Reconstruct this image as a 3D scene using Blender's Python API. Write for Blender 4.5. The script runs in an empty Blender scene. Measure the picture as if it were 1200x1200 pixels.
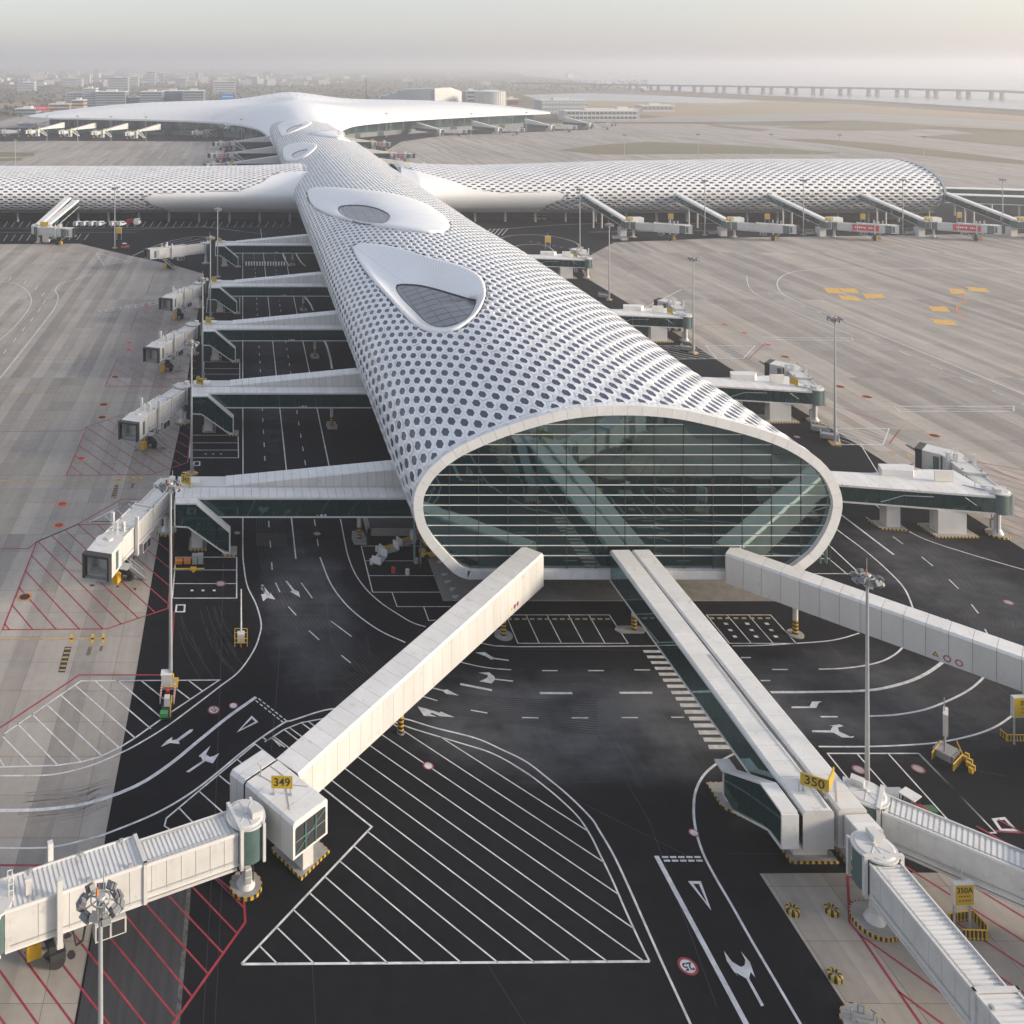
import bpy, math, random
import numpy as np
from mathutils import Vector, Matrix
random.seed(7)
S = bpy.context.scene
COL = S.collection
PI = math.pi
rad = math.radians

# ------------------------------------------------------------------ camera, world, sun, exposure
F_PX, XV, YV, CAM_H = 1100.0, 286.0, 76.0, 70.0      # focal length / vanishing point in photo pixels, flying height
cam_d = bpy.data.cameras.new('camera'); cam = bpy.data.objects.new('camera', cam_d); COL.objects.link(cam)
cam.location = (0, 0, CAM_H); cam.rotation_euler = (rad(90), 0, 0)
cam_d.sensor_width = 36; cam_d.lens = 36 * F_PX / 1200
cam_d.shift_x = (600 - XV) / 1200; cam_d.shift_y = -(600 - YV) / 1200
cam_d.clip_start = 1; cam_d.clip_end = 60000
S.camera = cam
SUN_EL, SUN_AZ = rad(16), rad(104)                    # azimuth measured clockwise from +Y
world = bpy.data.worlds.new('World'); S.world = world; world.use_nodes = True
wn = world.node_tree
sky = wn.nodes.new('ShaderNodeTexSky'); sky.sky_type = 'NISHITA'; sky.sun_disc = False
sky.sun_elevation = SUN_EL; sky.sun_rotation = SUN_AZ
sky.air_density = 1.0; sky.dust_density = 2.0; sky.ozone_density = 1.0; sky.altitude = 0
bg = wn.nodes['Background']; bg.inputs['Strength'].default_value = 0.15
hsv = wn.nodes.new('ShaderNodeHueSaturation'); hsv.inputs['Saturation'].default_value = .85; wn.links.new(sky.outputs[0], hsv.inputs['Color'])
veil = wn.nodes.new('ShaderNodeMix'); veil.data_type = 'RGBA'; veil.inputs[0].default_value = .54        # thick even haze over the clear sky
veil.inputs[7].default_value = (2.36, 2.36, 2.66, 1); wn.links.new(hsv.outputs[0], veil.inputs[6]); wn.links.new(veil.outputs[2], bg.inputs[0])
sun_d = bpy.data.lights.new('sun', 'SUN'); sun = bpy.data.objects.new('sun', sun_d); COL.objects.link(sun)
sun_d.energy = 2.9; sun_d.angle = rad(12); sun_d.color = (1.0, 0.85, 0.68)
sdir = Vector((math.sin(SUN_AZ) * math.cos(SUN_EL), math.cos(SUN_AZ) * math.cos(SUN_EL), math.sin(SUN_EL)))
sun.rotation_euler = sdir.to_track_quat('Z', 'Y').to_euler(); sun.location = (200, -50, 300)
S.view_settings.view_transform = 'Standard'; S.view_settings.look = 'None'
S.view_settings.exposure = 0.88; S.view_settings.gamma = 1.0
S.render.engine = 'CYCLES'
S.cycles.use_denoising = True
S.cycles.max_bounces = 6; S.cycles.volume_bounces = 1; S.cycles.transparent_max_bounces = 12
S.cycles.caustics_reflective = False; S.cycles.caustics_refractive = False
HAZE_DENSITY = 0.00028

# ------------------------------------------------------------------ helpers
def G(px, py, z=0.0):
    """a point of the place: the spot at height z that the photograph shows at (px, py)"""
    y = F_PX * (CAM_H - z) / (py - YV)
    return ((px - XV) * y / F_PX, y, z)
def G2(px, py, z=0.0): return G(px, py, z)[:2]
def atdepth(px, py, y): return ((px - XV) * y / F_PX, y, CAM_H - (py - YV) * y / F_PX)

MATS = {}
def mat(name, col, rough=0.6, metal=0.0, noise=0.0, nscale=1.0, col2=None, bump=0.0, bscale=20.0, spec=0.5, stretch=None, island=0.0, emit=0.0, stain=0.0):
    if name in MATS: return MATS[name]
    m = bpy.data.materials.new(name); m.use_nodes = True; nt = m.node_tree; N = nt.nodes; L = nt.links
    b = N['Principled BSDF']
    b.inputs['Roughness'].default_value = rough; b.inputs['Metallic'].default_value = metal
    b.inputs['Specular IOR Level'].default_value = spec
    c4 = (*col, 1); b.inputs['Base Color'].default_value = c4
    src = None
    if noise > 0 or col2:
        geo = N.new('ShaderNodeNewGeometry')
        mp = N.new('ShaderNodeMapping'); L.new(geo.outputs['Position'], mp.inputs[0])
        if stretch: mp.inputs['Scale'].default_value = stretch
        t = N.new('ShaderNodeTexNoise'); t.inputs['Scale'].default_value = nscale; t.inputs['Detail'].default_value = 5; t.inputs['Roughness'].default_value = .62
        L.new(mp.outputs[0], t.inputs['Vector'])
        r = N.new('ShaderNodeMapRange'); r.inputs[1].default_value = .3; r.inputs[2].default_value = .7
        L.new(t.outputs['Fac'], r.inputs[0])
        mx = N.new('ShaderNodeMix'); mx.data_type = 'RGBA'
        d = col2 if col2 else tuple(v * (1 - noise) for v in col)
        mx.inputs[6].default_value = c4; mx.inputs[7].default_value = (*d, 1)
        L.new(r.outputs[0], mx.inputs[0]); src = mx.outputs[2]
    if island > 0:
        g2 = N.new('ShaderNodeNewGeometry'); oi = N.new('ShaderNodeObjectInfo')
        ad = N.new('ShaderNodeMath'); ad.operation = 'ADD'; L.new(g2.outputs['Random Per Island'], ad.inputs[0]); L.new(oi.outputs['Random'], ad.inputs[1])
        fr = N.new('ShaderNodeMath'); fr.operation = 'FRACT'; L.new(ad.outputs[0], fr.inputs[0])
        r2 = N.new('ShaderNodeMapRange'); r2.inputs[3].default_value = 1 - island; r2.inputs[4].default_value = 1.0
        L.new(fr.outputs[0], r2.inputs[0])
        vm = N.new('ShaderNodeVectorMath'); vm.operation = 'SCALE'
        if src: L.new(src, vm.inputs[0])
        else: vm.inputs[0].default_value = col
        L.new(r2.outputs[0], vm.inputs[3]); src = vm.outputs[0]
    if stain > 0:                                            # dirt streaks and smudges of their own shape
        g3 = N.new('ShaderNodeNewGeometry'); t3 = N.new('ShaderNodeTexNoise'); t3.inputs['Scale'].default_value = .9; t3.inputs['Detail'].default_value = 9; t3.inputs['Roughness'].default_value = .7
        L.new(g3.outputs['Position'], t3.inputs['Vector']); r3 = N.new('ShaderNodeMapRange'); r3.inputs[1].default_value = .58; r3.inputs[2].default_value = .74; r3.inputs[3].default_value = 1.0; r3.inputs[4].default_value = 1 - stain
        L.new(t3.outputs['Fac'], r3.inputs[0]); v3 = N.new('ShaderNodeVectorMath'); v3.operation = 'SCALE'
        if src: L.new(src, v3.inputs[0])
        else: v3.inputs[0].default_value = col
        L.new(r3.outputs[0], v3.inputs[3]); src = v3.outputs[0]
    if src: L.new(src, b.inputs['Base Color'])
    if bump > 0:
        geo = N.new('ShaderNodeNewGeometry')
        t = N.new('ShaderNodeTexNoise'); t.inputs['Scale'].default_value = bscale; t.inputs['Detail'].default_value = 4
        L.new(geo.outputs['Position'], t.inputs['Vector'])
        bp = N.new('ShaderNodeBump'); bp.inputs['Strength'].default_value = bump; bp.inputs['Distance'].default_value = .05
        L.new(t.outputs['Fac'], bp.inputs['Height']); L.new(bp.outputs[0], b.inputs['Normal'])
    if emit > 0:
        b.inputs['Emission Color'].default_value = c4; b.inputs['Emission Strength'].default_value = emit
    MATS[name] = m
    return m

def link(o, parent=None):
    COL.objects.link(o)
    if parent is not None: o.parent = parent
    return o
def tag(o, label, cat, group=None, kind=None):
    if label: o['label'] = label
    if cat: o['category'] = cat
    if group: o['group'] = group
    if kind: o['kind'] = kind
    return o
def empty(name, label, cat, loc=(0, 0, 0), rz=0.0, group=None):
    o = bpy.data.objects.new(name, None); o.location = loc; o.rotation_euler = (0, 0, rz); o.empty_display_size = .5
    COL.objects.link(o); return tag(o, label, cat, group)
def children_of(): 
    d = {}
    for o in S.objects:
        if o.parent: d.setdefault(o.parent, []).append(o)
    return d
def copy_tree(o, kids, parent=None):
    c = o.copy(); COL.objects.link(c)
    if parent is not None: c.parent = parent
    for k in kids.get(o, []): copy_tree(k, kids, c)
    return c

class MB:
    """collects faces and links them as ONE mesh object"""
    def __init__(s): s.v = []; s.f = []; s.mi = []; s.sm = []
    def add(s, vs, fs, mi=0, smooth=False):
        k = len(s.v); s.v.extend([tuple(v) for v in vs])
        for f in fs: s.f.append([k + i for i in f]); s.mi.append(mi); s.sm.append(smooth)
    def quad(s, a, b, c, d, mi=0): s.add([a, b, c, d], [(0, 1, 2, 3)], mi)
    def poly(s, pts, mi=0): s.add(pts, [tuple(range(len(pts)))], mi)
    def box(s, c, size, rz=0.0, mi=0, M=None):
        x, y, z = size[0] / 2, size[1] / 2, size[2] / 2
        ca, sa = math.cos(rz), math.sin(rz)
        vs = []
        for dx, dy, dz in ((-x, -y, -z), (x, -y, -z), (x, y, -z), (-x, y, -z), (-x, -y, z), (x, -y, z), (x, y, z), (-x, y, z)):
            p = (c[0] + dx * ca - dy * sa, c[1] + dx * sa + dy * ca, c[2] + dz)
            vs.append(p if M is None else tuple(M @ Vector(p)))
        s.add(vs, [(0, 3, 2, 1), (4, 5, 6, 7), (0, 1, 5, 4), (1, 2, 6, 5), (2, 3, 7, 6), (3, 0, 4, 7)], mi)
        return s
    def bbox(s, x0, x1, y0, y1, z0, z1, mi=0): return s.box(((x0 + x1) / 2, (y0 + y1) / 2, (z0 + z1) / 2), (abs(x1 - x0), abs(y1 - y0), abs(z1 - z0)), 0, mi)
    def prism(s, pts, z0, z1, mi=0):
        """upright prism over a 2D outline"""
        a = sum(pts[i][0] * pts[(i + 1) % len(pts)][1] - pts[(i + 1) % len(pts)][0] * pts[i][1] for i in range(len(pts)))
        if a < 0: pts = pts[::-1]
        n = len(pts)
        vs = [(p[0], p[1], z0) for p in pts] + [(p[0], p[1], z1) for p in pts]
        s.add(vs, [tuple(range(n))[::-1], tuple(range(n, 2 * n))] + [(i, (i + 1) % n, n + (i + 1) % n, n + i) for i in range(n)], mi)
        return s
    def extr(s, pts, d, mi=0):
        """a planar 3D outline pushed along vector d"""
        n = len(pts); vs = [tuple(p) for p in pts] + [(p[0] + d[0], p[1] + d[1], p[2] + d[2]) for p in pts]
        s.add(vs, [tuple(range(n))[::-1], tuple(range(n, 2 * n))] + [(i, (i + 1) % n, n + (i + 1) % n, n + i) for i in range(n)], mi)
        return s
    def cyl(s, p0, p1, r0, r1=None, n=12, mi=0, cap=True, smooth=True):
        r1 = r0 if r1 is None else r1
        a = Vector(p0); b = Vector(p1); d = (b - a)
        if d.length < 1e-6: return s
        q = d.to_track_quat('Z', 'Y'); vs = []
        for c, r in ((a, r0), (b, r1)):
            for i in range(n):
                t = 2 * PI * i / n; vs.append(tuple(c + q @ Vector((r * math.cos(t), r * math.sin(t), 0))))
        s.add(vs, [(i, (i + 1) % n, n + (i + 1) % n, n + i) for i in range(n)], mi, smooth)
        if cap: s.add(vs, [tuple(range(n))[::-1], tuple(range(n, 2 * n))], mi)
        return s
    def tube(s, pts, r, n=6, mi=0):
        for a, b in zip(pts[:-1], pts[1:]): s.cyl(a, b, r, r, n, mi)
        return s
    def mesh(s, name, mats):
        me = bpy.data.meshes.new(name)
        me.from_pydata(s.v, [], s.f)
        if not isinstance(mats, (list, tuple)): mats = [mats]
        for m in mats: me.materials.append(m)
        me.polygons.foreach_set('material_index', s.mi); me.polygons.foreach_set('use_smooth', s.sm)
        me.update(); return me
    def build(s, name, mats, parent=None, kind=None, label=None):
        o = bpy.data.objects.new(name, s.mesh(name, mats)); link(o, parent)
        if kind: o['kind'] = kind
        if label: o['label'] = label
        return o

def np_mesh(name, verts, faces_flat, nverts, mats, mi=None):
    """fast mesh from numpy arrays; nverts = corners per face"""
    me = bpy.data.meshes.new(name)
    me.vertices.add(len(verts)); me.vertices.foreach_set('co', np.asarray(verts, dtype=np.float32).ravel())
    me.loops.add(len(faces_flat)); me.loops.foreach_set('vertex_index', np.asarray(faces_flat, dtype=np.int32))
    nverts = np.asarray(nverts, dtype=np.int32); starts = np.concatenate([[0], np.cumsum(nverts)[:-1]]).astype(np.int32)
    me.polygons.add(len(nverts)); me.polygons.foreach_set('loop_start', starts); me.polygons.foreach_set('loop_total', nverts)
    if not isinstance(mats, (list, tuple)): mats = [mats]
    for m in mats: me.materials.append(m)
    if mi is not None: me.polygons.foreach_set('material_index', np.asarray(mi, dtype=np.int32))
    me.update(calc_edges=True); me.validate(); return me

def text_mesh(txt, size, mt, name='lettering', parent=None, thick=0.01, offset=0.0):
    c = bpy.data.curves.new('lettering', 'FONT'); c.body = txt; c.size = size; c.align_x = 'CENTER'; c.align_y = 'CENTER'; c.extrude = thick; c.offset = offset
    o = bpy.data.objects.new('tmp_lettering', c)
    me = bpy.data.meshes.new_from_object(o); bpy.data.objects.remove(o)
    me.materials.clear(); me.materials.append(mt)
    t = bpy.data.objects.new(name, me); link(t, parent); return t

def spline(pts, per=6, closed=False):
    """Catmull-Rom through the points (any dimension)"""
    P = [np.array(p, float) for p in pts]; n = len(P); out = []
    rng = range(n if closed else n - 1)
    for i in rng:
        p0 = P[(i - 1) % n] if (closed or i > 0) else 2 * P[0] - P[1]
        p1 = P[i]; p2 = P[(i + 1) % n]
        p3 = P[(i + 2) % n] if (closed or i + 2 < n) else 2 * P[-1] - P[-2]
        for k in range(per):
            t = k / per
            out.append(.5 * ((2 * p1) + (-p0 + p2) * t + (2 * p0 - 5 * p1 + 4 * p2 - p3) * t * t + (-p0 + 3 * p1 - 3 * p2 + p3) * t ** 3))
    if not closed: out.append(P[-1])
    return out
def inside(x, y, poly):
    c = False; n = len(poly); j = n - 1
    for i in range(n):
        xi, yi = poly[i][0], poly[i][1]; xj, yj = poly[j][0], poly[j][1]
        if (yi > y) != (yj > y) and x < (xj - xi) * (y - yi) / (yj - yi) + xi: c = not c
        j = i
    return c
def inside_np(X, Y, poly):
    c = np.zeros(X.shape, bool); n = len(poly); j = n - 1
    for i in range(n):
        xi, yi = poly[i][0], poly[i][1]; xj, yj = poly[j][0], poly[j][1]
        if yi != yj:
            t = ((yi > Y) != (yj > Y)) & (X < (xj - xi) * (Y - yi) / (yj - yi) + xi)
            c ^= t
        j = i
    return c

# ------------------------------------------------------------------ materials
def concrete_mat(name, base, dark, cell=(5.0, 5.0), warm=None):
    """apron concrete: tone by paving strip and slab, long streaks along the paving direction, tyre grime"""
    if name in MATS: return MATS[name]
    m = bpy.data.materials.new(name); m.use_nodes = True; nt = m.node_tree; N = nt.nodes; L = nt.links
    b = N['Principled BSDF']; b.inputs['Roughness'].default_value = .85; b.inputs['Specular IOR Level'].default_value = .25
    geo = N.new('ShaderNodeNewGeometry')
    def snap(sx, sy):
        d = N.new('ShaderNodeVectorMath'); d.operation = 'DIVIDE'; d.inputs[1].default_value = (sx, sy, 1e6); L.new(geo.outputs['Position'], d.inputs[0])
        f = N.new('ShaderNodeVectorMath'); f.operation = 'FLOOR'; L.new(d.outputs[0], f.inputs[0])
        w = N.new('ShaderNodeTexWhiteNoise'); w.noise_dimensions = '2D'; L.new(f.outputs[0], w.inputs['Vector']); return w.outputs['Value']
    def noise(scale, sc=(1, 1, 1), detail=5):
        mp = N.new('ShaderNodeMapping'); mp.inputs['Scale'].default_value = sc; L.new(geo.outputs['Position'], mp.inputs[0])
        t = N.new('ShaderNodeTexNoise'); t.inputs['Scale'].default_value = scale; t.inputs['Detail'].default_value = detail; t.inputs['Roughness'].default_value = .6
        L.new(mp.outputs[0], t.inputs['Vector']); return t.outputs['Fac']
    def mul(a, k): 
        x = N.new('ShaderNodeMath'); x.operation = 'MULTIPLY'; L.new(a, x.inputs[0]); x.inputs[1].default_value = k; return x.outputs[0]
    def add(a, c):
        x = N.new('ShaderNodeMath'); x.operation = 'ADD'; L.new(a, x.inputs[0])
        if isinstance(c, float): x.inputs[1].default_value = c
        else: L.new(c, x.inputs[1])
        return x.outputs[0]
    strip = snap(cell[0] * .5, cell[1] * 14); slab = snap(*cell)
    st = noise(.22, (1, .06, 1)); big = noise(.018, (1, .5, 1)); fine = noise(.9); st2 = noise(.9, (1, .04, 1))
    t = add(add(mul(strip, .30), mul(slab, .12)), add(mul(st, .42), mul(big, .55)))
    t = add(t, add(mul(fine, .26), mul(st2, .26)))
    stn = N.new('ShaderNodeMapRange'); stn.inputs[1].default_value = .62; stn.inputs[2].default_value = .8; stn.inputs[3].default_value = 0; stn.inputs[4].default_value = -.3; L.new(noise(.11, (1, .35, 1), 8), stn.inputs[0]); t = add(t, stn.outputs[0])
    skid = N.new('ShaderNodeMapRange'); skid.inputs[1].default_value = .64; skid.inputs[2].default_value = .72; skid.inputs[3].default_value = 0; skid.inputs[4].default_value = -.22; L.new(noise(1.4, (1, .05, 1), 6), skid.inputs[0]); t = add(t, skid.outputs[0])
    mr = N.new('ShaderNodeMapRange'); mr.inputs[1].default_value = .74; mr.inputs[2].default_value = 1.38; L.new(t, mr.inputs[0])
    cr = N.new('ShaderNodeValToRGB'); L.new(mr.outputs[0], cr.inputs[0])
    cr.color_ramp.elements[0].color = (*dark, 1); cr.color_ramp.elements[1].color = (*base, 1)
    e = cr.color_ramp.elements.new(.55); e.color = (*[(.45 * a + .55 * c) for a, c in zip(dark, base)], 1)
    L.new(cr.outputs[0], b.inputs['Base Color'])
    MATS[name] = m; return m
def asphalt_mat():
    m = bpy.data.materials.new('asphalt'); m.use_nodes = True; nt = m.node_tree; N = nt.nodes; L = nt.links
    b = N['Principled BSDF']; b.inputs['Roughness'].default_value = .85; b.inputs['Specular IOR Level'].default_value = .1
    geo = N.new('ShaderNodeNewGeometry')
    def noise(scale, sc=(1, 1, 1), detail=5, rough=.6):
        mp = N.new('ShaderNodeMapping'); mp.inputs['Scale'].default_value = sc; L.new(geo.outputs['Position'], mp.inputs[0])
        t = N.new('ShaderNodeTexNoise'); t.inputs['Scale'].default_value = scale; t.inputs['Detail'].default_value = detail; t.inputs['Roughness'].default_value = rough
        L.new(mp.outputs[0], t.inputs['Vector']); return t.outputs['Fac']
    # dust worn on to the carriageway in front of the building and along the side roads (real grime with its own shape)
    def blob(cx, cy, rx, ry, k):
        s = N.new('ShaderNodeVectorMath'); s.operation = 'SUBTRACT'; s.inputs[1].default_value = (cx, cy, 0); L.new(geo.outputs['Position'], s.inputs[0])
        d = N.new('ShaderNodeVectorMath'); d.operation = 'DIVIDE'; d.inputs[1].default_value = (rx, ry, 1e6); L.new(s.outputs[0], d.inputs[0])
        l = N.new('ShaderNodeVectorMath'); l.operation = 'LENGTH'; L.new(d.outputs[0], l.inputs[0])
        r = N.new('ShaderNodeMapRange'); r.interpolation_type = 'SMOOTHSTEP'; r.inputs[1].default_value = .25; r.inputs[2].default_value = 1.0; r.inputs[3].default_value = k; r.inputs[4].default_value = 0
        L.new(l.outputs['Value'], r.inputs[0]); return r.outputs[0]
    def add(a, c):
        x = N.new('ShaderNodeMath'); x.operation = 'ADD'; L.new(a, x.inputs[0]); L.new(c, x.inputs[1]); return x.outputs[0]
    dust = add(add(blob(36, 100, 30, 12, 1.15), blob(8, 122, 9, 26, .9)), add(blob(68, 104, 28, 13, .8), blob(96, 128, 16, 26, .8)))
    dust = add(dust, add(blob(6, 210, 9, 80, .4), blob(-22, 62, 16, 30, .25)))
    n1 = noise(.16, (1, 1.6, 1)); 
    mu = N.new('ShaderNodeMath'); mu.operation = 'MULTIPLY'; L.new(dust, mu.inputs[0])
    r1 = N.new('ShaderNodeMapRange'); r1.inputs[1].default_value = .05; r1.inputs[2].default_value = .75; L.new(n1, r1.inputs[0]); L.new(r1.outputs[0], mu.inputs[1])
    n2 = noise(.5, detail=7); r2 = N.new('ShaderNodeMapRange'); r2.inputs[1].default_value = .35; r2.inputs[2].default_value = .8; r2.inputs[3].default_value = 0; r2.inputs[4].default_value = .2; L.new(n2, r2.inputs[0])
    n3 = noise(9, detail=2); r3 = N.new('ShaderNodeMapRange'); r3.inputs[3].default_value = -.06; r3.inputs[4].default_value = .1; L.new(n3, r3.inputs[0])
    n4 = noise(.05); r4 = N.new('ShaderNodeMapRange'); r4.inputs[1].default_value = .4; r4.inputs[2].default_value = .75; r4.inputs[3].default_value = 0; r4.inputs[4].default_value = .12; L.new(n4, r4.inputs[0])
    trk = N.new('ShaderNodeMapRange'); trk.inputs[1].default_value = .58; trk.inputs[2].default_value = .75; trk.inputs[3].default_value = 0; trk.inputs[4].default_value = .16; L.new(noise(1.1, (1, .05, 1), 6), trk.inputs[0])
    trk2 = N.new('ShaderNodeMapRange'); trk2.inputs[1].default_value = .6; trk2.inputs[2].default_value = .75; trk2.inputs[3].default_value = 0; trk2.inputs[4].default_value = .14; L.new(noise(1.0, (.05, 1, 1), 6), trk2.inputs[0])
    spk = N.new('ShaderNodeMapRange'); spk.inputs[1].default_value = .71; spk.inputs[2].default_value = .78; spk.inputs[3].default_value = 0; spk.inputs[4].default_value = .35; L.new(noise(1.7, detail=9, rough=.75), spk.inputs[0])
    t = add(add(add(mu.outputs[0], r2.outputs[0]), add(r3.outputs[0], r4.outputs[0])), add(add(trk.outputs[0], trk2.outputs[0]), spk.outputs[0]))
    cr = N.new('ShaderNodeValToRGB'); L.new(t, cr.inputs[0])
    cr.color_ramp.elements[0].color = (.0062, .0070, .0090, 1); cr.color_ramp.elements[1].color = (.098, .102, .110, 1)
    e = cr.color_ramp.elements.new(.3); e.color = (.0138, .0150, .0185, 1)
    L.new(cr.outputs[0], b.inputs['Base Color'])
    MATS['asphalt'] = m; return m
def glass_mat(name, tint, refl=.3, transp=.3, dark=(.008, .014, .014), rough=.03):
    """coated building glass: part mirror, part see-through, part dark tint"""
    m = bpy.data.materials.new(name); m.use_nodes = True; nt = m.node_tree; N = nt.nodes; L = nt.links
    for n in list(N): N.remove(n)
    out = N.new('ShaderNodeOutputMaterial')
    gl = N.new('ShaderNodeBsdfGlossy'); gl.inputs['Roughness'].default_value = rough; gl.inputs['Color'].default_value = (.58, .80, .80, 1)
    df = N.new('ShaderNodeBsdfDiffuse'); df.inputs['Color'].default_value = (*dark, 1)
    tr = N.new('ShaderNodeBsdfTransparent'); tr.inputs['Color'].default_value = (*tint, 1)
    m1 = N.new('ShaderNodeMixShader'); m1.inputs[0].default_value = transp; L.new(df.outputs[0], m1.inputs[1]); L.new(tr.outputs[0], m1.inputs[2])
    lw = N.new('ShaderNodeLayerWeight'); lw.inputs['Blend'].default_value = .35
    mr = N.new('ShaderNodeMapRange'); mr.inputs[3].default_value = refl; mr.inputs[4].default_value = .55; L.new(lw.outputs['Fresnel'], mr.inputs[0])
    m2 = N.new('ShaderNodeMixShader'); L.new(mr.outputs[0], m2.inputs[0]); L.new(m1.outputs[0], m2.inputs[1]); L.new(gl.outputs[0], m2.inputs[2])
    L.new(m2.outputs[0], out.inputs[0]); MATS[name] = m; return m

M_CONC_L = concrete_mat('apron_concrete', (.49, .445, .39), (.235, .217, .195))
M_JOINT = mat('apron_joint', (.12, .115, .11), .9)
M_ASPH = asphalt_mat()
M_PAVE = mat('paving_concrete', (.27, .26, .245), .85, noise=.3, nscale=.8, bump=.2)
M_PAD = mat('pad_concrete', (.36, .35, .33), .85, noise=.3, nscale=1.2)
M_WHITE = mat('white_paint', (.76, .77, .77), .6, col2=(.42, .42, .42), nscale=1.1)
M_RED = mat('red_paint', (.40, .035, .06), .6, noise=.5, nscale=1.2)
M_YEL = mat('yellow_paint', (.70, .42, .03), .6, noise=.35, nscale=2)
M_ORANGE = mat('orange_paint', (.75, .25, .03), .6, noise=.3, nscale=2)
M_BLACK = mat('black_paint', (.015, .015, .016), .6)
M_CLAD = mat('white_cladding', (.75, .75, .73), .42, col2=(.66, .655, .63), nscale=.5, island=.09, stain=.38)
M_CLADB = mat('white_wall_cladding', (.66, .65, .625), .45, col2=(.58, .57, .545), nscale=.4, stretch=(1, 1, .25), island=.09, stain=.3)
M_SKIN = mat('roof_panel_white', (.88, .89, .89), .35, noise=.06, nscale=.15, island=.10, stain=.15, spec=.5)
M_FASC = mat('fascia_white', (.80, .80, .79), .4, noise=.1, nscale=.7, island=.08, stain=.2)
M_SUB = mat('subskin_grey', (.42, .43, .44), .7)
M_STEEL = mat('galvanised_steel', (.42, .44, .45), .5, metal=.3, noise=.15, nscale=2)
M_DARK = mat('dark_gasket', (.03, .032, .035), .6)
M_GREY = mat('equipment_grey', (.33, .34, .35), .55, noise=.2, nscale=2)
M_LGREY = mat('bridge_white', (.64, .64, .625), .45, col2=(.55, .545, .525), nscale=.7, island=.05, stain=.35)
M_TEAL = mat('rotunda_teal', (.09, .15, .145), .5, noise=.25, nscale=1.0)
M_RUBBER = mat('rubber', (.02, .02, .02), .8)
M_YELM = mat('yellow_metal', (.72, .42, .02), .45, noise=.2, nscale=3)
M_SIGN = mat('sign_yellow', (.46, .31, .015), .45)
M_REDM = mat('red_metal', (.50, .04, .03), .4)
M_BANNER = mat('banner_red', (.62, .05, .06), .5)
M_GREENM = mat('green_metal', (.05, .28, .08), .5)
M_PANE = mat('roof_pane_glass', (.040, .052, .100), .12, spec=.3, noise=.3, nscale=.3)
M_GLASS = glass_mat('facade_glass', (.42, .56, .56), refl=.24, transp=.08, dark=(.003, .015, .017))
M_LINKG = glass_mat('link_glass', (.4, .6, .58), refl=.08, transp=.16, dark=(.010, .040, .040))
M_DOME = mat('skylight_glass', (.06, .065, .09), .12, spec=.9, noise=.3, nscale=.4)
M_GRASS = mat('dry_grass', (.20, .16, .09), .95, col2=(.13, .12, .06), nscale=.01)
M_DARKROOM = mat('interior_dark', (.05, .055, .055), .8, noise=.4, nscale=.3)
M_LAMPG = mat('floodlight_glass', (.55, .58, .62), .15, spec=.8)
# ------------------------------------------------------------------ the ground
Z_SLAB, Z_ASPH, Z_MARK = 0.0, 0.008, 0.014
def sheet(name, pts, z, m, kind='structure', parent=None):
    b = MB(); b.poly([(p[0], p[1], z) for p in pts]); 
    o = b.build(name, m, parent)
    if kind: o['kind'] = kind
    return o
def pxs(*pp): return [G2(*p) for p in pp]

# open land to the horizon with dull grass, far fields and bare soil
def land_mat():
    m = bpy.data.materials.new('open_land'); m.use_nodes = True; nt = m.node_tree; N = nt.nodes; L = nt.links
    b = N['Principled BSDF']; b.inputs['Roughness'].default_value = .95; b.inputs['Specular IOR Level'].default_value = .1
    geo = N.new('ShaderNodeNewGeometry')
    def noise(scale, sc, d=6):
        mp = N.new('ShaderNodeMapping'); mp.inputs['Scale'].default_value = sc; L.new(geo.outputs['Position'], mp.inputs[0])
        t = N.new('ShaderNodeTexNoise'); t.inputs['Scale'].default_value = scale; t.inputs['Detail'].default_value = d; L.new(mp.outputs[0], t.inputs['Vector']); return t.outputs['Fac']
    cr = N.new('ShaderNodeValToRGB'); L.new(noise(.006, (1, .5, 1)), cr.inputs[0])
    r = cr.color_ramp; r.elements[0].position = .3; r.elements[0].color = (.12, .105, .06, 1); r.elements[1].position = .7; r.elements[1].color = (.27, .22, .14, 1)
    e = r.elements.new(.5); e.color = (.22, .175, .10, 1); e = r.elements.new(.6); e.color = (.25, .23, .2, 1)
    mx = N.new('ShaderNodeMix'); mx.data_type = 'RGBA'; mx.blend_type = 'MULTIPLY'; mx.inputs[0].default_value = .5
    L.new(cr.outputs[0], mx.inputs[6]); L.new(noise(.08, (1, 1, 1)), mx.inputs[7]); L.new(mx.outputs[2], b.inputs['Base Color'])
    return m
M_LAND = land_mat()
ground = sheet('ground', [(-9000, -600), (9000, -600), (9000, 22000), (-9000, 22000)], -.14, M_LAND)
apron = sheet('apron', [(-900, -300), (520, -300), (520, 300), (640, 620), (760, 1010), (520, 1120), (-430, 1120), (-900, 700)], -.03, M_CONC_L)

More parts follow.
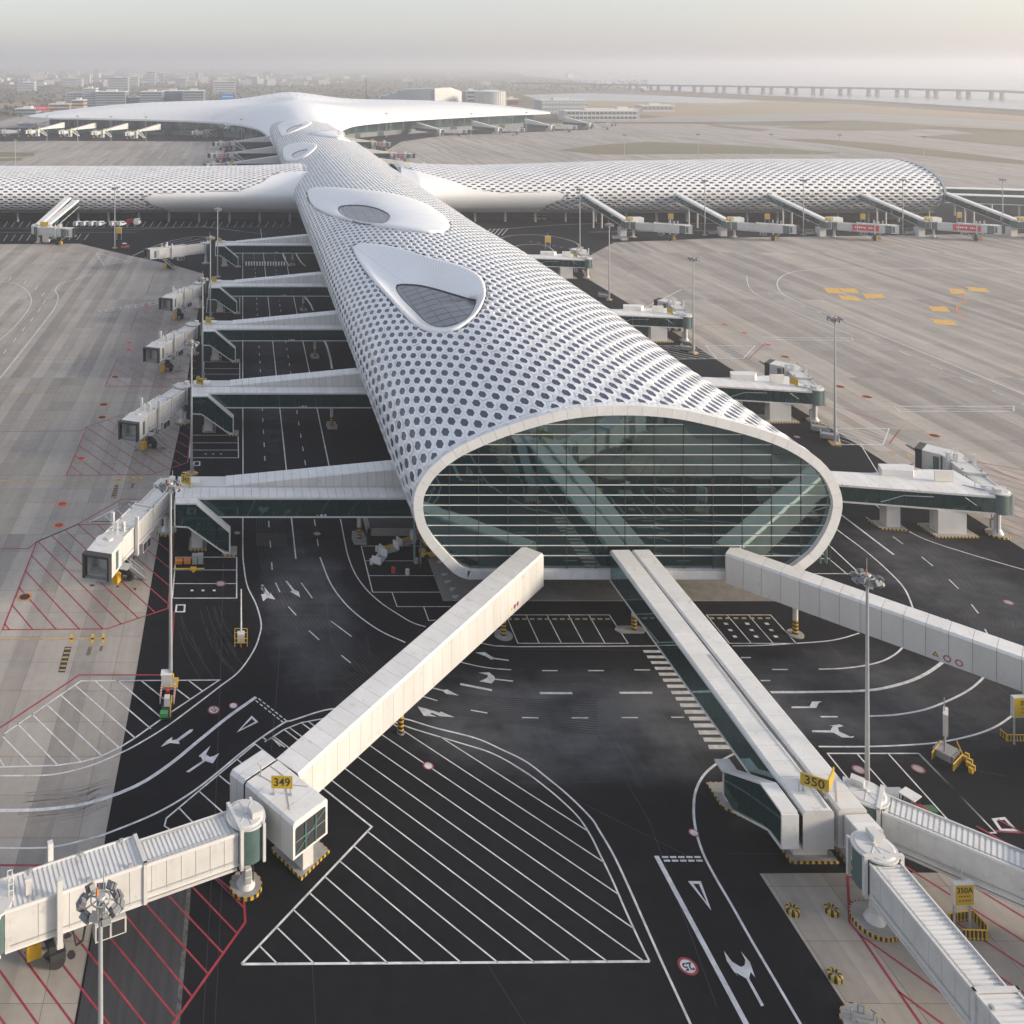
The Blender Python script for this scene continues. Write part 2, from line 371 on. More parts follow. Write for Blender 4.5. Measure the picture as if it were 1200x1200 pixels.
# grass islands and taxiways beyond the right pier, soil island beyond the left pier
for i, pp in enumerate([
    [(652, 176), (700, 170), (760, 166), (860, 170), (985, 179), (960, 181), (840, 180), (700, 181)],
    [(905, 163), (960, 163), (1030, 168), (1110, 177), (1200, 188), (1200, 193), (1140, 188), (1040, 178), (960, 168)],
    [(910, 150), (985, 142), (1060, 144), (1100, 149), (1060, 153), (980, 153)],
    [(1070, 160), (1130, 157), (1250, 158), (1250, 176), (1160, 169)],
    [(818, 144), (850, 147), (905, 152), (890, 154), (840, 149)],
    [(0, 178), (40, 179), (40, 183), (0, 184)], [(-20, 186), (26, 185), (25, 188), (-20, 190)]]):
    sheet('grass_verge', pxs(*pp), -.014, M_GRASS)
M_TAXI = mat('taxiway_concrete', (.33, .31, .28), .9, noise=.25, nscale=.02)
for pp in [[(660, 143), (800, 136), (1000, 132), (1300, 148), (1300, 156), (1000, 141), (820, 143)],
           [(690, 158), (900, 156), (1250, 184), (1250, 215), (900, 168), (660, 170)],
           [(0, 150), (0, 142), (60, 126), (150, 116), (170, 118), (60, 140), (30, 150)]]:
    sheet('taxiway', pxs(*pp), -.10, M_TAXI)
M_SOIL = mat('bare_soil', (.34, .22, .15), .95, noise=.3, nscale=.02)
for pp in [[(-20, 122), (42, 119), (42, 122), (10, 126), (-20, 128)], [(60, 111), (140, 109), (150, 112), (70, 115)]]:
    sheet('soil_field', pxs(*pp), -.10, M_SOIL)
M_DKGRASS = mat('far_grass', (.10, .09, .05), .95, noise=.3, nscale=.02)
M_TAN = mat('tan_grass', (.34, .26, .15), .95, noise=.25, nscale=.01)
sheet('grass_field', pxs((640, 112), (800, 113), (1000, 122), (1400, 150), (1400, 162), (1100, 148), (960, 136), (800, 139), (700, 128)), -.12, M_TAN)

# water: the bay on the right, a pond between
def water_mat():
    m = bpy.data.materials.new('bay_water'); m.use_nodes = True; b = m.node_tree.nodes['Principled BSDF']
    b.inputs['Base Color'].default_value = (.24, .25, .25, 1); b.inputs['Roughness'].default_value = .22; b.inputs['Specular IOR Level'].default_value = .5
    t = m.node_tree.nodes.new('ShaderNodeTexNoise'); t.inputs['Scale'].default_value = 90; t.inputs['Detail'].default_value = 3
    bp = m.node_tree.nodes.new('ShaderNodeBump'); bp.inputs['Strength'].default_value = .25; bp.inputs['Distance'].default_value = .3
    m.node_tree.links.new(t.outputs[0], bp.inputs['Height']); m.node_tree.links.new(bp.outputs[0], b.inputs['Normal']); return m
M_WATER = water_mat()
sheet('bay_water', pxs((760, 106), (800, 108.5), (1000, 118.5), (1200, 131), (1500, 150)) + [(8900, 1900), (8900, 21000), (5200, 21000)], -.11, M_WATER)
sheet('pond_water', pxs((612, 111), (690, 109), (800, 113), (900, 119), (840, 121), (700, 118), (640, 119)), -.10, M_WATER)
dike = MB()
top = pxs((760, 106), (800, 108.5), (1000, 118.5), (1200, 131), (1500, 150))
for a, b in zip(top[:-1], top[1:]):
    dx, dy = b[0] - a[0], b[1] - a[1]; l = math.hypot(dx, dy); nx, ny = dy / l, -dx / l
    prof = [(-6, -.1), (6, 2.0), (18, 2.0), (34, -.1)]
    for (u0, h0), (u1, h1) in zip(prof[:-1], prof[1:]):
        dike.quad((a[0] - nx * u0, a[1] - ny * u0, h0), (a[0] - nx * u1, a[1] - ny * u1, h1), (b[0] - nx * u1, b[1] - ny * u1, h1), (b[0] - nx * u0, b[1] - ny * u0, h0))
dike.build('sea_dike', mat('dike_stone', (.10, .09, .075), .9, noise=.3, nscale=.05), kind='structure')

# asphalt service road round the building
asph_left = [(60, 1330), (87, 1200), (108, 1087), (124.6, 973), (160, 787), (180, 667), (200, 550), (213, 490), (224, 413), (232.6, 361), (239, 321), (203, 310.5), (150, 299), (93, 285.5), (0, 286), (-260, 290)]
asph_top = [(-260, 246), (1500, 232)]
asph_right = [(1500, 268), (1200, 273.5), (860, 278.5), (720, 284), (692, 299), (680, 312), (686, 325), (744, 360), (853, 430), (1000, 518), (1200, 644), (1300, 707)]
asph_low = [(1800, 1023), (1140, 1022.5), (890, 1023.5), (993, 1183), (1060, 1290)]
road_poly = pxs(*asph_left, *asph_top, *asph_right, *asph_low)
road_poly = pxs((60, 1330), *asph_left[1:], *asph_top, *asph_right) + [G2(1800, 1023)] + pxs((1140, 1022.5), (890, 1023.5), (993, 1183), (1075, 1320))
road = sheet('service_road', road_poly, Z_ASPH, M_ASPH)
sheet('hall_road', pxs((-60, 167), (60, 165), (285, 166), (330, 190), (430, 190), (470, 166), (520, 159), (690, 152), (700, 147), (-60, 150)), -.004, M_ASPH)
sheet('link_road', [(-16, 462), (112, 462), (112, 815), (-16, 815)], -.004, M_ASPH)

# paving slabs of the apron: the nearest 300 are pieces of their own
CELL = 5.0
slabs = []
for ix in range(-26, 100):
    for iy in range(10, 84):
        x0, y0 = ix * CELL, iy * CELL; cx, cy = x0 + CELL / 2, y0 + CELL / 2
        if 408 < cy < 420 and -330 < cx < 330: continue
        px = XV + F_PX * cx / cy; py = YV + F_PX * CAM_H / cy
        if px < -420 or px > 1750 or py > 1500: continue
        if all(inside(x0 + a * CELL, y0 + b * CELL, road_poly) for a in (0, 1) for b in (0, 1)): continue
        slabs.append((math.hypot(cx - 15, cy) + (0 if -40 < px < 1240 and py < 1260 else 900), x0, y0))
slabs.sort()
sheet('apron_joint_bed', [(-135, 50), (500, 50), (500, 420), (-135, 420)], -.016, M_JOINT, parent=apron)
sb = MB(); g = .02
sb.add([(g, g, -.012), (CELL - g, g, -.012), (CELL - g, CELL - g, -.012), (g, CELL - g, -.012), (g, g, 0), (CELL - g, g, 0), (CELL - g, CELL - g, 0), (g, CELL - g, 0)],
       [(4, 5, 6, 7), (0, 1, 5, 4), (1, 2, 6, 5), (2, 3, 7, 6), (3, 0, 4, 7)])
slab_me = sb.mesh('concrete_slab', M_CONC_L)
for d, x0, y0 in slabs[:300]:
    o = bpy.data.objects.new('concrete_slab', slab_me); o.location = (x0, y0, random.uniform(-.002, .0015)); link(o, apron)
rest = slabs[300:]
V = np.array([[(x + g, y + g, 0), (x + CELL - g, y + g, 0), (x + CELL - g, y + CELL - g, 0), (x + g, y + CELL - g, 0)] for _, x, y in rest]).reshape(-1, 3)
o = bpy.data.objects.new('concrete_slabs', np_mesh('concrete_slabs', V, np.arange(len(V)), np.full(len(rest), 4), M_CONC_L)); link(o, apron); o['kind'] = 'stuff'

# ------------------------------------------------------------------ painted markings (all lie on the ground, traced there)
def ribbon(b, pts, w, z, closed=False):
    pts = [np.array(p[:2]) for p in pts]; n = len(pts); L_, R_ = [], []
    for i in range(n):
        a = pts[(i - 1) % n] if (i > 0 or closed) else pts[i]; c = pts[(i + 1) % n] if (i < n - 1 or closed) else pts[i]
        t1 = pts[i] - a; t2 = c - pts[i]
        l1, l2 = np.linalg.norm(t1), np.linalg.norm(t2)
        t1 = t1 / l1 if l1 > 0 else None; t2 = t2 / l2 if l2 > 0 else None
        if t1 is None: t1 = t2
        if t2 is None: t2 = t1
        t = t1 + t2; lt = np.linalg.norm(t); t = t / lt if lt > 1e-6 else t1
        nrm = np.array([-t[1], t[0]]); k = 1 / max(.45, abs(float(np.dot(nrm, [-t1[1], t1[0]]))))
        L_.append(pts[i] + nrm * w / 2 * k); R_.append(pts[i] - nrm * w / 2 * k)
    for i in range(n if closed else n - 1):
        j = (i + 1) % n
        b.quad((*R_[i], z), (*R_[j], z), (*L_[j], z), (*L_[i], z))
def mline(px, w=.17, m=None, name='lane_line', smooth=False, z=Z_MARK, parent=None, closed=False, world=False):
    pts = px if world else [G2(*p) for p in px]
    if smooth: pts = spline(pts, 7, closed)
    b = MB(); ribbon(b, pts, w, z, closed); return b.build(name, m or M_WHITE, parent or road)
def mpoly(px, m=None, name='marking', z=Z_MARK, parent=None):
    b = MB(); b.poly([G(*p)[:2] + (z,) for p in px]); return b.build(name, m or M_WHITE, parent or road)
def hatch(poly_px, through, direction_px, spacing, w, m=None, name='hatch_line', z=Z_MARK, parent=None, nmin=-60, nmax=60):
    poly = [G2(*p) for p in poly_px]; o0 = np.array(G2(*through)); d = np.array(G2(*direction_px[1])) - np.array(G2(*direction_px[0])); d /= np.linalg.norm(d)
    nr = np.array([-d[1], d[0]])
    for k in range(nmin, nmax):
        q = o0 + nr * spacing * k; ts = []
        for i in range(len(poly)):
            a, c = np.array(poly[i]), np.array(poly[(i + 1) % len(poly)])
            da, dc = np.dot(a - q, nr), np.dot(c - q, nr)
            if (da > 0) != (dc > 0):
                p = a + (c - a) * da / (da - dc); ts.append(float(np.dot(p - q, d)))
        ts.sort()
        for t0, t1 in zip(ts[::2], ts[1::2]):
            if t1 - t0 > .3: mline([tuple(q + d * t0), tuple(q + d * t1)], w, m, name, z=z, parent=parent, world=True)
def z5(*pp, o=(400, 720), k=3.0): return [(o[0] + p[0] / k, o[1] + p[1] / k) for p in pp]
def zz(o, k, *pp): return [(o[0] + p[0] / k, o[1] + p[1] / k) for p in pp]
KQ = 1200 / 340

# left carriageway edges and lanes
mline([(284.5, 290), (284.5, 440), (284.8, 560), (284.5, 640), (286, 665), (290, 687), (300, 708), (306, 730), (304, 745), (297, 763), (280, 787), (257, 805), (227, 828), (193, 853), (160, 873), (140, 883), (107, 897), (67, 907), (33, 909), (-40, 909)], .18, smooth=True)
mline([(305.5, 268), (341.7, 608), (346.7, 655)], .2)
mline([(334, 300), (355, 400), (385, 543), (388, 556)], .2)
mline([(366, 690), (371, 640), (375, 653), (386, 681), (400, 702), (418, 720), (445, 739), (475, 753)][2:], .2, smooth=True)
mline(zz((400, 600), 7.5, (-10, 60), (0, 100), (30, 260), (60, 390), (120, 540), (220, 680), (350, 800), (500, 900), (620, 970), (740, 1010)), .17, smooth=True)
def dashes(a, b, dash, gap, w=.15, off=0.0):
    A, B = np.array(G2(*a)), np.array(G2(*b)); d = B - A; l = np.linalg.norm(d); d /= l; t = off
    while t < l:
        mline([tuple(A + d * t), tuple(A + d * min(l, t + dash))], w, name='lane_dash', world=True); t += dash + gap
dashes((319, 668), (314.5, 606), 2.0, 4.0); dashes((310.5, 540), (300.5, 345), 2.0, 4.0); dashes((300, 330), (297, 292), 2.0, 4.0)
dashes((373, 640), (368, 606), 2.0, 4.0); dashes((358, 545), (327, 352), 2.0, 4.0); dashes((325, 332), (321, 295), 2.0, 4.0)
for a, b in [((323, 683), (328, 694)), ((338, 711), (347, 721)), ((353, 683), (366, 701)), ((388, 728), (412, 746)), ((362, 739), (374, 750)), ((400, 768), (411, 777))]:
    mline([a, b], .16, name='lane_dash')
for i in range(15):
    x = 287.5 + i * 3.2; mpoly([(x, 306.5), (x + 1.7, 306.5), (x + 1.8, 311.5), (x + .1, 311.5)], name='crosswalk_bar')
# parking boxes beside the left stairs
for box in ([(206, 653), (277.4, 653), (277.3, 701), (202, 701)], [(223.5, 510), (279, 510), (279.5, 536.5), (222, 536.5)], [(239, 424), (281, 424), (281, 446), (238, 446)], [(243, 349), (281, 349), (281, 366), (242, 366)]):
    mline(box, .16, closed=True, name='bay_line')
for y, x0 in ((668, 205), (684, 203.5)): mline([(x0, y), (277.4, y)], .13, name='bay_line')
for y in (519, 527.5): mline([(223, y), (279, y)], .13, name='bay_line')
for y in (432, 438.5): mline([(239, y), (281, y)], .13, name='bay_line')
for x in (225, 238, 251): mline([(x - 1.6, 692), (x + 1.6, 692)], .35, name='bay_mark')
for x in (241, 250, 259): mline([(x - 1.2, 532), (x + 1.2, 532)], .25, name='bay_mark')
mline([(207, 709), (216.5, 709), (216, 717), (206, 717)], .22, closed=True, name='bay_mark'); mline([(227.5, 541), (234, 541), (234, 545.5), (227, 545.5)], .2, closed=True, name='bay_mark')
# lots left of the glazed front
mline(zz((400, 600), 7.5, (175, 300), (760, 300)), .13, name='bay_line'); mline(zz((400, 600), 7.5, (175, 300), (275, 705), (1025, 705), (1055, 745)), .14, name='bay_line')
mline(zz((400, 600), 7.5, (955, 520), (1055, 745)), .13, name='bay_line')
for a, b in [((212, 430), (640, 430)), ((245, 560), (970, 560))]: mline(zz((400, 600), 7.5, a, b), .12, name='bay_line')
mline(zz((400, 600), 7.5, (445, 705), (490, 832), (960, 832)), .13, name='bay_line'); mline(zz((400, 600), 7.5, (725, 835), (768, 955), (830, 950)), .13, name='bay_line')
# front road
mline([(557, 752.5), (580, 757), (607, 758), (690, 757.5), (770, 757)], .17); mline([(858, 757), (890, 756.5), (933, 754), (967, 751.5), (987, 748), (1007, 742)], .17, smooth=True)
for s in ([(706, 198), (760, 198)], [(868, 198), (923, 198)], [(1030, 195.5), (1085, 195.5)], [(635, 363), (693, 364)], [(810, 364), (868, 364)], [(985, 363), (1043, 363)], [(1160, 362), (1205, 362)], [(285, 288), (338, 304)], [(455, 337), (513, 347)]):
    mline(z5(*s), .17, name='lane_dash')
for s in ([(698, 277), (812, 277)], [(978, 276), (1093, 275.5)], [(418, 245), (530, 267)]): mline(z5(*s), .34, name='lane_dash')
mline(z5((400, 163), (470, 180), (530, 190), (597, 195)), .17, smooth=True)
O6 = (800, 720)
for s in ([(205, 152), (240, 152)], [(315, 194), (370, 194)], [(275, 233), (308, 233)], [(485, 360), (545, 360)]): mline(zz(O6, 3, *s), .2, name='lane_dash')
mline(zz(O6, 3, (478, 193), (560, 190), (640, 180), (700, 165), (740, 145), (765, 125), (800, 85)), .2, smooth=True)
mline(zz(O6, 3, (310, 274), (450, 273), (640, 268), (740, 252), (830, 222), (905, 175), (960, 120)), .36, smooth=True)
mline(zz(O6, 3, (655, 358), (750, 353), (850, 335), (930, 305), (1000, 270), (1050, 230), (1100, 170)), .22, smooth=True)
mline(zz(O6, 3, (478, 465), (640, 465), (780, 460), (900, 450), (1020, 425), (1100, 395), (1160, 355), (1230, 300)), .2, smooth=True)
mline([(969, 883), (1077, 883)], .16, name='bay_line')
for s in ([(510, 490), (640, 650)], [(615, 492), (720, 612)], [(723, 490), (935, 725)], [(830, 490), (1058, 722)]): mline(zz(O6, 3, *s), .15, name='bay_line')
mline([(1077, 883), (1167, 976), (1160, 976)], .15, name='bay_line')
mline(zz((860, 860), KQ, (1075, 355), (1120, 350), (1165, 398), (1105, 398)), .28, closed=True, name='bay_mark')
# bays under the glazed front, either side
for pts in ([(593, 720.7), (714, 720.7), (736, 754), (607, 754)], [(828, 720.7), (903, 720.7), (933, 754), (855, 754)]): mline(pts, .13, closed=True, name='bay_line')
for a, b in [((616.5, 720.7), (632, 754)), ((641, 720.7), (658, 754)), ((666, 720.7), (684, 754)), ((690, 720.7), (709, 754)), ((852, 720.7), (880.5, 754)), ((877, 720.7), (906, 754))]: mline([a, b], .12, name='bay_line')
for bx in (849, 874, 897):
    for k in range(3): mline([(bx + k * 5.2 - .5 + 0, 731 + k * 7.5), (bx + k * 5.2 + 4, 731 + k * 7.5)], .42, name='bay_mark')
# zebra crossing
for i in range(16):
    t = i / 15; Yd = (1 - t) * (77000 / (763.5 - YV)) + t * (77000 / (875.5 - YV)); py = YV + 77000 / Yd
    xl = 754 + (py - 763) / (876 - 763) * 77; xr = 777 + (py - 763) / (876 - 763) * 82.5
    mpoly([(xl - 1, py - 1.5 - t), (xr - 1.5, py - 1.5 - t), (xr + .5, py + 1.5 + t), (xl + .5, py + 1.5 + t)], name='crosswalk_bar')
mline([(750, 727), (880, 904)], .14)
# big hatched island in the middle
outer = [(340, 845), (388, 831), (430, 834), (473, 842), (510, 853), (557, 865), (587, 878), (617, 893), (643, 913), (667, 933), (692, 958), (702, 973), (719, 1002), (736, 1038), (755, 1081), (775, 1126), (792, 1163), (810, 1202), (830, 1246)]
mline(outer, .2, smooth=True)
mline([(340, 845), (333, 847), (307, 864), (283, 882), (253, 907), (227, 927), (200, 944), (170, 959), (122, 978), (108, 982), (71, 991), (37, 994), (-50, 993)], .2, smooth=True)
inner = [(388, 841), (430, 841), (460, 846), (487, 855), (540, 871), (577, 883), (613, 903), (640, 923), (660, 940), (678, 958), (692, 979), (702, 999), (717, 1030), (733, 1067), (750, 1104), (761, 1126.5)]
mline(inner, .17, smooth=True)
mline([(761, 1126.8), (283, 1130)], .2); mline([(283, 1130), (435.6, 969), (378.4, 923.7), (352, 903)], .18)
isl = [(761, 1126.8), (283, 1130), (435.6, 969), (300, 862), (312.7, 868), (333, 855), (353, 847)] + inner
hatch(isl, (398.5, 1009.5), ((398.0, 1009.3), (538.5, 1127)), 2.13, .13, nmin=-40, nmax=40)
mline([(388, 840.5), (353, 847), (333, 855), (312.7, 868), (308, 864)], .15)
for a, b in [((353, 847), (368, 858)), ((333, 855), (350, 868)), ((318, 864), (334, 876))]: mline([a, b], .14, name='hatch_line')
# outlines round gate 349's node
mline([(195, 959), (233, 927), (299, 872), (322, 890)], .15, name='bay_line'); mline([(195, 959), (192.7, 968), (202, 974)], .14, name='bay_line')
for a, b in [((233, 927), (262, 953)), ((257, 909), (273, 922)), ((210, 947), (227, 965)), ((278, 890), (285, 896))]: mline([a, b], .14, name='bay_line')
mline(zz((0, 860), KQ, (1095, 33), (1125, 17), (1160, 52)), .14, name='bay_line')
# hatched island left
ilh = [(-8, 866), (5, 860), (95, 798), (257, 797), (200, 835), (158, 865), (142, 875), (117, 887), (95, 893), (67, 897), (0, 899), (-8, 899)]
mline(ilh[1:11], .18)
ZL = (0, 720)
for s in ([(-8, 500), (15, 535)], [(10, 430), (110, 532)], [(62, 385), (200, 527)], [(112, 350), (285, 518)], [(165, 318), (358, 497)], [(215, 285), (418, 468)], [(265, 250), (475, 435)], [(335, 235), (530, 402)], [(413, 232), (575, 370)], [(495, 232), (605, 320)], [(580, 232), (670, 300)], [(660, 230), (712, 270)]):
    mline(zz(ZL, 3, *s), .16, name='hatch_line')
# turning lane with give-way
mline([(300, 817), (267, 840.5), (233, 868), (200, 895), (167, 917), (133, 932), (100, 942), (67, 947), (33, 949.5), (-40, 950)], .38, smooth=True)
for i in range(7):
    for s in (-1, 1):
        x = 302 + i * 4.9; y = 819.5 + i * 3.9
        mpoly([(x + s * 1.6 - .2, y - s * 1.2), (x + s * 1.6 + 3.0, y + 2.5 - s * 1.2), (x + s * 1.6 + 2.0, y + 3.4 - s * 1.2), (x + s * 1.6 - 1.2, y + .9 - s * 1.2)], name='give_way_dash')
def outline_tri(a, b, c, w=.2): mline([a, b, c], w, closed=True, name='give_way_triangle')
outline_tri(*zz(ZL, 3, (838, 411), (885, 361), (903, 378)), w=.24)
mpoly(zz(ZL, 3, (680, 404), (675, 412), (628, 446), (632, 456), (598, 452), (566, 466), (585, 445), (606, 431), (604, 443), (620, 440), (668, 405)), name='direction_arrow')
mpoly(zz(ZL, 3, (654, 553), (712, 515), (708, 503), (698, 499), (740, 462), (724, 492), (738, 502), (752, 498), (771, 488), (748, 524), (722, 516), (664, 556)), name='direction_arrow')
# turning lane at the lower right
mline(zz((560, 860), KQ, (738, 505), (1110, 1200), (1140, 1256)), .42)
for r_, y in ((0, 510), (1, 525)):
    for i in range(5):
        x = 760 + r_ * 8 + i * 33.5; mpoly(zz((560, 860), KQ, (x, y - 4), (x + 26, y - 4), (x + 29, y + 4), (x + 3, y + 4)), name='give_way_dash')
outline_tri(*zz((560, 860), KQ, (880, 615), (918, 615), (958, 718)), w=.26)
mline([(863, 882), (843, 893), (826, 907), (816, 925), (813, 945), (815, 970.5), (823.5, 999), (837.7, 1027), (857.5, 1061), (880, 1101), (900, 1135), (938, 1200), (962, 1242)], .22, smooth=True)
mpoly(zz((560, 860), KQ, (1172, 1128), (1110, 1012), (1088, 1000), (1064, 985), (1080, 1006), (1058, 982), (1030, 940), (1018, 898), (1050, 942), (1088, 965), (1104, 958), (1106, 935), (1088, 900), (1125, 945), (1147, 1008), (1128, 985), (1122, 1012), (1184, 1124)), name='direction_arrow')
# arrows of the front road
mpoly(z5((590, 160), (588, 164), (535, 157), (528, 160), (508, 148), (470, 134), (505, 133), (524, 146), (538, 153)), name='direction_arrow')
mpoly(z5((605, 233), (602, 237), (540, 230), (528, 243), (485, 236), (512, 224), (516, 214), (482, 205), (520, 204), (538, 219), (540, 226)), name='direction_arrow')
mpoly(z5((312, 255), (360, 266), (372, 264), (414, 286), (370, 280), (356, 270), (312, 258)), name='direction_arrow')
mpoly(z5((268, 324), (300, 332), (345, 346), (350, 342), (398, 362), (345, 358), (318, 346), (312, 350), (335, 360), (290, 357), (282, 345)), name='direction_arrow')
mpoly(zz(O6, 3, (383, 324), (446, 324), (455, 307), (440, 307), (490, 306), (478, 312), (470, 329), (383, 330)), name='direction_arrow')
mpoly(zz(O6, 3, (455, 408), (520, 408), (528, 392), (512, 392), (552, 387), (566, 393), (545, 398), (550, 412), (590, 430), (604, 428), (598, 434), (560, 433), (530, 416), (455, 414)), name='direction_arrow')
mpoly([(306, 690), (313, 697), (316, 695.5), (308, 686)], name='direction_arrow')
mpoly(zz((0, 500), 3, (918, 556), (926, 556), (934, 585), (950, 590), (950, 583), (968, 608), (940, 602), (925, 614), (918, 590), (930, 588)), name='direction_arrow')
mpoly(zz((0, 500), 3, (1003, 543), (1010, 543), (1035, 574), (1050, 580), (1055, 600), (1020, 580), (1028, 577)), name='direction_arrow')
# right-hand road
O3 = (800, 500)
mline(zz(O3, 3, (660, 262), (690, 285), (760, 345), (850, 395), (1000, 445), (1200, 503), (1290, 525)), .2, smooth=True)
for s in ([(645, 318), (680, 343)], [(740, 387), (775, 413)], [(840, 458), (880, 490)], [(937, 538), (970, 570)], [(1015, 625), (1040, 657)], [(930, 677), (945, 700)], [(1063, 712), (1078, 742)]): mline(zz(O3, 3, *s), .16, name='lane_dash')
mline(zz(O3, 3, (500, 265), (555, 308), (742, 450)), .3)
mline(zz(O3, 3, (470, 300), (540, 360), (640, 435), (720, 505), (780, 570), (812, 645), (825, 690)), .2, smooth=True)
mline(zz(O3, 3, (440, 350), (510, 412), (620, 515)), .18); mline(zz(O3, 3, (440, 395), (485, 440), (580, 520)), .16)
for y in (464, 517): mline(zz(O3, 3, (440, y), (600 if y > 500 else 520, y)), .14, name='bay_line')
# loops of white road lines round the crossing (left and right) and bay ticks along the left pier
mline(zz((160, 240), 4.615, (-20, 275), (120, 215), (260, 180), (350, 172), (385, 195), (370, 225), (300, 250), (150, 300)), .3, smooth=True)
hatch(zz((160, 240), 4.615, (30, 245), (260, 185), (350, 178), (378, 200), (300, 245), (120, 300)), (200, 285), ((170, 296), (235, 281)), 3.2, .25)
mline(zz((160, 240), 4.615, (-60, 135), (60, 130), (350, 118), (560, 140)), .25); mline(zz((160, 240), 4.615, (350, 115), (450, 130), (700, 160)), .2)
for x in range(0, 350, 9): mline([(x, 259.5), (x - 4.5, 266)], .2, name='bay_line')
for x in range(0, 44, 9): mline([(x, 275), (x - 5, 282.5)], .2, name='bay_line')
for x in (86, 95, 104): mline([(x, 274), (x - 5, 281)], .2, name='bay_line')
mline([(-20, 267.5), (340, 266)], .2); mline([(-20, 272.5), (160, 272)], .2)
for pp in ([(565, 300), (575, 285), (600, 276), (640, 276), (672, 283), (680, 291)], [(590, 293), (612, 287), (640, 288), (655, 300)], [(560, 271), (620, 266), (700, 262), (860, 262)], [(690, 272), (860, 270), (1200, 266)]): mline(pp, .3, smooth=True)
for x in range(575, 600, 5): mline([(x, 268), (x - 7, 276)], .3, name='hatch_line')
for k in range(9): mline([(620 + k * 9, 283 + k * 1.6), (624 + k * 9, 283.5 + k * 1.6)], .3, name='lane_dash')
# kerbed reserve strips left of the concourse
for pp in ([(352, 343), (359, 350), (364, 357), (367, 364)], [(376, 396), (382, 403), (387, 420), (389, 432)], [(331, 293), (333, 302), (339, 312)], [(345, 294), (352, 306), (358, 312)]): mline(pp, .5, smooth=True, name='kerb_strip')

# ---- speed-limit and marker discs painted on the road
def disc(px, r, rim=M_RED, core=M_WHITE, txt=None, rot=0.0, parent=None, name='road_disc'):
    c = G2(*px); b = MB(); n = 28
    ring = lambda q, z: [(c[0] + q * math.cos(2 * PI * i / n), c[1] + q * math.sin(2 * PI * i / n), z) for i in range(n)]
    a, d = ring(r, Z_MARK + .004), ring(r * .74, Z_MARK + .004)
    b.add(a + d, [(i, (i + 1) % n, n + (i + 1) % n, n + i) for i in range(n)], 0); b.add(d, [tuple(range(n))], 1)
    o = b.build(name, [rim, core], parent or road)
    if txt:
        t = text_mesh(txt, r * 1.15, M_BLACK, parent=o, thick=.003, offset=.02); t.location = (c[0], c[1], Z_MARK + .008); t.rotation_euler = (0, 0, rot)
    return o
disc((806, 1132.5), .74, txt='25', rot=rad(188)); disc((250.5, 832), .66, txt='25', rot=rad(-48)); disc((273.5, 827), .5); disc((502, 897.5), .54); disc((813, 976), .46)
M_FADE = mat('faded_red_paint', (.32, .07, .09), .7, noise=.6, nscale=4); M_FADW = mat('faded_white_paint', (.40, .38, .38), .7, noise=.5, nscale=4)
for p, r in (((1006.5, 902), .6), ((1076, 901), .6), ((1182, 706), .6), ((934, 512), .6), ((371.5, 625.5), .6), ((278, 624.5), .5), ((258.5, 684), .7), ((1107, 626), .7)): disc(p, r, M_FADE, M_FADW)
# ---- red stand markings
def red(px, w=.2, **k): return mline(px, w, M_RED, 'stand_line', **k)
ap = apron
S347 = [(43, 635), (3, 738), (125, 737), (197, 713), (205, 613), (90, 615)]
red(S347, closed=True, parent=ap); red([(-20, 643), (33, 643), (43, 635), (90, 615), (143, 585), (180, 585)], parent=ap)
hatch(S347, (60, 650), ((55, 650), (138, 733)), 2.35, .17, M_RED, 'stand_line', parent=ap)
S346 = [(102, 500), (78, 557), (178, 556), (220, 542), (224, 500), (185, 472)]
red(S346, closed=True, parent=ap); hatch(S346, (110, 520), ((100, 515), (160, 556)), 2.6, .17, M_RED, 'stand_line', parent=ap); red([(-20, 506), (95, 505), (102, 500)], .16, parent=ap)
S345 = [(138, 418), (123, 453), (205, 453), (228, 440), (232, 405), (175, 400)]
red(S345[:4], parent=ap); hatch(S345, (150, 430), ((140, 424), (190, 452)), 3, .15, M_RED, 'stand_line', parent=ap); red([(20, 421), (138, 421)], .12, parent=ap)
S344 = [(162, 363), (152, 387), (225, 387), (235, 360), (200, 350)]
red(S344[:3], .2, parent=ap); hatch(S344, (180, 370), ((170, 366), (215, 386)), 3.2, .15, M_RED, 'stand_line', parent=ap)
red([(180, 322), (172, 345), (150, 356)], .18, parent=ap); red([(239, 321), (228, 333), (205, 350)], .18, parent=ap); red([(105, 290), (88, 297)], .18, parent=ap)
red([(-20, 862), (0, 853), (93, 791), (200, 791)], .2, parent=ap); red([(200, 791), (203, 735), (204, 717)], .15)
S349 = [(-80, 1014), (236, 1014), (286, 1055), (287.5, 1081), (262.5, 1116), (203, 1200), (160, 1262), (-200, 1262)]
red(S349[:7], .19, parent=ap)
for s in ([(835, 545), (1010, 720)], [(745, 580), (980, 825)], [(645, 615), (920, 905)], [(550, 645), (858, 990)], [(440, 655), (793, 1085)], [(330, 690), (725, 1170)], [(240, 745), (640, 1250)], [(130, 790), (490, 1250)], [(30, 835), (340, 1250)], [(-60, 895), (190, 1250)], [(-120, 1000), (40, 1230)]):
    red(zz((0, 860), KQ, *s), .15, parent=ap)
S350 = [(993, 1016), (995.5, 1081), (1007, 1095), (1079, 1200), (1140, 1290), (1400, 1290), (1400, 960), (1170, 960)]
red(S350[:5], .2, parent=ap); hatch(S350, (1007, 1095), ((1007, 1095), (1087, 1152)), 2.6, .19, M_RED, 'stand_line', parent=ap, nmin=-30, nmax=30)
red([(1030, 983), (1200, 1034)], .18); red([(1166, 974), (1230, 978)], .2)
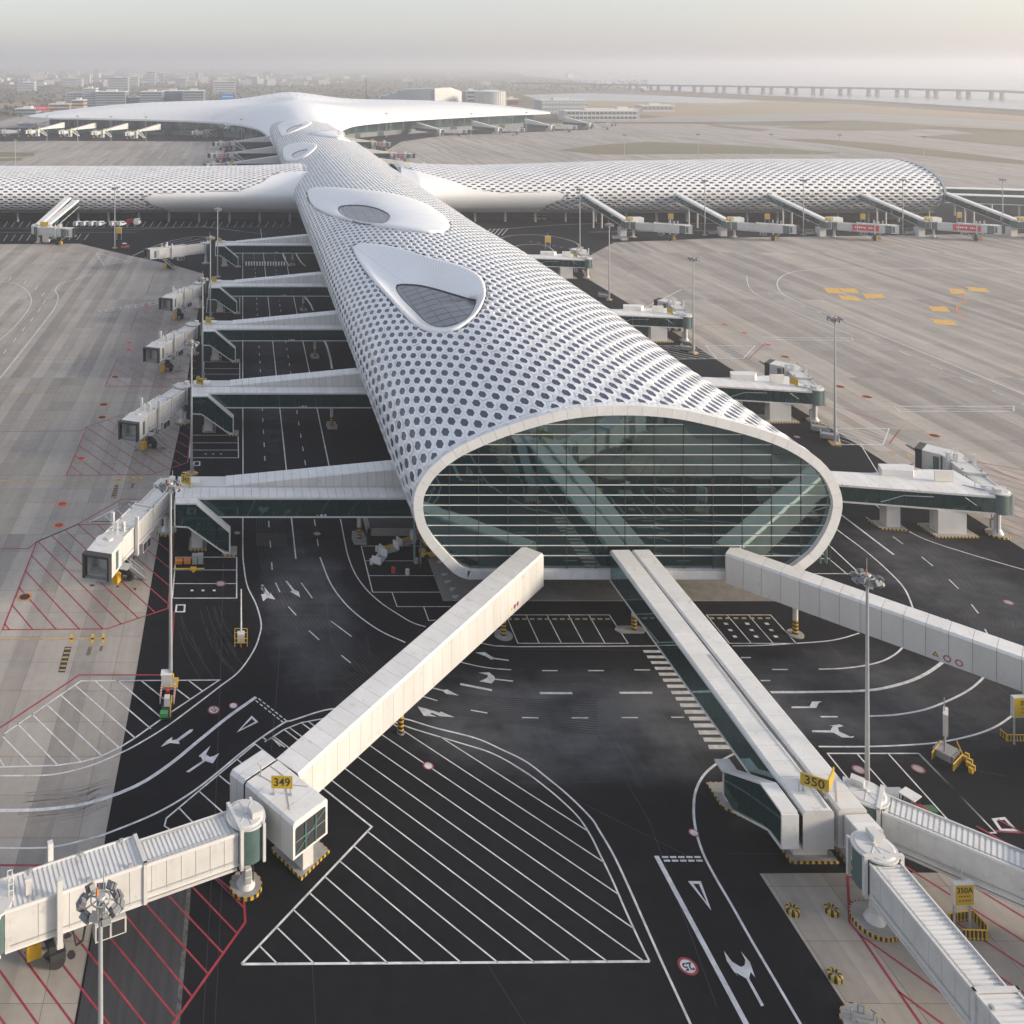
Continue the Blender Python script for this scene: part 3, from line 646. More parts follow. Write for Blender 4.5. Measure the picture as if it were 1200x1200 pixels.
for pp in ([(1055, 503), (1042, 520)], [(1070, 543), (1042, 556)], [(897, 402), (877, 421)], [(1045, 556), (1070, 544), (1105, 543), (1135, 540), (1200, 551)], [(1150, 545), (1200, 565)], [(745, 312), (731, 324), (700, 322)], [(800, 385), (830, 380), (860, 382)], [(960, 470), (1010, 486), (1050, 500)]): red(pp, .2, parent=ap)
hatch([(1145, 546), (1290, 560), (1290, 640), (1200, 640), (1150, 605)], (1170, 560), ((1150, 560), (1200, 575)), 2.4, .15, M_RED, 'stand_line', parent=ap)
# ---- white and yellow apron markings
def wap(px, w=.25, **k): return mline(px, w, M_WHITE, 'apron_line', parent=ap, **k)
wap(zz((0, 280), 3, (-60, 148), (0, 150), (60, 158), (100, 190), (110, 220), (95, 255), (50, 310), (0, 355), (-60, 410)), smooth=True)
wap(zz((0, 280), 3, (320, 125), (265, 142), (215, 157), (195, 180), (205, 205), (190, 245), (150, 300), (80, 390), (0, 490), (-60, 570)), smooth=True)
for x, y in ((18, 395), (52, 355), (83, 317), (112, 283), (138, 250), (155, 222), (152, 195), (128, 172), (88, 152), (35, 140)): wap(zz((0, 280), 3, (x - 5, y + 7), (x + 5, y - 7)), .22)
wap([(140, 588), (152, 588), (108, 611), (200, 611)][1:], .18)
tri = [(152, 588), (176, 587), (196, 611), (105, 611)]; wap(tri, .18, closed=True); hatch(tri, (140, 600), ((140, 590), (160, 608)), 2.4, .16, M_WHITE, 'apron_line', parent=ap)
for q in ([(115, 364), (190, 352), (192, 355), (118, 366)], [(113, 297), (117, 297), (150, 306), (122, 311)], [(146, 486), (180, 472), (186, 473), (152, 488)]):
    wap(q, .2, closed=True); hatch(q, q[0], (q[1], q[2]), 2.2, .18, M_WHITE, 'apron_line', parent=ap)
wap(zz((800, 280), 3, (1290, 580), (1200, 545), (600, 300), (380, 210), (335, 170), (340, 140), (380, 118), (470, 107), (620, 103), (1200, 104)), .3, smooth=True)
wap(zz((800, 280), 3, (225, 130), (232, 165), (260, 195), (330, 230), (600, 340)), .22, smooth=True)
for i in range(8): wap(zz((800, 280), 3, (655 + i * 108, 348 + i * 46), (695 + i * 108, 366 + i * 46)), .22)
for i in range(5): wap(zz((800, 280), 3, (300 + i * 57, 188 + i * 22), (318 + i * 57, 196 + i * 22)), .22)
for q in ([(1047, 476), (1188, 476), (1188, 482), (1055, 482)], [(893, 395), (998, 396), (1000, 399), (905, 398)], [(980, 502), (1042, 502), (1035, 521), (985, 521)], [(827, 405), (885, 405), (871, 420), (840, 420)]):
    wap(q, .22, closed=True); hatch(q, q[0], (q[0], q[2]), 1.6, .13, M_WHITE, 'apron_line', parent=ap)
wap([(755, 361), (799, 339)], .3); wap([(800, 339), (840, 345)], .15)
def yap(px, w=.25, m=None, **k): return mline(px, w, m or M_YEL, 'yellow_line', parent=ap, **k)
M_OLDY = mat('worn_yellow_paint', (.50, .36, .16), .7, noise=.4, nscale=1)
yap([(-20, 563.5), (166, 562.5)], .3, M_OLDY); yap([(-20, 749.5), (122, 748.5)], .28, M_OLDY); yap([(-20, 459), (200, 457)], .3, M_OLDY); yap([(-20, 391), (110, 389)], .2, M_OLDY)
for x, y in ((139, 563), (157, 562), (165, 562)): mpoly([(x - 1.5, y - 2.8), (x + 1.5, y - 2.8), (x + 1, y + 2.4), (x - 2, y + 2.4)], M_YEL, 'stop_bar', parent=ap)
for x, y in ((83.5, 749), (108.5, 749), (121, 748.5)): mpoly([(x - 1.2, y - 6), (x + 2, y - 6), (x + 1.2, y + 5), (x - 2.2, y + 5)], M_YEL, 'stop_bar', parent=ap)
M_TYRE = mat('tyre_black_patch', (.045, .042, .035), .85, noise=.5, nscale=3)
for q in ([(76, 758), (84, 758), (76, 788), (68, 788)], [(104, 758), (108, 758), (105, 768), (101, 768)], [(118, 757), (121, 757), (119, 763), (116, 763)], [(135, 568), (139, 568), (136, 583), (130, 583)], [(155, 566), (158, 566), (156, 572), (153, 572)]):
    mpoly(q, M_TYRE, 'stop_patch', parent=ap)
    n = 6
    for i in range(n):
        t = (i + .3) / n; t2 = t + .35 / n
        a = [q[0][k] * (1 - t) + q[3][k] * t for k in (0, 1)]; b_ = [q[1][k] * (1 - t) + q[2][k] * t for k in (0, 1)]
        c_ = [q[1][k] * (1 - t2) + q[2][k] * t2 for k in (0, 1)]; d_ = [q[0][k] * (1 - t2) + q[3][k] * t2 for k in (0, 1)]
        mpoly([(a[0] + .4, a[1]), (b_[0] - .4, b_[1]), (c_[0] - .4, c_[1]), (d_[0] + .4, d_[1])], M_OLDY, 'stop_stripe', z=Z_MARK + .004, parent=ap)
for p, r in (((73, 590.5), .9), ((69, 615.5), .85), ((29, 699.5), .95), ((95, 537), .8), ((121.5, 474), 1.1), ((119.5, 489), 1.0), ((135, 441.7), 1), ((151.5, 401.7), .9), ((151, 410), .9), ((171.5, 359), .9), ((984, 453), 1.1), ((1016, 465), 1.1), ((1095, 510.5), 1.1), ((920, 418), 1.1), ((900, 404), .8), ((872, 390), .8), ((849, 380), .8)): disc(p, r, M_ORANGE, M_RED if r < .95 else M_BLACK, parent=ap, name='stand_disc')
M_YPATCH = mat('yellow_patch', (.80, .46, .05), .6, col2=(.42, .26, .08), nscale=1.1)
OA = (800, 280)
for q in ([(495, 172), (545, 172), (562, 193), (510, 190)], [(548, 173), (610, 175), (620, 190), (565, 188)], [(545, 198), (615, 204), (630, 219), (560, 213)], [(632, 192), (700, 194), (715, 208), (645, 210)], [(935, 174), (985, 178), (1000, 194), (945, 193)], [(997, 168), (1065, 174), (1082, 188), (1010, 183)], [(863, 237), (925, 238), (942, 256), (880, 254)], [(870, 280), (950, 288), (968, 305), (890, 298)]):
    mpoly(zz(OA, 3, *q), M_YPATCH, 'yellow_panel', parent=ap)
yap(zz(OA, 3, (985, 192), (995, 215), (968, 235), (965, 255), (990, 280)), .35, M_ORANGE, smooth=True); yap(zz(OA, 3, (1170, 460), (1230, 462)), .4)
for p in ((1044, 532), (1064, 535), (1086, 540)): mpoly([(p[0] - 4, p[1] - 3), (p[0] + 1, p[1] - 3.4), (p[0] + 6, p[1] + 1), (p[0] + 1, p[1] + 1.5)], M_OLDY, 'stop_stripe', parent=ap)
mpoly([(1060, 521), (1064, 521), (1085, 533), (1080, 534)], M_TYRE, 'stop_patch', parent=ap); mpoly([(888, 423), (891, 423), (902, 430), (899, 430)], M_TYRE, 'stop_patch', parent=ap)
# hatched keep-clear zone on the asphalt beside the second right link
hatch(zz((720, 380), 6, (290, 155), (560, 155), (720, 240), (400, 245)), (800, 410), ((775, 409), (830, 420)), 1.7, .2, M_WHITE)
mline(zz((720, 380), 6, (390, 245), (720, 242)), .2); mline(zz((720, 380), 6, (290, 152), (560, 152)), .2); mline([(1008, 520), (1030, 556)], .15)

# sealed seams and patched trenches in the asphalt
M_SEAL = mat('crack_seal', (.006, .006, .007), .5); M_PATCH = mat('asphalt_patch', (.030, .030, .032), .85, noise=.3, nscale=2)
for pp in ([(262, 660), (258, 800), (252, 960), (238, 1200)], [(330, 730), (325, 800), (318, 880)], [(570, 1128), (640, 1240)], [(480, 760), (760, 762)], [(560, 880), (660, 930), (820, 1010)], [(850, 1000), (1000, 1002)], [(366, 1130), (372, 1240)], [(700, 860), (760, 960), (840, 1180)], [(262, 1000), (250, 1240)], [(1020, 690), (1200, 760)], [(880, 850), (1180, 910)]): mline(pp, .07, M_SEAL, 'sealed_seam', z=Z_ASPH + .003)
for q in ( [(640, 790), (700, 790), (706, 800), (644, 800)], [(880, 780), (930, 780), (940, 790), (888, 790)], [(300, 625), (335, 625), (337, 640), (300, 640)]): mpoly(q, M_PATCH, 'asphalt_patch', z=Z_ASPH + .002)
M_WORN = mat('worn_asphalt', (.040, .042, .048), .85, col2=(.020, .021, .025), nscale=.8, stretch=(2.5, .12, 1)); mpoly([(122, 990), (224, 990), (222, 1050), (208, 1200), (203, 1260), (78, 1260), (90, 1200), (110, 1087)], M_WORN, 'worn_strip', z=Z_ASPH + .002)
mline([(224, 985), (221, 1050), (208, 1200), (203, 1260)], .35, mat('dust_line', (.13, .13, .13), .9, col2=(.03, .03, .033), nscale=2.2), 'dust_line', z=Z_ASPH + .003)
cr_ = [(G2(55, 1088)[0] + 1.7 * math.cos(t), G2(55, 1088)[1] + 1.7 * math.sin(t)) for t in np.linspace(0, 2 * PI, 25)[:-1]]; mline(cr_, .12, M_RED, 'stand_line', closed=True, world=True, parent=apron)
M_TRK = mat('tyre_track', (.019, .020, .023), .8, noise=.6, nscale=3); M_TRKC = mat('tyre_track_concrete', (.17, .155, .14), .85, col2=(.30, .27, .24), nscale=1.5)
rt = random.Random(5)
for k in range(14):                                                  # curving tyre marks on the asphalt
    x, y = rt.uniform(210, 262), rt.uniform(705, 745); mline([(x, y), (x + 8, y + 25), (x + 26, y + 45 + k)], .10, M_TRK, 'tyre_mark', smooth=True, z=Z_ASPH + .003)
for k in range(0):
    o = k * 2.2; mline([(560 + o, 800), (640 + o, 812 + o), (720 + o, 850 + o * 2), (790 + o, 930 + o * 2)], .12, M_TRK, 'tyre_mark', smooth=True, z=Z_ASPH + .003)
for k in range(14): mline([(400 - k * 3, 735 + k), (470 - k * 3, 790 + k * 2), (560, 815 + k * 2), (700, 822 + k * 3)], .11, M_TRK, 'tyre_mark', smooth=True, z=Z_ASPH + .003)
for k in range(10): mline([(300 + k * 3, 600), (304 + k * 4, 650), (330 + k * 5, 720), (380 + k * 6, 790)], .11, M_TRK, 'tyre_mark', smooth=True, z=Z_ASPH + .003)
for k in range(12): mline([(1000 + k * 6, 600), (1060 + k * 7, 650), (1120 + k * 6, 720), (1150 + k * 4, 800)], .12, M_TRK, 'tyre_mark', smooth=True, z=Z_ASPH + .003)
for k in range(16):
    y = 922 + k * 2.2 + rt.uniform(-1, 1); mline([(rt.uniform(20, 60), y + 8), (90, y + 2), (rt.uniform(112, 128), y - 8)], .09, M_TRKC, 'tyre_mark', smooth=True, z=Z_MARK - .004, parent=ap)
for k in range(18):
    y = rt.uniform(320, 420); x = rt.uniform(960, 1160); mline([(x, y), (x + 40, y + 16), (x + rt.uniform(80, 140), y + 36)], .2, M_TRKC, 'tyre_mark', smooth=True, z=Z_MARK - .004, parent=ap)
M_OIL = mat('oil_spot', (.05, .047, .043), .6, noise=.4, nscale=2); M_OILA = mat('oil_spot_dark', (.004, .004, .004), .35)
for k in range(26):                                                  # oil drips and stains under the bridge wheels
    cx_, cy_, m_, pa_ = rt.choice([(135, 680, M_OIL, ap), (185, 520, M_OIL, ap), (205, 430, M_OIL, ap), (60, 1110, M_OIL, ap)])
    c = G2(cx_ + rt.gauss(0, 16), cy_ + rt.gauss(0, 9)); r0_ = rt.uniform(.12, .5); b = MB(); b.poly([(c[0] + r0_ * rt.uniform(.6, 1.2) * math.cos(2 * PI * i / 11), c[1] + r0_ * rt.uniform(.6, 1.2) * math.sin(2 * PI * i / 11), Z_MARK - .003) for i in range(11)]); b.build('oil_stain', m_, pa_)
# raised paving under the front of the building and small pier islands
pv = MB(); pv.bbox(26, 75, 122.5, 150, 0, .14); pv.build('forecourt_paving', M_PAVE, kind='structure')
# ------------------------------------------------------------------ the concourse: cross-section, skin, hexagonal roof panels
FY = 120.3; KF = F_PX / FY                                    # the glazed front stands at y = FY
OUT_PX = [(547, 677), (533, 671.5), (517, 656), (500, 637), (490, 620), (485, 603), (484, 588), (487, 573), (497, 555), (510, 541), (527, 528), (547, 517), (587, 500), (633, 485.7), (667, 478.5), (700, 475), (733, 474.3), (765, 475.5), (800, 479.5), (835, 487.0), (865, 494.5), (895, 503.5), (925, 515.5), (950, 530.5), (968, 546.5), (979, 564), (985, 584), (983, 605), (974, 628), (959, 650), (943, 664), (925, 677)]
SEC = np.array([((x - XV) / KF, CAM_H - (y - YV) / KF) for x, y in OUT_PX])
sec_s = np.array(spline(SEC, 10))
XC, ZB = 49.8, float(SEC[0][1])
d = np.hypot(*np.diff(sec_s, axis=0).T); ARC = np.concatenate([[0], np.cumsum(d)]); ULEN = float(ARC[-1])
iu = np.argmax(sec_s[:, 1]); i0 = int(np.argmin(sec_s[:, 0])); i1 = int(np.argmax(sec_s[:, 0]))
TOPX, TOPZ = sec_s[i0:i1 + 1, 0], sec_s[i0:i1 + 1, 1]
def bulge(v): return np.interp(v, [120, 158, 193, 248, 290, 420, 900], [1.0, 1.01, 1.075, 1.075, .985, .97, .965])
def surf_c(u, v):
    x = np.interp(u, ARC, sec_s[:, 0]); z = np.interp(u, ARC, sec_s[:, 1])
    x = np.where(x > XC, XC + (x - XC) * bulge(v), x)
    return np.stack([x, v, z], -1)
def roof_z(X, Y):
    x = XC + (X - XC) / float(bulge(Y)) if X > XC else X
    return float(np.interp(x, TOPX, TOPZ)) if TOPX[0] < x < TOPX[-1] else -50
def on_roof(px, py, off=0.0):
    def g(y): 
        p = atdepth(px, py, y); return p[2] - roof_z(p[0], y) - off
    y = 119.0; last = y
    while y < 950:
        if g(y) < 0: break
        last = y; y += 1.5
    lo, hi = last, y
    for _ in range(30):
        m = (lo + hi) / 2
        if g(m) < 0: hi = m
        else: lo = m
    return atdepth(px, py, lo)
ARM_Y = 437.0
def arm_surf(zs, flare):
    def f(u, v):                                               # v runs along X
        x = np.interp(u, ARC, sec_s[:, 0]) - XC; z = np.interp(u, ARC, sec_s[:, 1]) - ZB
        s = zs(v); w = flare(v)
        return np.stack([v, ARM_Y - x * w, ZB + .6 + z * s * (1 + (w - 1) * .6)], -1)
    return f
surf_r = arm_surf(lambda v: np.interp(v, [70, 110, 170, 240, 320], [.78, .80, .90, .945, .945]), lambda v: 1 + .16 * np.exp(-np.abs(v - 77) / 22))
surf_l = arm_surf(lambda v: np.interp(v, [-220, -60, 24], [.80, .79, .77]), lambda v: 1 + .16 * np.exp(-np.abs(v - 24) / 22))
LAT_A, LAT_B = 4.1, 1.42
def nrm(surf, u, v, flip):
    e = .3; a = surf(u + e, v) - surf(u - e, v); b = surf(u, v + e) - surf(u, v - e)
    n = np.cross(b, a) if flip else np.cross(a, b); return n / np.linalg.norm(n, axis=-1, keepdims=True)
def lattice(u0, u1, v0, v1):
    us, vs = [], []; nc = int((u1 - u0) / LAT_B)
    for c in range(nc):
        v = np.arange(v0 + (LAT_A / 2 if c % 2 else 0), v1, LAT_A); us.append(np.full(v.shape, u0 + (c + .5) * LAT_B)); vs.append(v)
    return np.concatenate(us), np.concatenate(vs)
e_, L_, w_ = .36 * LAT_B, 1.33, .49
A2, h_ = LAT_A / 2 - .022, LAT_B - .36 * LAT_B - .022
OUTER = [(A2, 0), (A2, e_), (0, h_), (-A2, e_), (-A2, 0), (-A2, -e_), (0, -h_), (A2, -e_)]            # (dv, du)
INNER = [(L_, 0), (L_ * .46, w_), (0, w_), (-L_ * .46, w_), (-L_, 0), (-L_ * .46, -w_), (0, -w_), (L_ * .46, -w_)]
RINGF = np.array([[i, (i + 1) % 8, 8 + (i + 1) % 8, 8 + i] for i in range(8)] + [[8 + i, 8 + (i + 1) % 8, 16 + (i + 1) % 8, 16 + i] for i in range(8)])
def ns(px): return px
def cells(surf, u, v, flip, clampv=None, lower=None, seed=1, win=1.0):
    """corner points of every honeycomb panel: 8 outer, 8 at the window edge, 8 at the recessed pane"""
    rng = np.random.RandomState(seed); n = nrm(surf, u, v, flip)
    tilt = .03 + rng.rand(len(u)) * .03; ta, tb_ = (rng.rand(len(u)) - .35) * .055, (rng.rand(len(u)) - .5) * .05
    P = np.empty((len(u), 24, 3))
    for k in range(8):
        dv, du = OUTER[k]; vv = v + dv
        if clampv is not None: vv = np.clip(vv, *clampv)
        P[:, k] = surf(np.clip(u + du, 0, ULEN), vv) + n * (ta * du / h_ + tb_ * dv / A2)[:, None]
        dv, du = INNER[k][0] * win, INNER[k][1] * (1 + (win - 1) * 2.2); vv = v + dv
        if clampv is not None: vv = np.clip(vv, *clampv)
        q = surf(np.clip(u + du, 0, ULEN), vv)
        hgt = .05 + tilt * dv / L_ + ta * du / h_ + tb_ * dv / A2
        P[:, 8 + k] = q + n * hgt[:, None]; P[:, 16 + k] = q * 1.0 + n * (hgt - .09)[:, None]
    if lower is not None:
        for poly, depth in lower:
            bx = [p[0] for p in poly]; by = [p[1] for p in poly]
            near = (P[:, 0, 0] > min(bx) - 4) & (P[:, 0, 0] < max(bx) + 4) & (P[:, 0, 1] > min(by) - 5) & (P[:, 0, 1] < max(by) + 5)
            idx = np.where(near)[0]; Q = P[idx]
            m = inside_np(Q[..., 0], Q[..., 1], poly); Q[..., 2] -= m * depth; P[idx] = Q
    return P
def flipf(f, flip): return f[:, ::-1] if flip else f
def cell_meshes(P, flip, parent, nsingle=0, order=None):
    n = len(P); idx = np.arange(n) if order is None else order
    single, rest = idx[:nsingle], idx[nsingle:]
    pf = np.arange(8)[::-1] if flip else np.arange(8)
    rf = flipf(RINGF, flip)
    for i in single:
        c = P[i].mean(0)
        for nm, vs, fs, m in (('roof_panel', P[i], rf, M_SKIN), ('window_pane', P[i][16:], [pf], M_PANE)):
            me = bpy.data.meshes.new(nm); me.from_pydata([tuple(p) for p in vs - c], [], [tuple(int(k) for k in f) for f in fs]); me.materials.append(m)
            o = bpy.data.objects.new(nm, me); o.location = c; link(o, parent)
    R = P[rest]; m = len(R)
    faces = (rf[None] + (np.arange(m) * 24)[:, None, None]).ravel()
    o = bpy.data.objects.new('roof_panels', np_mesh('roof_panels', R.reshape(-1, 3), faces, np.full(m * 16, 4), M_SKIN)); link(o, parent); o['kind'] = 'stuff'
    faces = (pf[None] + (np.arange(m) * 8)[:, None]).ravel()
    o = bpy.data.objects.new('window_panes', np_mesh('window_panes', R[:, 16:].reshape(-1, 3), faces, np.full(m, 8), M_PANE)); link(o, parent); o['kind'] = 'stuff'
def grid_skin(surf, u, v, flip, off, keep=None, smooth=True, m=None, name='under_skin', parent=None):
    U, W = np.meshgrid(u, v, indexing='ij'); P = surf(U.ravel(), W.ravel()) + nrm(surf, U.ravel(), W.ravel(), flip) * off
    nu, nv = len(u), len(v); f = []
    ii, jj = np.meshgrid(np.arange(nu - 1), np.arange(nv - 1), indexing='ij'); a = (ii * nv + jj).ravel()
    F = np.stack([a, a + 1, a + nv + 1, a + nv], -1)
    if flip: pass
    else: F = F[:, ::-1]
    if keep is not None: F = F[keep(P[F].mean(1))]
    me = np_mesh(name, P, F.ravel(), np.full(len(F), 4), m or M_SUB)
    if smooth: me.polygons.foreach_set('use_smooth', np.ones(len(me.polygons), bool))
    o = bpy.data.objects.new(name, me); return link(o, parent)
def pxof(P): return np.stack([XV + F_PX * P[..., 0] / P[..., 1], YV + F_PX * (CAM_H - P[..., 2]) / P[..., 1]], -1)

concourse = empty('airport_concourse', 'long white concourse tube with hexagonal roof panes and a glazed oval front', 'terminal building', (XC, FY, 0))
Pc = concourse.matrix_world
def child_fix(parent, since):
    """objects were built in world coordinates: keep them there under their moved parent"""
    M = Matrix.Translation(parent.location).inverted() if parent.rotation_euler.z == 0 else (Matrix.Translation(parent.location) @ Matrix.Rotation(parent.rotation_euler.z, 4, 'Z')).inverted()
    for o in S.objects:
        if o.parent == parent and o.name not in since: o.matrix_parent_inverse = M
# roof openings: (outer outline, inner glass outline, profile of height over the roof from rim to glass, depth of glass)
E1o = zz((400, 270), 6, (75, 110), (95, 170), (160, 270), (230, 360), (330, 470), (430, 580), (530, 670), (620, 705), (720, 715), (800, 700), (880, 655), (950, 590), (1000, 500), (1015, 420), (990, 340), (930, 290), (800, 235), (600, 185), (400, 125), (230, 95), (120, 92))
E1i = zz((400, 270), 6, (385, 395), (400, 380), (450, 378), (550, 385), (660, 410), (780, 445), (900, 480), (948, 492), (930, 550), (890, 610), (820, 655), (740, 678), (660, 675), (590, 640), (510, 560), (430, 480), (395, 430))
K3 = 1200 / 260
E2o = zz((340, 100), K3, (95, 590), (105, 560), (200, 555), (400, 570), (600, 600), (750, 655), (850, 730), (865, 765), (830, 795), (700, 795), (500, 765), (330, 735), (180, 685), (115, 640))
E2i = zz((340, 100), K3, (260, 665), (290, 650), (380, 648), (470, 665), (530, 695), (535, 720), (500, 748), (430, 752), (340, 735), (280, 700))
E3o = zz((340, 100), K3, (-40, 350), (-10, 325), (60, 312), (130, 318), (145, 335), (110, 370), (60, 400), (0, 412), (-35, 400))
E3i = zz((340, 100), K3, (10, 375), (40, 358), (80, 347), (95, 348), (70, 370), (25, 392))
E4o = zz((0, 60), 3, (975, 262), (1010, 248), (1060, 243), (1095, 250), (1085, 262), (1030, 285), (995, 300), (982, 285))
E4i = zz((0, 60), 3, (1008, 278), (1030, 265), (1065, 257), (1050, 268), (1015, 287))
OPEN = [(E1o, E1i, [(0, -.25), (.0, .10), (.05, .28), (.12, .25), (.2, -.05), (.45, -.9), (.75, -1.8), (1, -2.3)], -2.3, 'tear-shaped'),
        (E2o, E2i, [(0, -.3), (0, .35), (.06, .5), (.35, .7), (.7, .5), (.92, .3), (1, .1)], .1, 'oval'),
        (zz((375, 70), 1200 / 492, (-30, 212), (25, 203), (70, 205), (100, 222), (108, 238), (60, 228)), zz((375, 70), 1200 / 492, (40, 214), (48, 212), (56, 216), (50, 219)), [(0, -.4), (0, .5), (.3, 1.1), (.8, 1.3), (1, 1.3)], 1.4, 'plain'),
        (E3o, E3i, [(0, -.3), (0, .5), (.1, .8), (.5, .5), (1, -.4)], -.4, ''), (E4o, E4i, [(0, -.3), (0, .5), (.1, .8), (.5, .5), (1, -.4)], -.4, '')]
def polar(loop, c, n):
    P = np.array(spline(loop, 8, True)); a = np.arctan2(P[:, 1] - c[1], P[:, 0] - c[0]); o = np.argsort(a); a, P = a[o], P[o]
    t = np.linspace(-PI, PI, n, endpoint=False)
    return np.stack([np.interp(t, a, P[:, k], period=2 * PI) for k in (0, 1)], -1)
LOWER = []; NL = 84
before = set(o.name for o in S.objects)
for outl, inn, prof, dep, nm in OPEN:
    c = np.mean(inn, axis=0); po, pi_ = polar(outl, c, NL), polar(inn, c, NL)
    Wo = np.array([on_roof(*p) for p in po]); Wi = np.array([on_roof(p[0], p[1], dep) for p in pi_])
    LOWER.append(([tuple(p[:2]) for p in Wo], 3.2))
    b = MB(); rows = []
    for t, h in prof:
        row = []
        for k in range(NL):
            x, y = Wo[k][:2] * (1 - t) + Wi[k][:2] * t; row.append((x, y, roof_z(x, y) + h))
        rows.append(row)
    V_ = [p for r in rows for p in r]
    b.add(V_, [(i * NL + k, i * NL + (k + 1) % NL, (i + 1) * NL + (k + 1) % NL, (i + 1) * NL + k) for i in range(len(rows) - 1) for k in range(NL)], 0, True)
    fr = b.build('skylight_hood', M_SKIN, concourse)
    hs = MB()
    for k in range(0, NL, 1 if nm else 4):
        pts = [rows[j][k] for j in range(2, len(rows))]; nx_, ny_ = rows[2][(k + 1) % NL][0] - rows[2][k][0], rows[2][(k + 1) % NL][1] - rows[2][k][1]; l_ = math.hypot(nx_, ny_) or 1; nx_, ny_ = nx_ / l_ * .035, ny_ / l_ * .035
        for p_, q_ in zip(pts[:-1], pts[1:]): hs.quad((p_[0] - nx_, p_[1] - ny_, p_[2] + .03), (q_[0] - nx_, q_[1] - ny_, q_[2] + .03), (q_[0] + nx_, q_[1] + ny_, q_[2] + .03), (p_[0] + nx_, p_[1] + ny_, p_[2] + .03))
    so = hs.build('hood_seam', mat('seam_grey', (.45, .46, .47), .6), fr, kind='stuff')
    gz = MB(); cx, cy = Wi[:, 0].mean(), Wi[:, 1].mean(); ring = [(x, y, roof_z(x, y) + dep - .12) for x, y, _ in Wi]
    gz.add(ring + [(cx, cy, roof_z(cx, cy) + dep - .12)], [(k, (k + 1) % NL, NL) for k in range(NL)], 0)
    gz.build('skylight_glass' if nm != 'plain' else 'hood_cap', M_DOME if nm != 'plain' else M_SKIN, concourse)
    if nm == 'plain': continue
    rim = MB(); rim.tube([(x, y, roof_z(x, y) + dep - .04) for x, y, _ in Wi] + [(Wi[0][0], Wi[0][1], roof_z(Wi[0][0], Wi[0][1]) + dep - .04)], .14, 5); rim.build('skylight_rim', M_DARK, concourse)
    if nm:                                                     # glazing bars over the big roof lights
        gb = MB(); poly = [tuple(p[:2]) for p in Wi]; x0, x1 = Wi[:, 0].min(), Wi[:, 0].max(); y0, y1 = Wi[:, 1].min(), Wi[:, 1].max()
        def clipline(fx, a0, a1, st):
            pts = []; a = a0
            while a <= a1:
                x, y = fx(a); pts.append((x, y, roof_z(x, y) + dep - .06) if inside(x, y, poly) else None); a += st
            for p, q in zip(pts[:-1], pts[1:]):
                if p and q: gb.cyl(p, q, .03, .03, 4, cap=False)
        xx = x0 + 1.2
        while xx < x1: clipline(lambda a: (xx, a), y0, y1, 1.0); xx += 2.4
        yy = y0 + 1.2
        while yy < y1: clipline(lambda a: (a, yy), x0, x1, .8); yy += 3.6
        gb.build('glazing_bar', M_GREY, concourse, kind='stuff')
polys = [p for p, _ in LOWER]
def outside_open(C): 
    k = np.ones(len(C), bool)
    for p in polys: k &= ~(inside_np(C[:, 0], C[:, 1], p) & (C[:, 2] > 12))
    return k
u, v = lattice(2.5, ULEN - 2.5, FY - 1.0, 860)
C = surf_c(u, v); keep = outside_open(C)
u, v = u[keep], v[keep]; C = C[keep]
P = cells(surf_c, u, v, False, clampv=(FY + .25, 1e4), lower=LOWER)
px = pxof(C); cam_p = np.array([0, 0, CAM_H]); n_ = nrm(surf_c, u, v, False); facing = ((cam_p - C) * n_).sum(-1) / np.linalg.norm(cam_p - C, axis=-1)
size = facing / np.linalg.norm(cam_p - C, axis=-1)
size[(px[:, 0] < 0) | (px[:, 0] > 1200)] = -1
cell_meshes(P, False, concourse, 300, np.argsort(-size))
grid_skin(surf_c, np.linspace(0, ULEN, 70), np.arange(FY + .3, 862, 4.0), False, -.4, keep=outside_open, parent=concourse)
und = MB(); und.quad((SEC[0][0], FY + .3, ZB), (SEC[-1][0], FY + .3, ZB), (SEC[-1][0], 860, ZB), (SEC[0][0], 860, ZB)); und.build('underside', M_SUB, concourse)

# glazed front: fascia ring, panes, mullions, floors behind
ring_o = sec_s; ctr = np.array([XC, 15.0])
tang = np.gradient(ring_o, axis=0); tang /= np.linalg.norm(tang, axis=1)[:, None]; nin = np.stack([tang[:, 1], -tang[:, 0]], -1)
if np.dot(nin[len(nin) // 2], ctr - ring_o[len(nin) // 2]) < 0: nin = -nin
ring_i = ring_o + nin * 1.22
full_o = list(map(tuple, ring_o)); full_i = list(map(tuple, ring_i))
zb_i = ZB + 1.05
NSEG = 46; cutA = np.linspace(0, ULEN, NSEG + 1)
def at_u(ring, uu): return (float(np.interp(uu, ARC, ring[:, 0])), float(np.interp(uu, ARC, ring[:, 1])))
for i in range(NSEG):
    a, b_ = cutA[i] + .015, cutA[i + 1] - .015; mid = (a + b_) / 2
    oo = [at_u(ring_o, t) for t in (a, mid, b_)]; ii = [at_u(ring_i, t) for t in (b_, mid, a)]
    mb = MB(); mb.extr([(x, FY - .4, z) for x, z in oo + ii], (0, 1.35, 0)); mb.build('fascia_panel', M_FASC, concourse)
x0, x1 = SEC[0][0], SEC[-1][0]; nb = 22
for i in range(nb):
    a, b_ = x0 + (x1 - x0) * i / nb + .015, x0 + (x1 - x0) * (i + 1) / nb - .015
    mb = MB(); mb.bbox(a, b_, FY - .4, FY + .95, ZB - .02, zb_i); mb.build('fascia_panel', M_FASC, concourse)
gpoly = [p for p in full_i if p[1] > zb_i]
gx = [p[0] for p in gpoly]
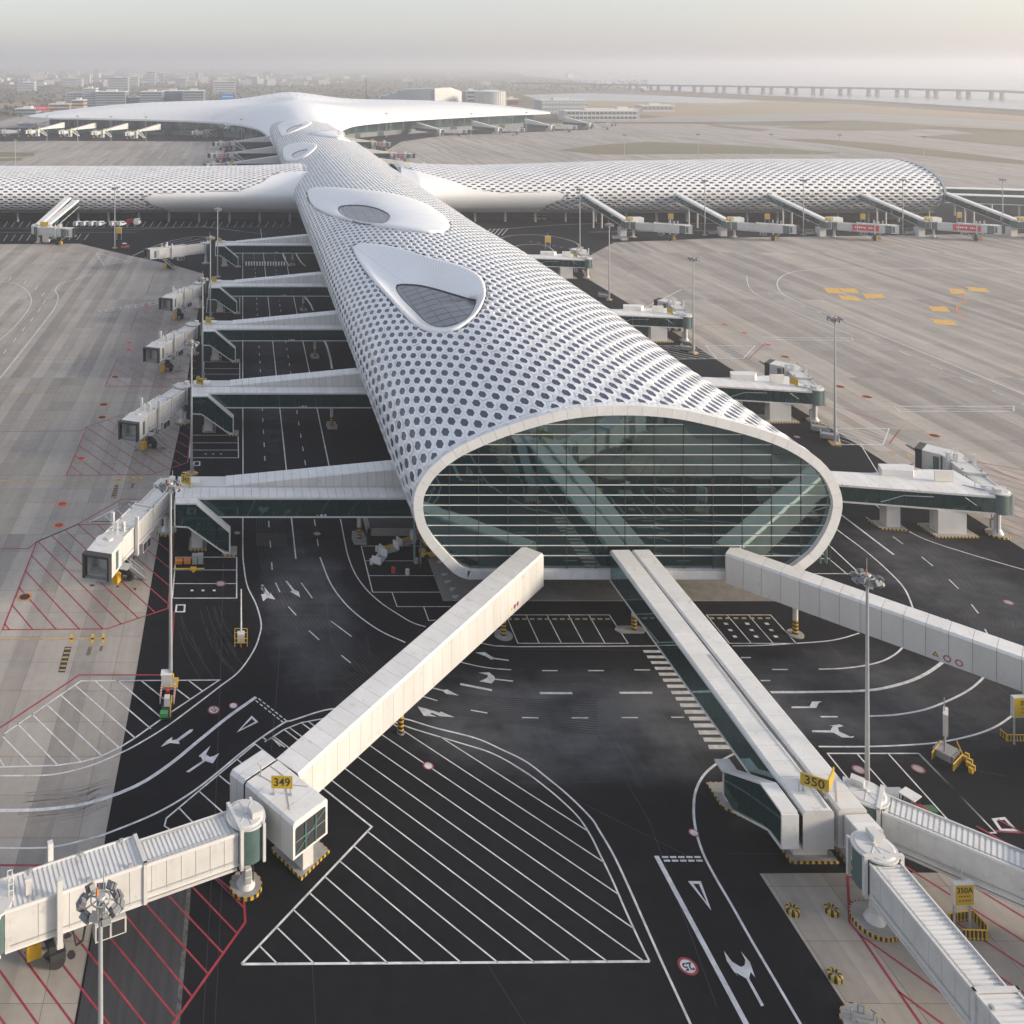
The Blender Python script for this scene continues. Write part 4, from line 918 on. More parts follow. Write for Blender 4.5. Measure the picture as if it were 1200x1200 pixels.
def xspan(z):
    xs = []
    for i in range(len(gpoly)):
        a, b_ = gpoly[i], gpoly[(i + 1) % len(gpoly)]
        if (a[1] > z) != (b_[1] > z): xs.append(a[0] + (b_[0] - a[0]) * (z - a[1]) / (b_[1] - a[1]))
    return (min(xs), max(xs)) if len(xs) >= 2 else None
def clip_poly(poly, inside_f, cross_f):
    out = []
    for i in range(len(poly)):
        a, b_ = poly[i], poly[(i + 1) % len(poly)]; ia, ib = inside_f(a), inside_f(b_)
        if ia: out.append(a)
        if ia != ib: out.append(cross_f(a, b_))
    return out
def clip_rect(poly, xa, xb, za, zb):
    for k, val, sgn in ((0, xa, 1), (0, xb, -1), (1, za, 1), (1, zb, -1)):
        def cr(a, b_, k=k, val=val):
            t = (val - a[k]) / (b_[k] - a[k]); return (a[0] + (b_[0] - a[0]) * t, a[1] + (b_[1] - a[1]) * t)
        poly = clip_poly(poly, lambda p: (p[k] - val) * sgn >= 0, cr)
        if len(poly) < 3: return []
    return poly
MUL_Z = [CAM_H - (498 + 11.85 * i - YV) / KF for i in range(14)]
VJ = [((664.6 + 34.4 * i) - XV) / KF for i in range(-6, 10)]
zs_ = [40] + MUL_Z + [-5]; xs_ = [0] + VJ + [200]
gp = gpoly[::2]
for i in range(len(zs_) - 1):
    for j in range(len(xs_) - 1):
        q = clip_rect(gp, xs_[j] + .02, xs_[j + 1] - .02, zs_[i + 1] + .02, zs_[i] - .02)
        if len(q) < 3: continue
        ar = abs(sum(q[k][0] * q[(k + 1) % len(q)][1] - q[(k + 1) % len(q)][0] * q[k][1] for k in range(len(q)))) / 2
        if ar < .15: continue
        jy = random.uniform(-.008, .008); 
        mb = MB(); mb.extr([(x, FY + .25 + jy + (x - xs_[j]) * random.uniform(-.0012, .0012), z) for x, z in q], (0, .04, 0)); mb.build('glass_pane', M_GLASS, concourse)
for z in MUL_Z:
    sp = xspan(z)
    if not sp: continue
    a, b_ = sp; b_ = min(b_, (VJ[int(np.searchsorted(VJ, b_)) - 1] if z > 19 else b_))
    mb = MB(); mb.bbox(a + .1, b_ - .05, FY + .13, FY + .24, z - .03, z + .03); mb.build('horizontal_mullion', M_FASC, concourse)
M_MULT = mat('mullion_green', (.10, .17, .16), .4)
for x in VJ:
    zt = max([zz_[1] for zz_ in gpoly if abs(zz_[0] - x) < 1.2] or [0])
    if zt < 8: continue
    mb = MB(); mb.bbox(x - .04, x + .04, FY + .16, FY + .24, zb_i, zt - .1); mb.build('vertical_joint', M_DARK, concourse)
    for dx in (-.55, .25):
        mb = MB(); mb.bbox(x + dx, x + dx + .16, FY + 1.4, FY + 1.9, zb_i, zt - .4); mb.build('interior_column', M_MULT, concourse)
M_FLOOR = mat('interior_floor', (.10, .10, .10), .3, noise=.3, nscale=.5)
fl = MB(); fl.bbox(29, 72, FY + .9, FY + 60, ZB + .8, ZB + 1.1); fl.bbox(27, 74, FY + 7, FY + 60, 12.2, 12.7); fl.bbox(27, 74, FY + 20, FY + 20.3, ZB, 12); fl.build('interior_floor', M_FLOOR, concourse)
rl = MB()
for i in range(12): rl.bbox(28 + i * 3.8, 28 + i * 3.8 + .08, FY + 6.9, FY + 7, 12.7, 13.8)
rl.bbox(27, 74, FY + 6.88, FY + 7.02, 13.75, 13.85); rl.build('balcony_railing', M_STEEL, concourse)
M_INTW = mat('interior_wall', (.30, .28, .25), .7)
iw = MB()
for i in range(7): iw.bbox(36 + i * 4.6, 39.4 + i * 4.6, FY + 14, FY + 14.3, 12.7, 16.5 + (i % 3))
iw.build('interior_wall', M_INTW, concourse)
# legs the building stands on
for i, y in enumerate(range(132, 400, 14)):
    for x in (30, 49.5, 69):
        mb = MB(); mb.cyl((x, y, .14), (x, y, ZB), .6, .6, 10); mb.build('pier_leg', M_SUB, concourse)
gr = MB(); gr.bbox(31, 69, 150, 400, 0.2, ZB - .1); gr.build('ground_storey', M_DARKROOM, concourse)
child_fix(concourse, before)

# ---- the two side piers
def side_pier(name, label, surf, x0, x1, collar_px, seed):
    before = set(o.name for o in S.objects)
    top = empty(name, label, 'pier', ((x0 + x1) / 2, ARM_Y, 0))
    u, v = lattice(1.5, ULEN - 1.5, x0 + 2, x1 - 1.5)
    C = surf(u, v); p = pxof(C)
    keep = np.ones(len(u), bool)
    for cp in collar_px: keep &= ~(inside_np(p[:, 0], p[:, 1], cp) & (C[:, 1] < ARM_Y + 12))
    keep &= (C[:, 1] < ARM_Y + 22)
    u, v, C = u[keep], v[keep], C[keep]
    n_ = nrm(surf, u, v, False); fc = ((cam_p - C) * n_).sum(-1); k2 = fc > -60; u, v, C, fc = u[k2], v[k2], C[k2], fc[k2]
    P = cells(surf, u, v, False, seed=seed, win=.95)
    sz = fc / np.linalg.norm(cam_p - C, axis=-1) ** 2; pp = pxof(C); sz[(pp[:, 0] < 0) | (pp[:, 0] > 1200)] = -1
    cell_meshes(P, False, top, 150, np.argsort(-sz))
    grid_skin(surf, np.linspace(0, ULEN, 60), np.linspace(x0, x1, int((x1 - x0) / 3)), False, -.4, parent=top)
    if collar_px:
        cp = collar_px
        def kp(C):
            p = pxof(C); m = np.zeros(len(C), bool)
            for q in cp: m |= inside_np(p[:, 0], p[:, 1], q) & (C[:, 1] < ARM_Y + 12)
            return m
        xa, xb = (x0, min(x1, 175)) if x0 > 0 else (max(x0, -60), x1)
        grid_skin(surf, np.arange(0.2, ULEN, .55), np.arange(xa, xb, .55), False, .12, keep=kp, m=M_SKIN, name='smooth_collar', parent=top)
    lg = MB()
    lo, hi = min(x0, x1), max(x0, x1)
    x = lo + 6
    while x < hi:
        for y in (ARM_Y - 18, ARM_Y - 6):
            mb = MB(); mb.cyl((x, y, 0), (x, y, ZB + .8), .55, .55, 8); mb.build('pier_leg', M_SUB, top)
        x += 13.5
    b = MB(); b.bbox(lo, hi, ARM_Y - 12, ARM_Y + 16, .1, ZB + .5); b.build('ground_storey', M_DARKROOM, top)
    b = MB(); b.quad((lo, ARM_Y - 22, ZB + .55), (hi, ARM_Y - 22, ZB + .55), (hi, ARM_Y + 22, ZB + .55), (lo, ARM_Y + 22, ZB + .55)); b.build('underside', M_SUB, top)
    return top, before
COLL_R = [[(470, 196), (500, 203), (530, 212), (556, 222), (590, 226.5), (652, 224), (663, 228), (657, 234), (640, 241), (628, 252), (470, 262)]]
COLL_L = [[(330, 202), (318, 206), (306, 214), (280, 224), (180, 227), (168, 232), (178, 240), (196, 246), (208, 258), (360, 270), (360, 200)]]
pr, bf = side_pier('side_pier', 'right hand white pier with hexagonal panes and rounded end rim', surf_r, 70, 306, COLL_R, 3)
# end rim and glass of the right pier
uu = np.linspace(0, ULEN, 90); E = surf_r(uu, np.full(90, 306.0)); cen = E.mean(0)
b = MB(); Ei = cen + (E - cen) * .965
M_BLUERIM = mat('rim_blue_grey', (.20, .27, .36), .4)
for k in range(89):
    p, q, r_, s_ = E[k], E[k + 1], Ei[k + 1], Ei[k]
    b.add([p, q, q + [1.1, 0, 0], p + [1.1, 0, 0], s_ + [1.1, 0, 0], r_ + [1.1, 0, 0]], [(0, 1, 2, 3), (3, 2, 5, 4)])
b.build('end_rim', M_BLUERIM, pr)
b = MB(); b.poly([tuple(p + [.6, 0, 0]) for p in Ei]); b.build('end_glass', M_PANE, pr)
child_fix(pr, bf)
pl_, bf = side_pier('side_pier', 'left hand white pier with hexagonal panes running out of the picture', surf_l, -215, 30, COLL_L, 5)
child_fix(pl_, bf)

# ------------------------------------------------------------------ the main terminal hall far behind
before = set(o.name for o in S.objects)
hall = empty('terminal_hall', 'broad white terminal hall with a sweeping winged roof at the far end', 'terminal building', (50, 985, 0))
HR = np.array([(640, 25, 25, 8, 23.5, 2.6), (740, 27.5, 28, 9, 26.6, 2.6), (800, 31, 32, 11, 30, 2.4), (850, 40, 42, 13, 33.5, 2.2), (885, 60, 62, 14.5, 35.5, 2.0), (910, 95, 100, 15.5, 37, 1.8), (930, 150, 160, 16, 38, 1.7), (945, 215, 235, 16.5, 39, 1.6), (955, 258, 286, 16.5, 39.5, 1.6), (975, 274, 295, 17, 40, 1.6), (1030, 270, 290, 17, 40, 1.7), (1090, 262, 270, 14, 30, 1.7)])
tt = np.linspace(0, len(HR) - 1, 90); HS = np.array([spline(HR, 16)[int(round(t * 16))] for t in tt])
def hall_pt(row, s, dz=0):
    Y, WL, WR, e, c, p = row; k = min(1, max(0, (Y - 880) / 75)); k = k * k * (3 - 2 * k)
    f = (1 - abs(s) ** p) * (1 - k) + k * (.62 * (1 - abs(s) ** 3) + .38 * math.exp(-(s / .17) ** 2) * (1 - abs(s)))
    if s > 0: Y = Y + 92 * k * min(1.0, s * WR / 280)
    return (XC + s * (WL if s < 0 else WR), Y, e + (c - e) * f + dz)
ss = np.linspace(-1, 1, 121); M_PODIUM = mat('podium_grey', (.16, .18, .19), .6)
b = MB(); ub = MB(); nS = len(ss)
b.add([hall_pt(r, s) for r in HS for s in ss], [(i * nS + k, i * nS + k + 1, (i + 1) * nS + k + 1, (i + 1) * nS + k) for i in range(len(HS) - 1) for k in range(nS - 1)], 0, True)
b.build('roof', M_SKIN, hall)
ub.add([hall_pt(r, s, -1.6) for r in HS for s in ss], [(i * nS + k, (i + 1) * nS + k, (i + 1) * nS + k + 1, i * nS + k + 1) for i in range(len(HS) - 1) for k in range(nS - 1)], 0, True)
for k in (0, nS - 1):
    for i in range(len(HS) - 1):
        a, c = hall_pt(HS[i], ss[k]), hall_pt(HS[i + 1], ss[k]); ub.quad(a, c, (c[0], c[1], c[2] - 1.6), (a[0], a[1], a[2] - 1.6))
ub.build('soffit', M_SKIN, hall)
seams = MB()
for s in np.linspace(-.94, .94, 64):
    pts = [hall_pt(r, s, .06) for r in HS[38::3]]
    for p, q in zip(pts[:-1], pts[1:]):
        seams.quad((p[0] - .18, p[1], p[2]), (p[0] + .18, p[1], p[2]), (q[0] + .18, q[1], q[2]), (q[0] - .18, q[1], q[2]))
seams.build('roof_seams', mat('seam_grey', (.45, .46, .47), .6), hall, kind='stuff')
M_HGLASS = glass_mat('hall_glass', (.4, .5, .5), refl=.07, transp=.0, dark=(.02, .055, .06))
for side in (-1, 1):
    rows = [r for r in HS if 845 <= r[0] <= 957]
    pts = [(lambda q: (q[0], q[1] + 14, q[2] - 1.9))(hall_pt(r, side * .965)) for r in rows]
    n = 34; P3 = np.array(pts); dd = np.concatenate([[0], np.cumsum(np.hypot(*np.diff(P3[:, :2], axis=0).T))]); cut = np.linspace(0, dd[-1], n + 1)
    Q = np.stack([np.interp(cut, dd, P3[:, k]) for k in range(3)], -1)
    for i in range(n):
        a, c = Q[i], Q[i + 1]; t = (c - a)[:2]; t = t / np.linalg.norm(t); a2 = a + [*(t * .08), 0]; c2 = c - [*(t * .08), 0]
        w = MB(); w.quad((a2[0], a2[1], 4.6), (c2[0], c2[1], 4.6), (c2[0], c2[1], c2[2]), (a2[0], a2[1], a2[2])); w.build('glass_panel', M_HGLASS, hall)
        w = MB(); w.quad((a2[0], a2[1] - .5, .1), (c2[0], c2[1] - .5, .1), (c2[0], c2[1] - .5, 4.5), (a2[0], a2[1] - .5, 4.5)); w.build('podium_wall', M_PODIUM if i % 4 else M_DARKROOM, hall)
        if i % 2 == 0:
            m_ = MB(); m_.cyl((a[0], a[1] - 4, 4.6), (a[0], a[1] - 10, a[2] + .2), .45, .3, 6); m_.build('raking_column', M_STEEL, hall)
    Lh = MB()
    for i in range(n): 
        a, c = Q[i], Q[i + 1]; Lh.quad((a[0], a[1] - .5, 4.5), (c[0], c[1] - .5, 4.5), (c[0], c[1] + .2, 4.6), (a[0], a[1] + .2, 4.6))
    Lh.build('podium_ledge', M_FASC, hall)
cap = MB()
cp_ = [atdepth(*p, y) for p, y in (((363, 157), 640), ((385, 152), 700), ((397, 156), 690), ((409, 163), 640), ((396, 161), 625))]
child_fix(hall, before)
# ------------------------------------------------------------------ boarding bridges, walkways and their nodes
def stripes(b, pts2, z0, z1, step, mi0=0, mi1=1, top=.07):
    """yellow/black hazard chequers round the edge of a pad outline (closed, counter-clockwise)"""
    n = len(pts2); per = []
    for i in range(n):
        a, c = np.array(pts2[i]), np.array(pts2[(i + 1) % n]); l = np.linalg.norm(c - a); k = max(1, int(round(l / step)))
        for j in range(k): per.append((a + (c - a) * j / k, a + (c - a) * (j + 1) / k))
    cen = np.mean(pts2, axis=0)
    for q, (a, c) in enumerate(per):
        ai, ci = a + (cen - a) / np.linalg.norm(cen - a) * top, c + (cen - c) / np.linalg.norm(cen - c) * top
        o = (a - cen) / np.linalg.norm(a - cen) * .012; a2, c2 = a + o, c + o; mi = mi0 if q % 2 else mi1
        b.quad((*a2, z0), (*c2, z0), (*c2, z1 + .006), (*a2, z1 + .006), mi); b.quad((*a2, z1 + .006), (*c2, z1 + .006), (*ci, z1 + .006), (*ai, z1 + .006), mi)
def circ(r, n=24, c=(0, 0)): return [(c[0] + r * math.cos(2 * PI * i / n), c[1] + r * math.sin(2 * PI * i / n)) for i in range(n)]
_jb = {}
def jet_parts(L, zb, turn, banner, pad_r, teal=True):
    key = (L, zb, turn, banner, pad_r, teal)
    if key in _jb: return _jb[key]
    out = []
    def put(name, b, mats, sub=None, kind=None): out.append((name, b.mesh(name, mats), sub, kind))
    zt = zb + 3.0
    b = MB(); b.cyl((0, 0, 0), (0, 0, .3), pad_r, pad_r, 28, smooth=False); put('base_pad', b, M_PAD)
    b = MB(); stripes(b, circ(pad_r, 30), .02, .3, .24); put('hazard_stripes', b, [M_YEL, M_BLACK], 'base_pad')
    b = MB(); b.cyl((0, 0, .3), (0, 0, zb - .1), .42, .42, 16); b.cyl((0, 0, .3), (0, 0, .95), .8, .45, 16); b.cyl((0, 0, zb - .35), (0, 0, zb), .5, 1.0, 16); put('column', b, M_LGREY)
    b = MB(); b.box((.1, .66, 1.55), (.55, .38, 1.4)); put('control_cabinet', b, M_LGREY)
    b = MB(); b.box((.1, .865, 1.85), (.42, .03, .5)); b.box((.1, .865, 1.25), (.42, .03, .5)); put('louvre', b, M_GREY, 'control_cabinet')
    b = MB(); b.tube([(-.55, .3, .3), (-.55, .3, zb)], .06); b.tube([(.5, .3, zb), (.75, .45, zb - .8), (.62, .4, zb - 1.5), (.45, .25, zb - 1.2)], .05); b.tube([(.5, -.3, zb), (.8, -.4, zb - .6), (.6, -.35, zb - 1.3)], .05); put('cable', b, M_DARK)
    b = MB(); b.cyl((0, 0, zb), (0, 0, zt - .1), 1.55, 1.55, 28); put('rotunda_wall', b, M_TEAL)
    b = MB(); b.cyl((0, 0, zt - .1), (0, 0, zt + .06), 1.68, 1.68, 28, smooth=False); b.cyl((0, 0, zt + .06), (0, 0, zt + .16), 1.5, 1.35, 28, smooth=False); put('rotunda_roof', b, M_LGREY)
    b = MB()
    for i in range(8): b.box((.7 * math.cos(i * PI / 4), .7 * math.sin(i * PI / 4), zt + .18), (1.25, .03, .03), i * PI / 4)
    b.cyl((0, 0, zt + .16), (0, 0, zt + .36), .12, .12, 8); put('roof_rib', b, M_CLAD, 'rotunda_roof')
    b = MB(); b.box((-.75, .5, zt + .42), (1.0, .75, .5)); put('air_unit', b, M_LGREY, 'rotunda_roof')
    b = MB()
    for y in (-1.5, 1.5): b.box((1.0, y, (zb + zt) / 2), (.28, .28, 3.3))
    b.box((1.0, 0, zt + .1), (.3, 3.28, .25)); b.box((1.0, 0, zb - .05), (.3, 3.28, .2)); put('rotunda_frame', b, M_LGREY)
    for y in (-1.45, 1.45): b = MB(); b.box((-1.05, y, (zb + zt) / 2), (.25, .25, 3.2)); put('rotunda_post', b, M_LGREY)
    xm = L * .46
    for nm, xa, xb, w, h0, h1 in (('inner_tunnel', 1.2, xm + 1.0, 2.5, .2, -.32), ('outer_tunnel', xm, L, 2.95, 0, -.02)):
        b = MB(); b.bbox(xa, xb, -w / 2, w / 2, zb + h0, zt + h1); put(nm, b, M_LGREY)
        b = MB(); x = xa + .18
        while x < xb - .15: b.bbox(x, x + .2, -w / 2 - .02, w / 2 + .02, zt + h1, zt + h1 + .05); x += .38
        put('roof_corrugation', b, M_CLAD, nm, 'stuff')
        b = MB(); x = xa + 1.2
        while x < xb - .2:
            for s in (-1, 1): b.bbox(x, x + .05, s * w / 2, s * (w / 2 + .03), zb + h0 + .1, zt + h1 - .1)
            x += 1.25 if nm == 'inner_tunnel' else 2.4
        put('wall_seam', b, M_CLADB, nm, 'stuff')
        b = MB()
        for s in (-1, 1): b.bbox(xa, xb, s * (w / 2 - .06), s * (w / 2 + .06), zt + h1 - .1, zt + h1 + .12); b.bbox(xa, xb, s * (w / 2 - .06), s * (w / 2 + .05), zb + h0 - .14, zb + h0)
        put('edge_rail', b, M_CLAD, nm)
    b = MB()
    for s in (-1, 1): b.bbox(xm - .15, xm + .15, s * 1.45, s * 1.62, zb - .1, zt + .25)
    b.bbox(xm - .15, xm + .15, -1.62, 1.62, zt + .08, zt + .25); put('portal_frame', b, M_LGREY)
    b = MB()
    for s in (-1, 1): b.bbox(1.3, L - 1, s * 1.05, s * 1.25, zb - .32, zb - .1)
    put('under_beam', b, M_LGREY)
    b = MB()
    for s_ in (-1, 1): b.tube([(1.6, s_ * 1.32, zb + .55), (xm - .2, s_ * 1.32, zb + .55)], .035, 5); b.tube([(xm + .3, s_ * 1.54, zb + .35), (L - .5, s_ * 1.54, zb + .35)], .035, 5); b.tube([(1.6, s_ * 1.0, zt - .2), (xm, s_ * 1.0, zt - .2)], .04, 5)
    put('conduit', b, M_STEEL)
    b = MB()
    for x_ in (xm + 1.2, xm + 4.5, L - 2.4): b.box((x_, -1.3, zt + .2), (.3, .2, .2)); b.box((x_, 1.3, zt + .2), (.3, .2, .2))
    put('roof_lamp', b, M_GREY, None, 'stuff')
    b = MB(); b.bbox(xm + 1.5, L - 3, -.5, .5, zb - .5, zb - .2); put('cable_tray', b, M_DARK)
    if banner:
        for s in (-1, 1):
            b = MB(); b.bbox(xm - 1.8, L - 2.0, s * 1.5, s * 1.54, zb + .4, zt - .35); put('advert_panel', b, M_BANNER)
            b = MB(); random.seed(3); x = xm - .8                      # unreadable white script on the advert
            while x < L - 3: 
                b.bbox(x, x + .45, s * 1.54, s * 1.55, zb + 1.35 + random.uniform(-.1, .1), zb + 1.8 + random.uniform(-.1, .1)); x += .62 if random.random() < .8 else 1.4
            put('advert_print', b, mat('print_white', (.85, .85, .85), .5), 'advert_panel')
    cx = L + 1.0
    b = MB(); b.cyl((cx, 0, zb), (cx, 0, zt - .05), 1.75, 1.75, 24); put('cab_rotunda', b, M_TEAL if teal else M_LGREY)
    b = MB(); b.cyl((cx, 0, zt - .05), (cx, 0, zt + .12), 1.85, 1.85, 24, smooth=False); b.cyl((cx, 0, zt + .12), (cx, 0, zt + .3), .5, .4, 10); put('cab_roof_disc', b, M_LGREY)
    M = Matrix.Translation((cx, 0, 0)) @ Matrix.Rotation(turn, 4, 'Z')
    def tb(b, x0, x1, y0, y1, z0, z1, mi=0): b.box(((x0 + x1) / 2, (y0 + y1) / 2, (z0 + z1) / 2), (x1 - x0, y1 - y0, z1 - z0), 0, mi, M)
    b = MB(); tb(b, .6, 3.4, -1.75, 1.75, zt - .15, zt + .1); tb(b, .6, 3.4, -1.75, 1.75, zb - .1, zb + .1); tb(b, .9, 3.4, -1.75, -1.6, zb + .1, zt - .15); tb(b, .9, 3.4, 1.6, 1.75, zb + .1, zt - .15); put('cab', b, M_LGREY)
    b = MB(); tb(b, 1.1, 1.9, -1.78, -1.74, zb + .3, zt - .4); tb(b, 1.1, 1.9, 1.74, 1.78, zb + .3, zt - .4); put('cab_window', b, M_TEAL, 'cab')
    b = MB(); tb(b, 1.2, 1.35, -1.55, 1.55, zb + .1, zt - .2); put('cab_back_wall', b, M_GREY, 'cab')
    b = MB(); tb(b, 1.36, 1.45, -.9, .1, zb + .15, zb + 2.2); tb(b, 1.7, 2.3, .6, 1.3, zb + .1, zb + 1.2); put('cab_door', b, M_CLAD, 'cab')
    b = MB(); tb(b, 3.4, 4.3, -1.85, -1.55, zb, zt + .1); tb(b, 3.4, 4.3, 1.55, 1.85, zb, zt + .1); tb(b, 3.4, 4.4, -1.85, 1.85, zt - .15, zt + .16); put('bellows_hood', b, M_DARK, 'cab')
    b = MB(); tb(b, 3.4, 4.2, -1.55, 1.55, zb - .1, zb + .06); put('cab_floor', b, M_GREY, 'cab')
    xc = L * .80
    b = MB()
    for s in (-1, 1): b.box((xc, s * 1.85, (zb + zt) / 2 + .35), (.42, .42, zt - zb + 2.2))
    b.box((xc, 0, zb - .55), (.5, 4.1, .4)); put('lift_column', b, M_LGREY)
    b = MB(); b.box((xc, 0, 1.15), (1.2, 2.6, .5)); b.box((xc, 0, (zb + 1.0) / 2), (.5, 1.0, zb - 1.4)); b.box((xc + .4, .9, 1.6), (.5, .5, .6)); put('wheel_carriage', b, M_DARK)
    for y in (-.85, .85):
        b = MB(); b.cyl((xc, y - .25, .62), (xc, y + .25, .62), .62, .62, 20); put('wheel', b, M_RUBBER, 'wheel_carriage')
    b = MB(); b.box((xc + 1.6, -.4, .9), (1.1, .8, 1.1)); b.box((xc + 1.6, -.4, 1.5), (.8, .5, .2)); b.tube([(xc + 1.6, -.3, 1.5), (xc + 1.9, -.2, zb)], .09); put('drive_unit', b, M_YELM)
    b = MB(); xq = L * .60
    b.box((xq, 1.2, zb - 1.0), (2.5, 1.0, 1.3)); b.box((xq, -1.2, zb - .9), (1.7, .9, 1.1)); put('air_conditioner', b, M_LGREY)
    for k in (-.6, .6):
        b = MB(); b.box((xq + k, 1.72, zb - 1.0), (1.0, .05, 1.05)); b.box((xq + k * .7, -1.67, zb - .9), (.7, .04, .8)); put('grille', b, M_DARK, 'air_conditioner')
    b = MB(); b.tube([(xq + 1.8, 1.0, zb - .2), (xq + 2.1, 1.1, zb - 1.6), (xq + 2.6, 1.0, zb - 1.9), (xq + 2.9, 1.0, zb - .3)], .08); put('hose', b, M_DARK)
    st = MB(); ns_ = 12; x0, x1 = cx - .3, cx - 5.2
    for i in range(ns_):
        t = (i + .5) / ns_; st.box((x0 + (x1 - x0) * t, 2.45, zb * (1 - t) + .05), (.42, .9, .06))
    for y in (2.92, 1.98):
        st.tube([(x0, y, zb), (x1, y, .1)], .07, 5); st.tube([(x0, y, zb + 1.0), (x1, y, 1.1)], .045, 5)
        for t in (0, .33, .66, 1): st.tube([(x0 + (x1 - x0) * t, y, zb * (1 - t) + .1), (x0 + (x1 - x0) * t, y, zb * (1 - t) + 1.05)], .04, 5)
    st.box((cx, 2.3, zb - .03), (1.6, 1.3, .08)); put('service_stair', st, M_STEEL)
    b = MB(); xl = L - .8
    for y in (-.35, .35): b.tube([(xl, y, zt), (xl, y, zt + 1.5), (xl + .35, y, zt + 1.5), (xl + .35, y, zt)], .04, 5)
    for z in (.5, 1.0, 1.5): b.tube([(xl, -.35, zt + z), (xl, .35, zt + z), (xl + .35, .35, zt + z), (xl + .35, -.35, zt + z), (xl, -.35, zt + z)], .035, 5)
    put('roof_guard', b, M_CLAD)
    b = MB(); b.box((xl - 1.1, .55, zt + .5), (.45, .45, 1.0)); b.box((xl - 1.1, .55, zt + 1.1), (.55, .3, .3)); put('beacon_box', b, M_CLADB)
    _jb[key] = out; return out
def jet_bridge(label, loc, rz, L=18.5, zb=3.3, turn=0.0, group=None, banner=False, pad_r=1.5, teal=True, stair=True):
    t = empty('jet_bridge', label, 'jet bridge', (loc[0], loc[1], 0), rz, group); last = {}
    for nm, me, sub, kind in jet_parts(L, zb, turn, banner, pad_r, teal):
        if nm == 'service_stair' and not stair: continue
        o = bpy.data.objects.new(nm, me); link(o, last[sub] if sub else t)
        if not sub: last[nm] = o
        if kind: o['kind'] = kind
    return t

class Run:
    """a walkway run from A to B (x, y, roof height, floor height): points by distance along, sideways, height"""
    def __init__(s, A, B, zA, zB, hA, hB):
        s.A = np.array(A, float); s.B = np.array(B, float); s.L = float(np.linalg.norm(s.B - s.A)); s.d = (s.B - s.A) / s.L; s.n = np.array([-s.d[1], s.d[0]]); s.zA, s.zB, s.hA, s.hB = zA, zB, hA, hB
    def top(s, t): return s.zA + (s.zB - s.zA) * t / s.L
    def bot(s, t): return s.top(t) - (s.hA + (s.hB - s.hA) * t / s.L)
    def p(s, t, w, z): q = s.A + s.d * t + s.n * w; return (q[0], q[1], z)
def clad_run(parent, r, w, n, walls=('L', 'R'), glass=(), gap=.035, ch=.22, roof_m=None, t0=0.0, t1=None, wall_m=None):
    """white panels over a dark core: n roof panels and wall panels, open joints between them"""
    t1 = r.L if t1 is None else t1; core = MB(); hw = w / 2
    def sect(t, sh): zt, zb = r.top(t), r.bot(t); return [r.p(t, -hw + sh, zb + sh), r.p(t, hw - sh, zb + sh), r.p(t, hw - sh, zt - ch - sh), r.p(t, hw - ch - sh, zt - sh), r.p(t, -hw + ch + sh, zt - sh), r.p(t, -hw + sh, zt - ch - sh)]
    a, c = sect(t0 + .02, .1), sect(t1 - .02, .1)
    core.add(a + c, [tuple(range(6)), tuple(range(6, 12))[::-1]] + [(i, 6 + i, 6 + (i + 1) % 6, (i + 1) % 6) for i in range(6)]); core.build('inner_core', M_DARK, parent)
    for i in range(n):
        a, c = t0 + (t1 - t0) * i / n + gap / 2, t0 + (t1 - t0) * (i + 1) / n - gap / 2
        za, zc, ba, bc = r.top(a), r.top(c), r.bot(a), r.bot(c)
        b = MB(); pa = [(-hw, za - ch), (-hw + ch, za), (hw - ch, za), (hw, za - ch)]; pc = [(-hw, zc - ch), (-hw + ch, zc), (hw - ch, zc), (hw, zc - ch)]
        V_ = [r.p(a, x, z) for x, z in pa] + [r.p(c, x, z) for x, z in pc] + [r.p(a, x * .96, z - .09) for x, z in pa] + [r.p(c, x * .96, z - .09) for x, z in pc]
        b.add(V_, [(k + 1, k, k + 4, k + 5) for k in range(3)] + [(k, k + 1, k + 9, k + 8) for k in range(3)] + [(k + 5, k + 4, k + 12, k + 13) for k in range(3)]); b.build('roof_panel', roof_m or M_CLAD, parent)
        for side, s in (('L', 1), ('R', -1)):
            if side in walls and side not in glass:
                b = MB(); q = [r.p(a, s * hw, ba), r.p(c, s * hw, bc), r.p(c, s * hw, zc - ch - .01), r.p(a, s * hw, za - ch - .01)]
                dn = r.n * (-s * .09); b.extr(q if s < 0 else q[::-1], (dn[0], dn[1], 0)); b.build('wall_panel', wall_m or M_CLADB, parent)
            elif side in glass:
                b = MB(); q = [r.p(a, s * (hw - .06), ba + .22), r.p(c, s * (hw - .06), bc + .22), r.p(c, s * (hw - .06), zc - ch - .3), r.p(a, s * (hw - .06), za - ch - .3)]
                dn = r.n * (-s * .05); b.extr(q if s < 0 else q[::-1], (dn[0], dn[1], 0)); b.build('glass_panel', M_LINKG, parent)
    for side, s in (('L', 1), ('R', -1)):
        if side in glass:
            b = MB()
            for lo, hi in ((0, .2), (None, None)):
                za, zc = (r.bot(t0), r.bot(t1)) if lo is not None else (r.top(t0) - ch - .28, r.top(t1) - ch - .28)
                hh = .2 if lo is not None else .27
                q = [r.p(t0, s * hw, za), r.p(t1, s * hw, zc), r.p(t1, s * hw, zc + hh), r.p(t0, s * hw, za + hh)]; dn = r.n * (-s * .15); b.extr(q if s < 0 else q[::-1], (dn[0], dn[1], 0))
            b.build('edge_beam', M_CLAD, parent)
